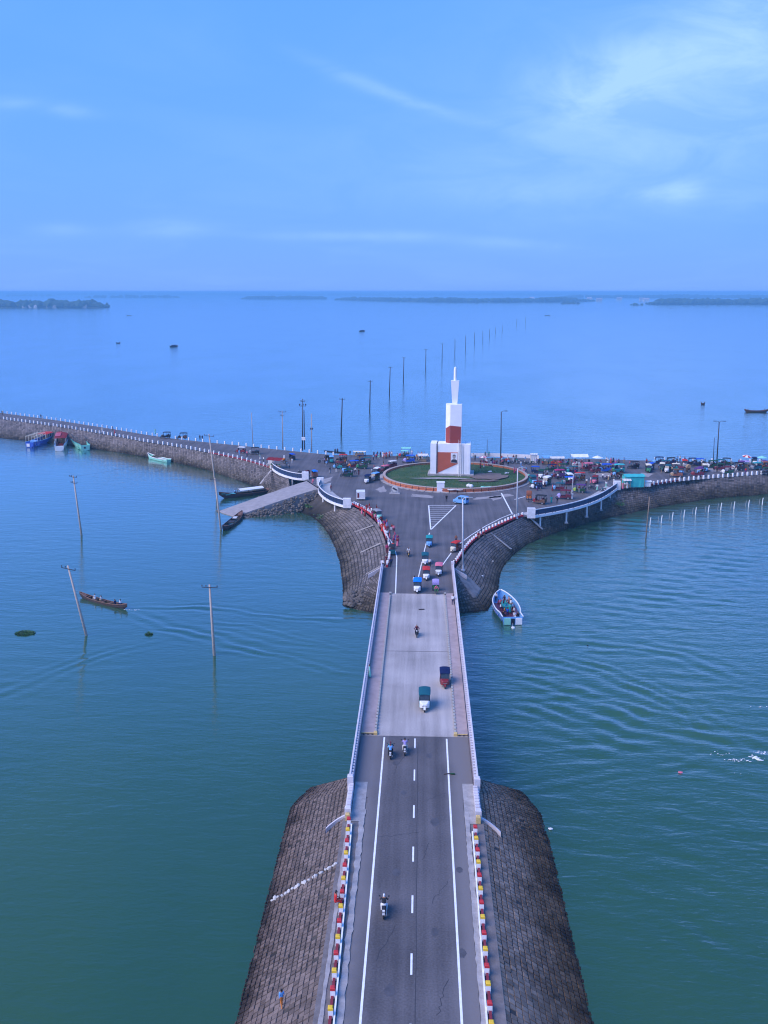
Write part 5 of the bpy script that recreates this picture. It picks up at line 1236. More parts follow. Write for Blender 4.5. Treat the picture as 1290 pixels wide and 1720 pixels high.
# -- rickshaws standing and moving on the plaza
G_ = 'rickshaws on the plaza'
for (px, py, yw, rf, bd, fr_, lb, s) in [
    (635, 872, 200, 'grey', 'green', 'mint', 'grey roofed auto rickshaw with mint green front beside the red crowd', 1.1),
    (617, 811, 170, 'navy', 'black', 'white', 'black auto rickshaw with white plate left of the lawn wall', 1.1), (629, 807, 150, 'skyblue', 'darkgreen', 'grey', 'auto rickshaw with pale blue roof left of the lawn wall', 1.1),
    (632, 797, 160, 'white', 'black', 'charcoal', 'white roofed black auto rickshaw behind the pale blue roofed one', 1.0), (582, 801, 100, 'darkgreen', 'darkgreen', 'charcoal', 'dark green boxy auto rickshaw alone on the left plaza', 1.15),
    (592, 786, 110, 'blue', 'darkred', 'orange', 'blue roofed auto rickshaw with red and orange body', 1.15), (607, 787, 80, 'charcoal', 'darkgreen', 'green', 'dark green auto rickshaw beside the blue and red one', 1.15),
    (604, 776, 95, 'navy', 'navy', 'charcoal', 'navy auto rickshaw behind the blue and red one', 1.1), (557, 777, 190, 'skyblue', 'teal', 'teal', 'small blue and teal auto rickshaw near the dark beam', 1.0),
    (528, 801, 20, 'brightblue', 'rust', 'orange', 'blue roofed orange auto rickshaw behind the lookout pylon', 1.0), (490, 772, 30, 'blue', 'charcoal', 'navy', 'blue roofed dark auto rickshaw above the left lookout', 1.0),
    (404, 761, 80, 'white', 'darkred', 'darkred', 'white roofed dark red auto rickshaw on the left causeway', 1.05), (426, 763, 100, 'charcoal', 'charcoal', 'grey', 'dark grey auto rickshaw beside the white roofed one on the causeway', 1.15),
    (278, 736, 95, 'charcoal', 'black', 'charcoal', 'black auto rickshaw farther out on the left causeway', 1.15), (306, 737.5, 95, 'black', 'brown', 'black', 'black and brown auto rickshaw following on the left causeway', 1.15),
    (686, 777, 95, 'blue', 'blue', 'lilac', 'deep blue auto rickshaw left of the monument', 1.2), (657, 786, 130, 'offwhite', 'maroon', 'maroon', 'maroon auto rickshaw with pale roof at the lawn wall', 1.1), (645, 793, 140, 'pink', 'darkgreen', 'maroon', 'pink roofed dark auto rickshaw touching the lawn wall edge', 1.0),
    (677, 768, 90, 'mint', 'darkteal', 'red', 'auto rickshaw with mint roof at the far plaza edge', 1.1),
    (896, 813, 190, 'darkteal', 'teal', 'skyblue', 'teal auto rickshaw with pale front right of the lawn wall', 1.15), (917, 815, 150, 'white', 'darkgreen', 'white', 'white roofed dark green auto rickshaw on the right plaza', 1.2),
    (936, 803, 100, 'magenta', 'purple', 'maroon', 'long magenta hooded auto rickshaw on the right plaza', 1.25), (957, 809, 185, 'white', 'green', 'white', 'green auto rickshaw with white roof and front on the right plaza', 1.15),
    (905, 846, 60, 'charcoal', 'brown', 'darkred', 'dark brown auto rickshaw behind the long lookout railing', 1.15), (946, 838, 80, 'maroon', 'maroon', 'lilac', 'maroon roofed auto rickshaw at the lookout railing', 1.2),
    (972, 827, 70, 'purple', 'darkgreen', 'lime', 'dark green and yellow auto rickshaw above the lookout railing', 1.1), (999, 812, 160, 'darkred', 'darkred', 'pink', 'red auto rickshaw in the middle of the right plaza', 1.05),
    (985, 790, 100, 'pink', 'maroon', 'darkred', 'maroon auto rickshaw with pink roof below the white canopy', 1.15), (1015, 793, 95, 'blue', 'blue', 'skyblue', 'blue auto rickshaw right of the white canopy', 1.25), (1036, 794, 95, 'turquoise', 'teal', 'green', 'turquoise auto rickshaw beside the blue one', 1.3),
    (1063, 787, 100, 'charcoal', 'black', 'charcoal', 'black auto rickshaw directly behind the green stall', 1.1), (1089, 793, 175, 'cream', 'darkgreen', 'green', 'cream roofed green auto rickshaw right of the green stall', 1.15), (1112, 790, 165, 'cream', 'charcoal', 'darkgreen', 'cream roofed charcoal auto rickshaw on the right causeway', 1.1),
    (1104, 779, 90, 'navy', 'navy', 'skyblue', 'navy auto rickshaw at the far edge of the right causeway', 1.1), (1124, 781, 95, 'black', 'navy', 'navy', 'black roofed navy auto rickshaw at the far causeway edge', 1.15),
    (1160, 781, 90, 'navy', 'charcoal', 'navy', 'navy roofed charcoal auto rickshaw left of the twin headed lamp', 1.1), (1172, 782, 90, 'blue', 'navy', 'navy', 'dark blue auto rickshaw close behind the navy roofed one', 1.1), (1194, 786, 95, 'darkgreen', 'darkgreen', 'white', 'dark green auto rickshaw at the foot of the twin headed lamp', 1.15),
    (1135, 801, 80, 'brown', 'rust', 'tan', 'rust brown auto rickshaw at the near edge of the right causeway', 1.15), (1170, 800, 85, 'purple', 'maroon', 'darkred', 'purple roofed maroon auto rickshaw at the near causeway edge', 1.2),
    (1237, 790, 85, 'black', 'charcoal', 'offwhite', 'long black auto rickshaw near the red umbrella', 1.2), (1268, 789, 100, 'teal', 'darkteal', 'grey', 'dark teal auto rickshaw right of the red umbrella', 1.1), (1284, 788, 90, 'rust', 'darkred', 'orange', 'rust red auto rickshaw at the right end of the causeway', 1.15),
    (960, 795, 80, 'darkteal', 'navy', 'teal', 'dark blue auto rickshaw left of the maroon one under the canopy', 1.1)]:
    easybike(P(px, py), yw, rf, bd, fr_, lb, G_, s)
rickshaw(P(888, 841), 170, 'rust', 'orange', 'orange hooded cycle rickshaw near the white stop line', G_, 1.15)
rickshaw(P(511, 803), 80, 'maroon', 'darkgreen', 'maroon hooded cycle rickshaw by the left lookout pylon', G_, 1.1)
rickshaw(P(544, 777), 120, 'charcoal', 'brown', 'dark hooded cycle rickshaw left of the small teal rickshaw', G_, 1.1)
rickshaw(P(1150, 793), 95, 'tan', 'brown', 'tan hooded cycle rickshaw between the brown and maroon rickshaws', G_, 1.1)
for i, (px, py, yw, c, lb) in enumerate([(848, 777, 95, 'black', 'first parked motorcycle from the dark lamp post behind the lawn'), (857, 779, 80, 'charcoal', 'second parked motorcycle from the dark lamp post behind the lawn'), (866, 778, 100, 'black', 'third parked motorcycle from the dark lamp post behind the lawn'), (876, 779, 85, 'navy', 'navy parked motorcycle at the far right of the parked row'),
                                     (884, 781, 95, 'black', 'black parked motorcycle by the white box stall'), (893, 780, 90, 'darkgreen', 'green parked motorcycle by the white box stall'), (1020, 806, 100, 'maroon', 'maroon parked motorcycle below the blue rickshaw'), (1034, 804, 80, 'white', 'white parked motorcycle below the turquoise rickshaw'), (1045, 802, 95, 'black', 'black parked motorcycle left of the green stall'),
                                     (994, 822, 100, 'black', 'black motorcycle below the red rickshaw'), (1013, 826, 80, 'darkteal', 'teal motorcycle behind the lookout railing'), (504, 797, 60, 'charcoal', 'grey motorcycle beside the maroon hooded rickshaw'), (697, 772, 80, 'black', 'black motorcycle beside the deep blue rickshaw'), (822, 786, 80, 'maroon', 'maroon motorcycle behind the lawn wall')]):
    motorcycle(P(px, py), yw, c, lb, 'parked motorcycles')

# ================================================================== STALLS
def stall(loc, yaw, w_, d_, h, colour, goods, label, sidecloth=None, slope=.25, counter='tan'):
    o = tag(empty('market_stall', loc, R(yaw)), label, 'stall'); mb = MB(); rings = []
    for k in range(9):
        t = k / 8; x = -w_ / 2 - .15 + (w_ + .3) * t; sag = .10 * math.sin(math.pi * ((t * 3) % 1))
        rings.append([(x, -d_ / 2 - .2, h - slope - sag), (x, 0, h - sag * .4), (x, d_ / 2 + .2, h - slope * .5 - sag), (x, d_ / 2 + .2, h - slope * .5 - sag - .03), (x, 0, h - sag * .4 - .03), (x, -d_ / 2 - .2, h - slope - sag - .03)])
    build(mb.loft(rings), 'canopy', cloth(colour), o)
    for sx_ in (-1, 1):
        for sy_ in (-1, 1): build(MB().tube([(sx_ * w_ / 2, sy_ * d_ / 2, 0), (sx_ * w_ / 2, sy_ * d_ / 2, h - slope * .7)], .04, 6), 'pole', mat('bamboo', (.30, .20, .10), .8, .2, 5), o)
    build(MB().box((0, -d_ * .15, .72), (w_ * .86, d_ * .6, .08)).box((0, -d_ * .15, .35), (w_ * .8, d_ * .5, .62)), 'counter', paint(counter), o)
    for i, g_ in enumerate(goods):
        x = -w_ * .38 + w_ * .76 * (i + .5) / len(goods); build(MB().blob((x, -d_ * .15, .92), (.24, .22, .2), seed=i, jit=.15), 'goods_pile', cloth(g_), o)
    if sidecloth:
        for (a, b) in (((-w_ / 2, -d_ / 2), (w_ / 2, -d_ / 2)), ((-w_ / 2, -d_ / 2), (-w_ / 2, d_ / 2)), ((w_ / 2, -d_ / 2), (w_ / 2, d_ / 2))):
            rings = []
            for k in range(11):
                t = k / 10; x, y = a[0] + (b[0] - a[0]) * t, a[1] + (b[1] - a[1]) * t; ox = .06 * math.sin(k * 2.1)
                rings.append([(x + ox * (a[0] == b[0]), y + ox * (a[1] == b[1]), .05), (x, y, h - slope - .08), (x + .02, y + .02, h - slope - .08), (x + .02 + ox * (a[0] == b[0]), y + .02 + ox * (a[1] == b[1]), .05)])
            build(MB().loft(rings), 'side_sheet', cloth(sidecloth), o)
    return o
def parasol(loc, r, h, colours, label, tilt=0.0):
    o = tag(empty('parasol', loc), label, 'parasol'); o.rotation_euler = (tilt, tilt * .5, 0)
    for k in range(8):
        a, b = 2 * math.pi * k / 8, 2 * math.pi * (k + 1) / 8; am = (a + b) / 2
        build(MB().add([(0, 0, h), (r * math.cos(a), r * math.sin(a), h - r * .38), (r * .95 * math.cos(am), r * .95 * math.sin(am), h - r * .40), (r * math.cos(b), r * math.sin(b), h - r * .38), (0, 0, h - .03)], [(0, 1, 2), (0, 2, 3), (4, 2, 1), (4, 3, 2)]), 'panel', cloth(colours[k % len(colours)]), o)
    build(MB().tube([(0, 0, 0), (0, 0, h + .08)], .03, 6), 'shaft', steel, o)
    return o
stall(P(972, 783), 3, 3.8, 2.4, 3.0, 'white', ['pink', 'offwhite', 'white', 'pink', 'darkred'], 'large white canopy stall at the far edge of the right plaza', counter='offwhite', slope=.5)
stall(P(1063, 817), 4, 4.2, 2.4, 2.7, 'turquoise', ['white', 'white', 'offwhite'], 'turquoise green tarpaulin stall at the end of the long lookout', 'turquoise')
stall(P(464, 786), -20, 3.6, 2.6, 2.5, 'darkred', ['green', 'green', 'darkgreen', 'green'], 'dark red canopy stall with green goods on the left lookout', slope=.35)
stall(P(604, 766), -2, 3.0, 1.0, 1.35, 'cream', ['yellow', 'white', 'cream'], 'low cream covered bench stall at the far plaza edge', slope=.1)
stall(P(682, 765), 0, 2.2, 1.6, 2.2, 'mint', ['teal', 'white'], 'small mint canopy stall left of the monument', slope=.2)
stall(P(896, 777), 0, 1.5, 1.0, 2.3, 'white', ['white', 'lilac'], 'white box stall behind the parked motorcycles', 'white', slope=.1)
stall(P(918, 779), 0, 2.0, 1.4, 2.1, 'skyblue', ['white', 'teal'], 'pale blue canopy stall at the far plaza edge', slope=.3)
stall(P(935, 780), 3, 3.2, 1.6, 2.0, 'offwhite', ['orange', 'red', 'orange', 'red', 'pink'], 'off white canopy stall with red and orange goods', slope=.3, counter='red')
stall(P(1051, 819), 10, 1.6, 1.2, 2.0, 'offwhite', ['white', 'pink'], 'small off white canopy beside the turquoise stall', slope=.3)
stall(P(1086, 817), 3, 1.6, 1.0, 1.3, 'white', ['white'], 'low white covered cart right of the turquoise stall', 'white', slope=.1)
stall(P(710, 775), -4, 2.2, 1.5, 2.0, 'offwhite', ['black', 'white', 'mint'], 'off white canopy stall just left of the monument', slope=.35)
stall(P(1249, 784), 5, 2.0, 1.2, 1.6, 'lilac', ['pink', 'white'], 'lilac covered cart under the red umbrella', slope=.2)
parasol(P(1003, 783), 1.3, 2.6, ['white'], 'white parasol right of the large white canopy stall')
parasol(P(1251, 783), 1.1, 2.9, ['red', 'white'], 'red and white parasol on the right causeway', .15)
parasol(P(812, 783), 1.0, 2.5, ['pink', 'white'], 'pink and white parasol behind the lawn wall', -.1)
parasol(P(1279, 781), 1.2, 2.3, ['mint'], 'mint parasol at the right end of the causeway')
cart = tag(empty('goods_cart', P(478, 778)), 'orange and white goods heap beside the dark red stall', 'cart')
build(MB().box((0, 0, .55), (1.6, 1.0, .12)), 'deck', paint('brown'), cart); build(MB().blob((-.2, 0, .95), (.6, .45, .4), seed=4), 'orange_heap', cloth('orange'), cart); build(MB().box((-.1, 0, 1.5), (.35, .3, .8), ch=.05), 'white_sack', cloth('white'), cart)
for y in (-.5, .5): wheel(W_R, (0, y, .36), cart).rotation_euler = (0, 0, math.pi / 2)

# ------------------------------------------------------------------ crowd on the plaza and causeways
crowd = [(750, 843, 'stand', 'black', 'black', 'lone person in black below the front of the brick wall', 0),
 (563, 763, 'stand', 'black', 'black', 'first of two dark figures at the far kerb by the poles', 0), (567, 763, 'stand', 'navy', 'black', 'second of two dark figures at the far kerb by the poles', 0),
 (597, 796, 'walk', 'white', 'charcoal', 'man in white shirt walking below the dark green rickshaw', 120), (545, 779, 'stand', 'lilac', 'navy', 'man in lilac near the dark hooded rickshaw', 90), (550, 778, 'stand', 'white', 'blue', 'man in white between the hooded and the teal rickshaws', 270),
 (588, 764, 'sit', 'navy', 'charcoal', 'person in navy sitting left of the cream bench stall', 180), (628, 768, 'stand', 'navy', 'navy', 'person in navy in the group right of the cream bench stall', 180), (634, 768, 'stand', 'charcoal', 'blue', 'person in charcoal in the group right of the cream bench stall', 160), (639, 768, 'stand', 'navy', 'black', 'person in navy and black at the end of that group', 200),
 (645, 769, 'dress', 'orange', 'red', 'person in orange and red at the far plaza edge', 180), (649, 769, 'dress', 'red', 'pink', 'person in red and pink at the far plaza edge', 170), (658, 768, 'stand', 'white', 'grey', 'person in white and grey at the far plaza edge', 180), (668, 769, 'sit', 'darkred', 'black', 'person in dark red sitting by the mint roofed rickshaw', 90),
 (692, 766, 'dress', 'white', 'lilac', 'tall person in white and lilac behind the deep blue rickshaw', 180), (703, 773, 'stand', 'skyblue', 'white', 'person in pale blue by the off white stall left of the monument', 120), (716, 774, 'stand', 'mint', 'teal', 'person in mint close to the left side of the monument', 90), (720, 772, 'stand', 'white', 'darkteal', 'person in white close to the left side of the monument', 100),
 (798, 774, 'stand', 'black', 'charcoal', 'dark figure just right of the monument', 180), (795, 771, 'stand', 'offwhite', 'grey', 'pale figure just right of the monument', 180), (807, 787, 'dress', 'red', 'maroon', 'person in red standing inside the lawn under the pink parasol', 200), (815, 783, 'dress', 'darkred', 'red', 'person in dark red beside the pink parasol', 160), (818, 781, 'stand', 'white', 'red', 'person in white and red beside the pink parasol', 150), (821, 768, 'stand', 'teal', 'darkteal', 'person in teal at the far wall behind the lawn', 180),
 (815, 768, 'stand', 'darkteal', 'navy', 'person in dark teal at the far wall behind the lawn', 180), (813, 786, 'sit', 'pink', 'white', 'person in pink sitting on the lawn wall', 0), (830, 784, 'stand', 'magenta', 'maroon', 'person in magenta right of the maroon motorcycle', 180), (840, 786, 'stand', 'brown', 'black', 'person in brown behind the lawn wall', 180), (845, 784, 'stand', 'charcoal', 'charcoal', 'person in charcoal beside the one in brown', 190), (850, 788, 'sit', 'white', 'navy', 'person in white sitting on the far lawn wall', 180),
 (864, 795, 'dress', 'pink', 'magenta', 'person in pink and magenta inside the right edge of the lawn', 200), (868, 796, 'stand', 'magenta', 'purple', 'person in magenta and purple inside the right edge of the lawn', 180), (875, 784, 'stand', 'white', 'skyblue', 'person in white and pale blue at the right lawn wall', 180), (877, 792, 'stand', 'skyblue', 'white', 'person in pale blue and white at the right lawn wall', 180), (880, 797, 'dress', 'pink', 'offwhite', 'person in pale pink at the right lawn wall', 160), (884, 794, 'walk', 'skyblue', 'navy', 'person in pale blue walking past the right lawn wall', 90),
 (888, 806, 'stand', 'mint', 'darkteal', 'person in mint left of the teal rickshaw', 180), (902, 807, 'dress', 'magenta', 'pink', 'person in magenta right of the teal rickshaw', 190), (913, 800, 'dress', 'white', 'magenta', 'person in white and magenta walking behind the white roofed rickshaw', 0), (905, 781, 'stand', 'navy', 'black', 'person in navy by the pale blue stall', 200), (912, 780, 'stand', 'teal', 'navy', 'person in teal by the pale blue stall', 180),
 (921, 782, 'stand', 'darkteal', 'black', 'person in dark teal left of the red goods stall', 160), (927, 784, 'dress', 'red', 'red', 'person in red in front of the red goods stall', 0), (933, 785, 'dress', 'orange', 'red', 'person in orange in front of the red goods stall', 10), (940, 784, 'dress', 'red', 'orange', 'person in red and orange at the right of the red goods stall', 350), (945, 781, 'stand', 'maroon', 'purple', 'person in maroon right of the red goods stall', 20), (951, 783, 'stand', 'lilac', 'navy', 'person in lilac right of the red goods stall', 30),
 (929, 800, 'dress', 'white', 'pink', 'person in white left of the magenta hooded rickshaw', 250), (937, 806, 'stand', 'white', 'black', 'man in white at the side of the magenta hooded rickshaw', 180), (953, 793, 'stand', 'skyblue', 'navy', 'man in pale blue at the left of the white canopy stall', 180), (950, 799, 'stand', 'navy', 'black', 'man in navy below the white canopy stall', 150),
 (928, 825, 'dress', 'pink', 'darkred', 'person in pink and dark red walking above the railing', 90), (926, 845, 'dress', 'teal', 'teal', 'person in teal at the long lookout railing', 0), (936, 846, 'stand', 'navy', 'black', 'person in navy at the long lookout railing', 0), (951, 838, 'stand', 'tan', 'darkred', 'person in tan beside the maroon roofed rickshaw', 90), (956, 836, 'stand', 'charcoal', 'black', 'person in charcoal beside the maroon roofed rickshaw', 100),
 (960.5, 839, 'dress', 'white', 'white', 'person all in white by the short lamp post', 180), (984, 829, 'walk', 'navy', 'navy', 'person in navy walking above the railing', 60), (1003, 824, 'dress', 'white', 'mint', 'person in white and mint at the railing', 0), (1018, 819, 'stand', 'white', 'mint', 'person in white and pale mint farther along the railing', 0), (992, 812, 'dress', 'white', 'pink', 'person in white left of the red rickshaw', 90), (1004, 815, 'stand', 'maroon', 'black', 'person in maroon right of the red rickshaw', 270),
 (994, 786, 'stand', 'white', 'charcoal', 'person in white right of the white canopy stall', 90), (998, 788, 'stand', 'navy', 'black', 'person in navy under the white parasol', 90), (963, 790, 'stand', 'offwhite', 'brown', 'person in off white under the large white canopy', 180), (978, 786, 'dress', 'pink', 'pink', 'person in pink under the large white canopy', 170), (969, 788, 'dress', 'maroon', 'darkred', 'person in maroon under the large white canopy', 190),
 (1021, 779, 'stand', 'white', 'offwhite', 'person in white on the far kerb behind the blue rickshaw', 180), (1026, 779, 'dress', 'pink', 'red', 'person in pink and red on the far kerb behind the turquoise rickshaw', 180), (1034, 780, 'dress', 'lilac', 'pink', 'person in lilac and pink on the far kerb', 180), (1039, 780, 'stand', 'purple', 'black', 'person in purple on the far kerb', 180),
 (1022, 807, 'dress', 'offwhite', 'tan', 'person in off white by the maroon motorcycle', 120), (1041, 804, 'stand', 'charcoal', 'black', 'person in charcoal by the parked motorcycles', 250), (1031, 814, 'dress', 'white', 'lilac', 'person in white at the pylon end of the railing', 180), (1036, 820, 'dress', 'white', 'pink', 'person in white and pink at the lookout pylon', 150), (1046, 822, 'dress', 'pink', 'pink', 'person in pink in front of the off white canopy', 180), (1053, 821, 'dress', 'offwhite', 'offwhite', 'person in off white in front of the turquoise stall', 190),
 (1067, 818, 'stand', 'white', 'skyblue', 'person in white in front of the turquoise stall', 180), (1076, 817, 'dress', 'skyblue', 'white', 'person in pale blue at the right of the turquoise stall', 170), (1058, 784, 'stand', 'pink', 'black', 'person in pink left of the black rickshaw behind the stall', 200), (1131, 777, 'stand', 'white', 'charcoal', 'person in white on the far edge of the right causeway', 180), (1137, 777, 'stand', 'skyblue', 'black', 'person in pale blue on the far edge of the right causeway', 180), (1142, 776, 'stand', 'offwhite', 'navy', 'person in off white on the far edge of the right causeway', 170),
 (1150, 777, 'walk', 'navy', 'black', 'person in navy on the far edge of the right causeway', 90), (1148, 786, 'stand', 'white', 'white', 'person all in white on the right causeway', 180), (1138, 801, 'dress', 'rust', 'orange', 'person in rust beside the rust brown rickshaw', 180), (1268, 780, 'stand', 'navy', 'black', 'person in navy right of the red umbrella', 180), (1240, 783, 'stand', 'maroon', 'black', 'person in maroon left of the red umbrella', 100), (1176, 800, 'stand', 'tan', 'maroon', 'person in tan right of the maroon rickshaw', 90),
 (4, 697, 'stand', 'black', 'black', 'dark figure at the left end of the causeway', 0), (69, 703, 'stand', 'charcoal', 'navy', 'dark figure on the far kerb of the left causeway', 0), (190, 724, 'walk', 'black', 'charcoal', 'dark figure walking on the left causeway', 90), (193, 729, 'dress', 'pink', 'red', 'person in pink and red at the near posts of the left causeway', 200), (172, 727, 'dress', 'cream', 'white', 'person in white at the near posts of the left causeway', 180),
 (336, 739.5, 'stand', 'black', 'black', 'first of two dark figures right of the causeway rickshaws', 0), (340, 740, 'stand', 'navy', 'black', 'second of two dark figures right of the causeway rickshaws', 0), (261, 729, 'dress', 'mint', 'mint', 'person in mint left of the black causeway rickshaw', 0), (437, 772, 'dress', 'mint', 'white', 'person in pale mint right of the grey causeway rickshaw', 90), (443, 777, 'stand', 'white', 'charcoal', 'man in white near the dark red stall', 120), (415, 767, 'stand', 'pink', 'navy', 'person in pink by the causeway posts', 150), (402, 765, 'stand', 'skyblue', 'skyblue', 'person in pale blue by the causeway posts', 160),
 (486, 788, 'stand', 'grey', 'charcoal', 'man in grey right of the dark red stall', 200), (491, 779, 'walk', 'white', 'offwhite', 'man in white below the blue roofed rickshaw', 180), (482, 785, 'stand', 'offwhite', 'navy', 'man in off white beside the dark red stall', 90), (519, 803, 'stand', 'white', 'darkgreen', 'man in white by the maroon hooded rickshaw', 90), (513, 800, 'stand', 'offwhite', 'darkgreen', 'man in off white on the maroon hooded rickshaw side', 180), (556, 826, 'stand', 'maroon', 'navy', 'person in maroon on the lookout nearest the bridge', 120),
 (526, 812, 'sit', 'pink', 'pink', 'person in pink sitting at the top of the boat ramp', 160), (628, 866, 'stand', 'grey', 'maroon', 'man in grey beside the grey roofed rickshaw', 200)]
for (px, py, pose, a, b, lb, yw) in crowd:
    p = P(px, py)
    if (p - RC).length < RR - .5: p = P(px, py, .5)
    person(p, pose, a, b, lb, yw, random.uniform(.95, 1.06), group='people on the plaza and causeways')

# EXTRA CROWD: the plaza is packed; every figure gets its own clothes and place
rc_ = random.Random(21); used_ = set(l for *_, l, _y in crowd)
zones = [('near the far kerb behind the right rickshaws', 900, 1060, 777, 784, 26, 180, ['white', 'offwhite', 'navy', 'pink', 'teal', 'maroon', 'skyblue', 'charcoal', 'red', 'lilac']), ('among the rickshaws on the right plaza', 890, 1045, 788, 832, 36, None, ['white', 'pink', 'red', 'navy', 'maroon', 'teal', 'offwhite', 'skyblue', 'magenta', 'charcoal']),
         ('on the right causeway', 1085, 1288, 779, 797, 40, None, ['white', 'navy', 'charcoal', 'maroon', 'skyblue', 'tan', 'offwhite', 'red', 'teal', 'darkgreen']), ('behind the lawn near the parked motorcycles', 800, 885, 772, 783, 22, 180, ['white', 'red', 'navy', 'pink', 'skyblue', 'maroon', 'teal', 'charcoal']),
         ('between the rickshaws on the left plaza', 545, 650, 769, 800, 18, None, ['white', 'navy', 'red', 'charcoal', 'skyblue', 'orange']), ('along the far plaza edge left of the monument', 620, 722, 768, 774, 20, 180, ['white', 'navy', 'orange', 'mint', 'charcoal', 'skyblue', 'pink'])]
legs_ = ['charcoal', 'navy', 'brown', 'black', 'white', 'tan', 'grey', 'maroon', 'purple', 'khaki']
for (zn, x0, x1, y0, y1, n, yw, cols) in zones:
    k = 0
    while k < n:
        px, py = rc_.uniform(x0, x1), rc_.uniform(y0, y1)
        if x0 == 890 and py > 868 - (px - 892) * .315 - 8: continue
        p = P(px, py)
        if RR - .6 < (p - RC).length < RR + 1.2 or (p - RC).length < RR: continue
        a, b = rc_.choice(cols), rc_.choice(legs_); lb = f'person in {a} top and {b} below {zn}'
        if lb in used_: continue
        used_.add(lb); k += 1
        person(p, rc_.choice(['stand', 'stand', 'walk', 'dress', 'sit']), a, b, lb, yw if yw is not None else rc_.uniform(0, 360), rc_.uniform(.94, 1.08), group='people on the plaza and causeways')
reds = ['red', 'darkred', 'magenta', 'pink', 'maroon', 'rust']; q_ = resample(smoothline(left_curve[1:], 2), 60); k = 0
while k < 20:
    i = rc_.randint(8, 56); a, b = rc_.choice(reds), rc_.choice(reds + ['white', 'lilac']); lb = f'person in {a} and {b} crowding the posts of the left curve'
    if lb in used_: continue
    used_.add(lb); k += 1; p = q_[i] + V3((rc_.uniform(.4, 1.8), rc_.uniform(.2, 1.2), 0)); person(p, rc_.choice(['dress', 'stand', 'sit']), a, b, lb, rc_.uniform(0, 360), rc_.uniform(.95, 1.1), group='people along the left curve')
vr = random.Random(5); vused = set()
for (zn, x0, x1, y0, y1, n) in [('on the crowded right plaza', 900, 1045, 786, 826, 13), ('in the line along the right causeway', 1090, 1288, 780, 797, 16), ('waiting on the left plaza', 560, 640, 774, 802, 5)]:
    k = 0; spots = []
    while k < n:
        px, py = vr.uniform(x0, x1), vr.uniform(y0, y1); p = P(px, py)
        if x0 == 900 and py > 868 - (px - 892) * .315 - 22: continue
        if (p - RC).length < RR + 2.5 or any((p - s_).length < 3.4 for s_ in spots) or any(o_.name.startswith(('auto_rickshaw', 'cycle_rickshaw', 'market_stall')) and (o_.location - p).length < 2.6 for o_ in C.objects if o_.parent is None): 
            spots.append(V3((9e3, 0, 0)))
            if len(spots) > 4000: break
            continue
        rf, bd = vr.choice(['charcoal', 'navy', 'darkgreen', 'maroon', 'blue', 'darkteal', 'cream', 'purple', 'red']), vr.choice(['charcoal', 'navy', 'darkgreen', 'maroon', 'brown', 'teal']); lb = f'{rf} roofed {bd} auto rickshaw {zn}'
        if lb in vused: continue
        vused.add(lb); spots.append(p); k += 1; easybike(p, vr.choice([80, 95, 100, 150, 170, 190, 260]), rf, bd, vr.choice([bd, 'white', 'grey', 'skyblue']), lb, G_, vr.uniform(1.0, 1.15))

# ================================================================== BOATS
def hull(L_, B, h, rise, draft, n=22, pw_=2.4, transom=0.0):
    """open boat shell with thickness: bow at +Y"""
    rings = []
    for i in range(n + 1):
        t = -1 + 2 * i / n; y = t * L_ / 2
        if t < 0 and transom: b = B / 2 * max(transom, (1 - abs(t) ** pw_) ** .7)
        else: b = B / 2 * max(.04, (1 - abs(t) ** pw_) ** .75)
        sh = h + rise * abs(t) ** 2.6 * (1 if t > 0 or not transom else .35); k = -draft * (1 - abs(t) ** 4) + (sh - .25) * max(0, abs(t) - .8) / .2 * (.7 if t > 0 or not transom else .0)
        w_ = .05 + .03 * (B > 1.6); bi = max(b - w_, .015); fl = max(k + .12, -.05 + (sh - .2) * max(0, abs(t) - .85) / .15)
        rings.append([(-b, y, sh), (-b * .93, y, k + (sh - k) * .45), (-b * .55, y, k + .05), (0, y, k), (b * .55, y, k + .05), (b * .93, y, k + (sh - k) * .45), (b, y, sh), (bi, y, sh), (bi * .85, y, fl), (-bi * .85, y, fl), (-bi, y, sh)])
    return MB().loft(rings)
woodd = mat('tarred_wood', (.035, .022, .018), .6, .3, 3, .3, 12); woodb = mat('boat_plank_wood', (.16, .08, .05), .7, .3, 3, .3, 12); woodp = mat('pale_deck_wood', (.30, .22, .15), .8, .3, 3, .2, 12)
def place_boat(name, bow, stern, label, cat='boat', group=None, zs=WZ):
    a, b = P(*bow, zs), P(*stern, zs); d = a - b
    return tag(empty(name, (a + b) / 2, math.atan2(-d.x, d.y)), label, cat, group), d.length
def gunwale(L_, B, h, rise, m, o, th=.07, pw_=2.4, transom=0.0, n=22):
    for s in (-1, 1):
        q = []
        for i in range(n + 1):
            t = -1 + 2 * i / n; b = B / 2 * max(.04, (1 - abs(t) ** pw_) ** .75)
            if t < 0 and transom: b = B / 2 * max(transom, (1 - abs(t) ** pw_) ** .7)
            q.append((s * b, t * L_ / 2, h + rise * abs(t) ** 2.6 * (1 if t > 0 or not transom else .35) + .02))
        build(MB().tube(q, th, 6), 'gunwale', m, o)
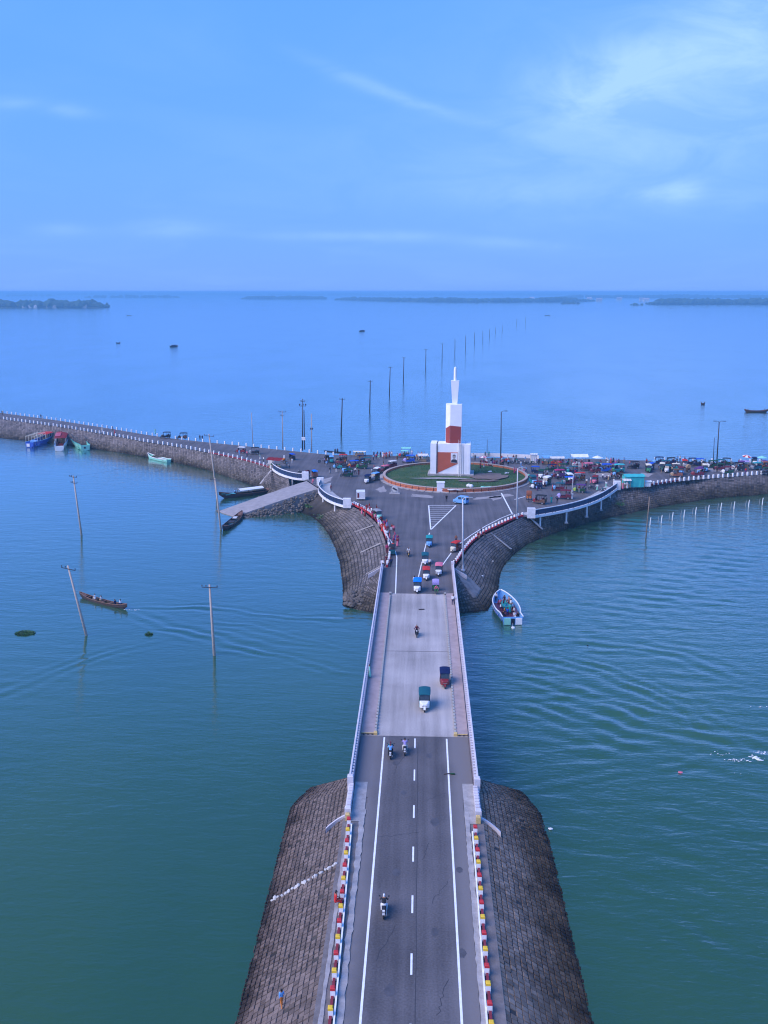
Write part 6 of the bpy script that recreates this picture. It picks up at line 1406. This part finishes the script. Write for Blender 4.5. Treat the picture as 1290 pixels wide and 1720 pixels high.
def country_boat(bow, stern, label, B=1.5, h=.42, rise=.7, m=woodd, trim=woodb, benches=5, group=None, name='country_boat'):
    o, L_ = place_boat(name, bow, stern, label, group=group)
    build(hull(L_, B, h, rise, .3), 'hull', m, o, smooth=False); gunwale(L_, B, h, rise, trim, o, .05)
    for k in range(benches):
        t = -.6 + 1.2 * k / max(1, benches - 1); b = B * (1 - abs(t) ** 2.4) ** .75 - .06
        build(MB().box((0, t * L_ / 2, h - .08 + rise * abs(t) ** 2.6), (b, .3, .05)), 'thwart', trim, o)
    for s in (-1, 1): build(MB().box((0, s * L_ * .40, h + rise * .58 - .06), (B * .42, L_ * .12, .05), M=Matrix.Rotation(s * .22, 3, 'X')), 'end_deck', trim, o)
    return o, L_
def on_boat(o, x, y, z, pose, a, b, label, yaw=0, s=1.0):
    M = Matrix.Translation(o.location) @ Matrix.Rotation(o.rotation_euler.z, 4, 'Z')
    person(M @ V3((x, y, z)), pose, a, b, label, math.degrees(o.rotation_euler.z) + yaw, s, group='people in boats')
o, L_ = country_boat((134, 1003), (214, 1024), 'slender dark country boat under way between the left poles', B=1.15, h=.36, rise=.5, trim=woodb)
on_boat(o, 0, .16 * L_, .05, 'sit', 'white', 'white', 'man in white sitting near the bow of the moving country boat'); on_boat(o, .1, .04 * L_, .0, 'sit', 'offwhite', 'tan', 'man in off white sitting amidships in the moving country boat')
on_boat(o, -.1, -.27 * L_, .05, 'sit', 'navy', 'charcoal', 'man in navy sitting near the stern of the moving country boat'); on_boat(o, .1, -.36 * L_, .18, 'sit', 'white', 'navy', 'man in white at the stern of the moving country boat')
# long ferry boat beside the ramp
o, L_ = country_boat((478, 824), (368, 838), 'long dark boat with a white canopy and teal stern beside the ramp', B=2.0, h=.6, rise=1.0, benches=3)
cv = MB(); rings = []
for k in range(7):
    y = -.28 * L_ + .36 * L_ * k / 6 + 1.2; a_ = arcs(.95, 1.45, .3); rings.append([(x, y, z) for x, z in a_] + [(x, y, z - .04) for x, z in a_[::-1]])
build(cv.loft(rings), 'canopy', cloth('white'), o)
for s in (-1, 1):
    for k in range(4): y = -.27 * L_ + .34 * L_ * k / 3 + 1.2; build(MB().tube([(s * .9, y, .5), (s * .92, y, 1.47)], .035, 6), 'canopy_post', woodd, o)
build(MB().box((0, -.34 * L_, .82), (1.3, 2.4, .12)).box((0, -.44 * L_, 1.1), (.9, .9, .1)), 'stern_deck', paint('turquoise'), o); build(MB().box((0, .28 * L_, .9), (1.5, 1.8, .3), taper=.8), 'fore_cabin', woodb, o)
on_boat(o, 0, -.27 * L_, .7, 'sit', 'skyblue', 'navy', 'man in pale blue at the stern of the white canopied boat'); on_boat(o, -.2, .33 * L_, 1.0, 'sit', 'white', 'charcoal', 'man in white at the bow of the white canopied boat')
o, L_ = country_boat((374, 893), (407, 866), 'short dark boat moored at the foot of the boat ramp', B=1.9, h=.5, rise=.6, benches=2)
build(MB().box((.25, -.18 * L_, .62), (.8, 1.5, .1), M=Matrix.Rotation(.1, 3, 'Z')), 'pale_board', paint('offwhite'), o); build(MB().box((-.2, .1 * L_, .7), (1.2, 1.6, .12), ch=.03), 'deck_cover', woodd, o)
# green and white open boat at the causeway
def passenger_boat(bow, stern, label, hullc, band, inner, B, h=.85, rise=.5, transom=.72, group=None):
    o, L_ = place_boat('passenger_boat', bow, stern, label, group=group)
    build(hull(L_, B, h, rise, .35, transom=transom), 'hull', paint(hullc), o); gunwale(L_, B, h, rise, paint(band), o, .09, transom=transom)
    build(MB().box((0, -L_ * .05, .22), (B * .72, L_ * .7, .06)), 'floor', paint(inner), o)
    for s in (-1, 1): build(MB().box((s * B * .34, -L_ * .06, .55), (.35, L_ * .56, .08)), 'side_bench', paint(inner), o)
    build(MB().box((0, -L_ * .485, h * .55), (B * .70, .12, h * 1.05)), 'transom', paint(hullc), o)
    return o, L_
o, L_ = passenger_boat((249, 769), (284, 777), 'turquoise and white open boat moored at the left causeway', 'mint', 'white', 'grey', 2.0, h=.7, rise=.7)
build(MB().box((.2, -.1 * L_, .62), (.5, 2.0, .1)), 'plank', paint('white'), o)
# three passenger boats in front of the causeway
def cabin(o, L_, B, roofc, y0, y1, zr, open_top=False, postc='white', m2=None):
    n = 4
    for s in (-1, 1):
        for k in range(n + 1):
            y = y0 + (y1 - y0) * k / n; build(MB().tube([(s * B * .44, y, .7), (s * B * .43, y, zr)], .04, 6), 'canopy_post', paint(postc), o)
    if open_top:
        for s in (-1, 1): build(MB().tube([(s * B * .43, y0, zr), (s * B * .43, y1, zr)], .05, 6), 'canopy_rail', paint(postc), o)
        for k in range(n + 1): y = y0 + (y1 - y0) * k / n; build(MB().tube([(-B * .43, y, zr), (0, y, zr + .12), (B * .43, y, zr)], .04, 6), 'canopy_bow', paint(postc), o)
    else:
        rings = []
        for k in range(6):
            y = y0 + (y1 - y0) * k / 5; a_ = arcs(B * .5, zr, .14); rings.append([(x, y, z) for x, z in a_] + [(x, y, z - .05) for x, z in a_[::-1]])
        build(MB().loft(rings), 'canopy', cloth(roofc), o)
PBG = 'passenger boats moored at the left causeway'
o, L_ = passenger_boat((88, 738), (50, 752), 'blue passenger boat with a red awning and pale frame at the far left', 'blue', 'skyblue', 'skyblue', 3.4, h=1.4, rise=.8, group=PBG)
cabin(o, L_, 3.2, 'red', .5, L_ * .36, 2.7); cabin(o, L_, 3.2, 'red', -L_ * .45, .2, 3.3, True, 'cream'); build(MB().box((0, -L_ * .3, 1.2), (1.9, 1.6, .9), ch=.08), 'engine_house', paint('skyblue'), o); build(MB().box((-.4, -L_ * .5, .75), (.9, .16, .9)), 'stern_board', paint('white'), o)
o, L_ = passenger_boat((108, 736), (100, 758), 'white and red passenger boat between the blue and the mint boats', 'white', 'skyblue', 'darkred', 3.6, h=1.4, rise=.8, group=PBG)
cabin(o, L_, 3.4, 'darkred', -L_ * .25, L_ * .3, 2.8); build(MB().box((-.9, .3, 3.05), (1.6, L_ * .3, .12), ch=.03), 'red_roof_hatch', paint('red'), o)
o, L_ = passenger_boat((122, 739), (144, 757), 'mint green passenger boat with a dark ribbed frame', 'mint', 'turquoise', 'teal', 3.6, h=1.5, rise=.6, group=PBG)
cabin(o, L_, 3.5, 'navy', -L_ * .36, L_ * .34, 2.9, True, 'charcoal'); build(MB().box((-.2, -L_ * .5, .9), (.5, .16, .5), ch=.03), 'stern_hatch', paint('black'), o)
# loaded passenger boat right of the bridge
o, L_ = passenger_boat((840, 1008), (861, 1050), 'crowded pale blue passenger boat with maroon inside right of the bridge', 'skyblue', 'white', 'maroon', 3.6, h=1.05, rise=.6, transom=.8)
B = 3.6
for s in (-1, 1):
    q = []
    for k in range(12):
        t = -.92 + 1.5 * k / 11; b = B / 2 * (max(.8, (1 - abs(t) ** 2.4) ** .7) if t < 0 else (1 - abs(t) ** 2.4) ** .75); q.append([(s * (b + .012), t * L_ / 2, .42), (s * (b + .012), t * L_ / 2, .66), (s * (b - .02), t * L_ / 2, .66), (s * (b - .02), t * L_ / 2, .42)])
    build(MB().loft(q), 'painted_band', paint('blue'), o)
    for k in range(10): t = -.8 + 1.1 * k / 9; b = B / 2 * (max(.8, (1 - abs(t) ** 2.4) ** .7) if t < 0 else (1 - abs(t) ** 2.4) ** .75); build(MB().box((s * (b + .015), t * L_ / 2, .54), (.04, .12 + .1 * (k % 3), .18)), 'band_mark', paint('white'), o)
build(MB().box((.02, -L_ * .5 - .03, .52), (.5, .1, .85)), 'engine_slot', paint('black'), o); build(MB().box((-.75, -L_ * .5 - .01, .55), (.9, .1, .95), ch=.03), 'stern_panel', paint('mint'), o); build(MB().box((.85, -L_ * .5 - .01, .55), (.9, .1, .95), ch=.03), 'stern_panel', paint('white'), o)
build(MB().tube([(0, -L_ * .5, .3), (-.1, -L_ * .5 - .6, .15), (-.15, -L_ * .5 - 1.0, 0)], [.08, .07, .05], 8), 'rudder_arm', steel, o); build(MB().blob((-.16, -L_ * .5 - 1.2, .05), (.28, .35, .22), seed=3), 'motor_cover', cloth('white'), o)
build(MB().box((0, .1 * L_, .75), (1.0, L_ * .25, .5), ch=.08), 'engine_house', paint('teal'), o)
for i, (x, y, z, ps, a, b, lb, yw) in enumerate([(-.85, .34, .55, 'stand', 'white', 'charcoal', 'person in white standing at the bow of the crowded boat', 180), (-1.0, .12, .6, 'sit', 'darkred', 'maroon', 'person in dark red on the left bench of the crowded boat', -90), (-.9, -.02, .6, 'sit', 'white', 'navy', 'person in white on the left bench of the crowded boat', -90),
    (.1, .22, .55, 'stand', 'navy', 'black', 'person in navy standing forward in the crowded boat', 180), (.0, .0, .55, 'stand', 'teal', 'blue', 'person in teal standing in the middle of the crowded boat', 170), (.35, -.1, .55, 'dress', 'turquoise', 'teal', 'person in turquoise in the middle of the crowded boat', 160), (.95, .26, .6, 'sit', 'orange', 'rust', 'person in orange on the right side of the crowded boat', 90), (1.05, .14, .6, 'sit', 'offwhite', 'tan', 'person in off white beside the one in orange', 90),
    (1.0, .0, .6, 'sit', 'skyblue', 'black', 'person in pale blue on the right bench of the crowded boat', 90), (.85, -.16, .6, 'sit', 'white', 'black', 'person in white and black on the right bench of the crowded boat', 90), (.55, -.33, .6, 'sit', 'white', 'white', 'person all in white nearest the stern of the crowded boat', 180), (-.3, -.25, .5, 'stand', 'blue', 'navy', 'person in blue near the stern of the crowded boat', 0)]):
    on_boat(o, x, y * L_ * 1.05, z - .25 if ps == 'sit' else z - .3, ps, a, b, lb, yw)
for i, (x, y, ps, a, b) in enumerate([(-.5, .18, 'sit', 'pink', 'maroon'), (.5, .12, 'sit', 'red', 'black'), (-.6, -.16, 'sit', 'orange', 'navy'), (-1.0, -.3, 'sit', 'black', 'charcoal'), (.3, .3, 'sit', 'white', 'tan'), (1.05, -.36, 'sit', 'black', 'black'), (-.2, .1, 'stand', 'maroon', 'navy'), (.7, .05, 'stand', 'white', 'navy')]):
    on_boat(o, x, y * L_, .3, ps, a, b, f'passenger in {a} and {b} packed in the middle of the crowded boat', 180 + 40 * i)
# boats out on the lake
for bow, stern, lb, kind in [((299, 582), (285, 583), 'covered boat leaving a wake on the open lake', 1), ((195, 577), (202, 576.5), 'small dark boat far out left of the covered boat', 0), ((603, 557), (613, 556.5), 'small dark boat far out above the row of poles', 1), ((1250, 692), (1290, 692.5), 'long dark canoe with two figures at the right edge of the lake', 0),
                             ((1177, 679.5), (1184, 679.5), 'tiny dark boat on the lake left of the long canoe', 0), ((213, 530), (221, 530), 'tiny pale boat near the left wooded island', 0), ((915, 530.5), (924, 530), 'tiny pale boat below the far right shore', 0), ((1125, 518), (1130, 518), 'tiny speck of a boat near the right shore', 0)]:
    o, L_ = country_boat(bow, stern, lb, B=min(2.2, .24 * (P(*bow, WZ) - P(*stern, WZ)).length), h=.5, rise=.7, benches=2, group='boats out on the lake')
    if kind:
        build(MB().box((0, 0, 1.1), (1.6, L_ * .45, 1.1), ch=.15), 'shelter', paint('navy'), o); build(MB().box((0, -.05 * L_, 1.72), (1.7, L_ * .4, .1), ch=.03), 'shelter_roof', paint('grey'), o)
    if lb.startswith('long dark canoe'):
        for y in (-.36, .34): on_boat(o, 0, y * L_, .35, 'sit', 'black', 'black', 'dark figure at the %s end of the long canoe' % ('right' if y < 0 else 'left'))

# ================================================================== FLOATING PLANTS, FOAM, LITTER
leafm = mat('hyacinth_leaf', (.035, .10, .02), .55, .4, 2, island=.5, spec=.4)
def hyacinth(px, py, r, n, label):
    rd_ = random.Random(int(px)); mb = MB()
    for _ in range(n):
        a = rd_.random() * 6.28; d = r * math.sqrt(rd_.random()); x, y = d * math.cos(a) * 1.2, d * math.sin(a) * .8; h = rd_.uniform(.05, .38) * (1.2 - d / r); s = rd_.uniform(.08, .17); b = rd_.random() * 6.28; u = V3((math.cos(b), math.sin(b), rd_.uniform(.1, .9))); v_ = V3((-math.sin(b), math.cos(b), 0)); c = V3((x, y, h))
        mb.add([c - u * s, c - v_ * s * .7, c + u * s * 1.2, c + v_ * s * .7], [(0, 1, 2, 3)])
        mb.add([(x, y, -.05), (x + .02, y, -.05), tuple(c)], [(0, 1, 2)])
    o = tag(empty('water_hyacinth', P(px, py, WZ)), label, 'plant', 'floating plants'); link('leaves', mb.mesh('leaves'), leafm, o)
    build(MB().blob((0, 0, -.02), (r * 1.1, r * .75, .1), seed=2, jit=.3, sub=2), 'root_mat', mat('root_mat', (.03, .045, .015), .9), o)
hyacinth(42, 1064, 1.15, 420, 'larger clump of floating water hyacinth at the far left'); hyacinth(250, 1066, .45, 110, 'small clump of floating water hyacinth near the boat wake')
foamm = mat('foam', (.75, .78, .80), .6, .1, 3)
fm = MB(); rf = random.Random(9)
def foam(px, py, w_, d_, n, smax):
    c = P(px, py, WZ)
    for _ in range(n):
        x, y = rf.gauss(0, w_), rf.gauss(0, d_); s = smax * rf.uniform(.2, 1) ** 2
        fm.blob((c.x + x, c.y + y, WZ + .03), (s * rf.uniform(1, 2.4), s * rf.uniform(.5, 1), s * .35), seed=rf.randint(0, 99), jit=.35)
foam(1272, 1272, .35, .35, 160, .13); foam(1280, 1266, .5, .3, 80, .08); foam(1240, 1277, .6, .16, 60, .07); foam(1212, 1266, .6, .3, 26, .07); foam(1284, 1187, .8, .12, 20, .07); foam(1250, 1300, .8, .2, 8, .05); foam(222, 1024, .8, .14, 26, .07); foam(1088, 1158, .3, .1, 5, .05)
tag(build(fm, 'foam', foamm, smooth=True), 'white foam flecks breaking on the wakes', 'foam', kind='stuff')
wm = cloth('white')
for i, (px, py, z, s, c, lb) in enumerate([(924, 1393, WZ + .03, .22, 'white', 'white plastic litter floating at the right slope edge'), (895, 1618, -2.4, .16, 'white', 'white litter on the right near slope'), (902, 1622, -2.6, .2, 'white', 'second piece of white litter on the right near slope'), (891, 1598, -2.2, .12, 'offwhite', 'small pale scrap on the right near slope'), (903, 1552, -2.5, .1, 'white', 'tiny pale scrap higher on the right near slope'),
      (1143, 1298, WZ + .03, .2, 'pink', 'pink float drifting in the right water'), (987, 1085, WZ + .02, .15, 'black', 'dark debris floating right of the bridge'), (810, 968, -2.4, .3, 'white', 'white litter at the end of the concrete chute'), (858, 922, -2.9, .22, 'offwhite', 'pale litter on the right bay slope'), (828, 943, -2.3, .2, 'offwhite', 'pale scrap low on the right bay slope'),
      (815, 1416, -.35, .18, 'red', 'red rag beside the right guard posts'), (812, 1392, -.3, .22, 'offwhite', 'pale rag beside the right guard posts')]):
    p = P(px, py, z)
    tag(build(MB().blob((0, 0, s * .25), (s, s * .7, s * .4), seed=i, jit=.3), 'litter', cloth(c), loc=p), lb, 'litter')
o = tag(empty('broken_branch', P(755, 1301)), 'small dark branch lying on the right edge line of the road', 'branch')
build(MB().tube([(-.5, 0, .03), (0, .05, .08), (.35, 0, .06)], [.03, .05, .06], 6), 'stem', woodd, o); build(MB().blob((.25, 0, .08), (.28, .1, .08), seed=2), 'leaf_clump', cloth('darkgreen'), o)
o = tag(empty('flat_debris', P(708, 1024)), 'small dark flat piece of debris on the far bridge span', 'debris'); build(MB().box((0, 0, .04), (.75, .3, .06), M=Matrix.Rotation(.15, 3, 'Z')), 'board', woodd, o)
# green plants at the bay foot
def shrub(px, py, z, r, label):
    rd_ = random.Random(int(px)); mb = MB()
    for _ in range(160):
        p = V3((rd_.gauss(0, r * .5), rd_.gauss(0, r * .4), abs(rd_.gauss(0, r * .35)))); s = rd_.uniform(.07, .18); u = V3((rd_.uniform(-1, 1), rd_.uniform(-1, 1), rd_.uniform(-.3, 1))).normalized(); v_ = u.orthogonal().normalized()
        mb.add([p - u * s, p - v_ * s * .6, p + u * s, p + v_ * s * .6], [(0, 1, 2, 3)])
    o = tag(empty('low_shrub', P(px, py, z)), label, 'shrub'); link('leaves', mb.mesh('leaves'), leafm, o); build(MB().tube([(0, 0, -.2), (0, 0, r * .5)], [.06, .03], 5), 'stem', woodb, o)
shrub(539, 871, -3.6, 1.2, 'green shrub at the water foot of the left bay slope'); shrub(517, 852, -2.6, .8, 'small green shrub between the ramp stones'); shrub(1042, 848, -2.2, 1.0, 'green shrub below the end of the long lookout'); shrub(900, 884, -2.6, .5, 'tiny shrub below the long lookout pylon')

HAZE = 2.5e-4
# ================================================================== FAR SHORES
treem = mat('far_tree_foliage', (.026, .052, .024), .9, .45, .05, island=.4)
landm = mat('far_shore_land', (.10, .11, .06), .95, .3, .01)
wallm = mat('far_house_wall', (.55, .52, .48), .8, .2, .1, island=.3)
def shore(name, x0, x1, yb, ytop, label, n, gaps=0.0, seed=1, hscale=1.0, cat='shore', split=None):
    rd_ = random.Random(seed); a, b = P(x0, yb(0) if callable(yb) else yb, WZ), P(x1, yb(1) if callable(yb) else yb, WZ)
    mb = MB(); base = MB()
    mpp = a.length / F; H_ = ((yb(0) if callable(yb) else yb) - ytop) * mpp
    depth = max(60, (b - a).length * .05)
    q = []
    for k in range(41):
        t = k / 40; p = P(x0 + (x1 - x0) * t, yb(t) if callable(yb) else yb, WZ); q.append(p)
    for k in range(n):
        t = rd_.random(); i = min(39, int(t * 40)); p = q[i].lerp(q[i + 1], t * 40 - i)
        if gaps and math.sin(t * 37 + seed) > 1 - gaps * 2: continue
        env = .55 + .45 * math.sin(t * 23 + seed * 2.1) * math.sin(t * 7.3 + seed)
        h = H_ * hscale * rd_.uniform(.5, .9) * (.72 + .28 * env); edge_ = min(1, t * 14, (1 - t) * 14); h *= .4 + .6 * edge_
        r = h * rd_.uniform(.4, .8); back = rd_.random() * depth; p = p + V3((0, back, 0))
        mb.blob((p.x, p.y, WZ + h * .5), (r * rd_.uniform(.8, 1.6), r, h * .55), seed=rd_.randint(0, 999), jit=.28)
    vs_ = [flat(p, WZ - .5) for p in q] + [flat(p + V3((0, 4, 0)), WZ + 1.0) for p in q] + [flat(p + V3((0, depth + 30, 0)), WZ + 1.2) for p in q]; m = len(q)
    base.add(vs_, [(i, i + 1, m + i + 1, m + i) for i in range(m - 1)] + [(m + i, m + i + 1, 2 * m + i + 1, 2 * m + i) for i in range(m - 1)])
    tag(build(base, name + '_land', landm), kind='structure')
    tag(build(mb, name + '_trees', treem), label, 'trees', kind='stuff')
    return q
def house(p, w_, h, label, roofc='far_roof'):
    o = tag(empty('house', p), label, 'house', 'houses on the far shores')
    build(MB().box((0, 0, h / 2), (w_, w_ * .7, h)), 'wall', wallm, o)
    build(MB().loft([[(-w_ * .55, -w_ * .4, h), (w_ * .55, -w_ * .4, h), (w_ * .55, w_ * .4, h), (-w_ * .55, w_ * .4, h)], [(-w_ * .55, -.05, h + w_ * .25), (w_ * .55, -.05, h + w_ * .25), (w_ * .55, .05, h + w_ * .25), (-w_ * .55, .05, h + w_ * .25)]]), 'roof', mat('far_tin_roof', (.42, .36, .36), .5, .2, .2, island=.3), o)
    for s in (-.25, .25): build(MB().box((s * w_, -w_ * .35 - .05, h * .55), (w_ * .16, .1, h * .4)), 'window', glass, o)
q = shore('wooded_island', -60, 174, 517, 503, 'dark trees covering the nearest wooded island at the far left', 260, seed=3)
for i, (px, s) in enumerate([(42, 12), (52, 9), (60, 11), (82, 10), (92, 12), (143, 11)]):
    house(P(px, 516.5, WZ + .8) + V3((0, -3, 0)), s, 5, f'{words[i]} pale house from the left on the nearest wooded island')
shore('far_shore', 142, 300, 500, 494.5, 'thin line of far trees left of centre on the horizon', 220, .12, 5)
shore('far_shore', 405, 548, 502.5, 496, 'strip of far trees in the middle of the horizon', 500, .0, 8)
shore('far_shore', 562, 1000, lambda t: 504 + 4 * math.sin(t * 2.6), 497, 'long far wooded shore behind the monument', 1500, .02, 11)
shore('far_shore', 1090, 1420, 511.5, 500, 'near dark wooded shore at the right of the horizon', 700, .0, 14)
shore('far_shore', 940, 1420, 500.5, 494, 'pale wooded shore farther back at the right', 1100, .01, 17)
shore('far_shore', -80, 420, 495.5, 491.5, 'faint farthest shore at the left of the horizon', 320, .2, 21)
shore('far_shore', 400, 1000, 496, 492, 'faint farthest shore behind the middle of the horizon', 900, .03, 24)
shore('tree_islet', 946, 974, 510.5, 505.5, 'small cluster of trees standing in the water before the right shore', 26, 0, 27)
shore('tree_islet', 1066, 1081, 513, 508, 'tiny clump of trees left of the near right shore', 16, 0, 31)
shore('tree_islet', 0, 90, 497.5, 494, 'low far strip of trees behind the wooded island', 70, .1, 33)
for i, (px, py) in enumerate([(893, 503.5), (990, 504), (1006, 506), (1040, 504), (1078, 505), (1085, 506), (1148, 510.8), (1270, 510.6)]):
    house(P(px, py, WZ + .8) + V3((0, -3, 0)), 26 if i not in (6, 7) else 20, 9, f'{words[i]} pale building from the left along the far right shore')
for i in range(8): pass

# ================================================================== HAZE
hb = MB().box((0, 0, 0), (97400, 97400, 52)); hz_o = build(hb, 'haze', []); hz_o.location = (0, 0, WZ - 4.2 + 26)
m = bpy.data.materials.new('haze'); m.use_nodes = True; n = m.node_tree.nodes
for k in list(n):
    if k.type != 'OUTPUT_MATERIAL': n.remove(k)
pv = n.new('ShaderNodeVolumePrincipled'); pv.inputs['Density'].default_value = HAZE; pv.inputs['Color'].default_value = (.30, .70, 1.0, 1)
m.node_tree.links.new(pv.outputs[0], n['Material Output'].inputs['Volume'])
hz_o.data.materials.append(m); tag(hz_o, 'pale blue haze filling the air over the lake', 'haze', kind='stuff')
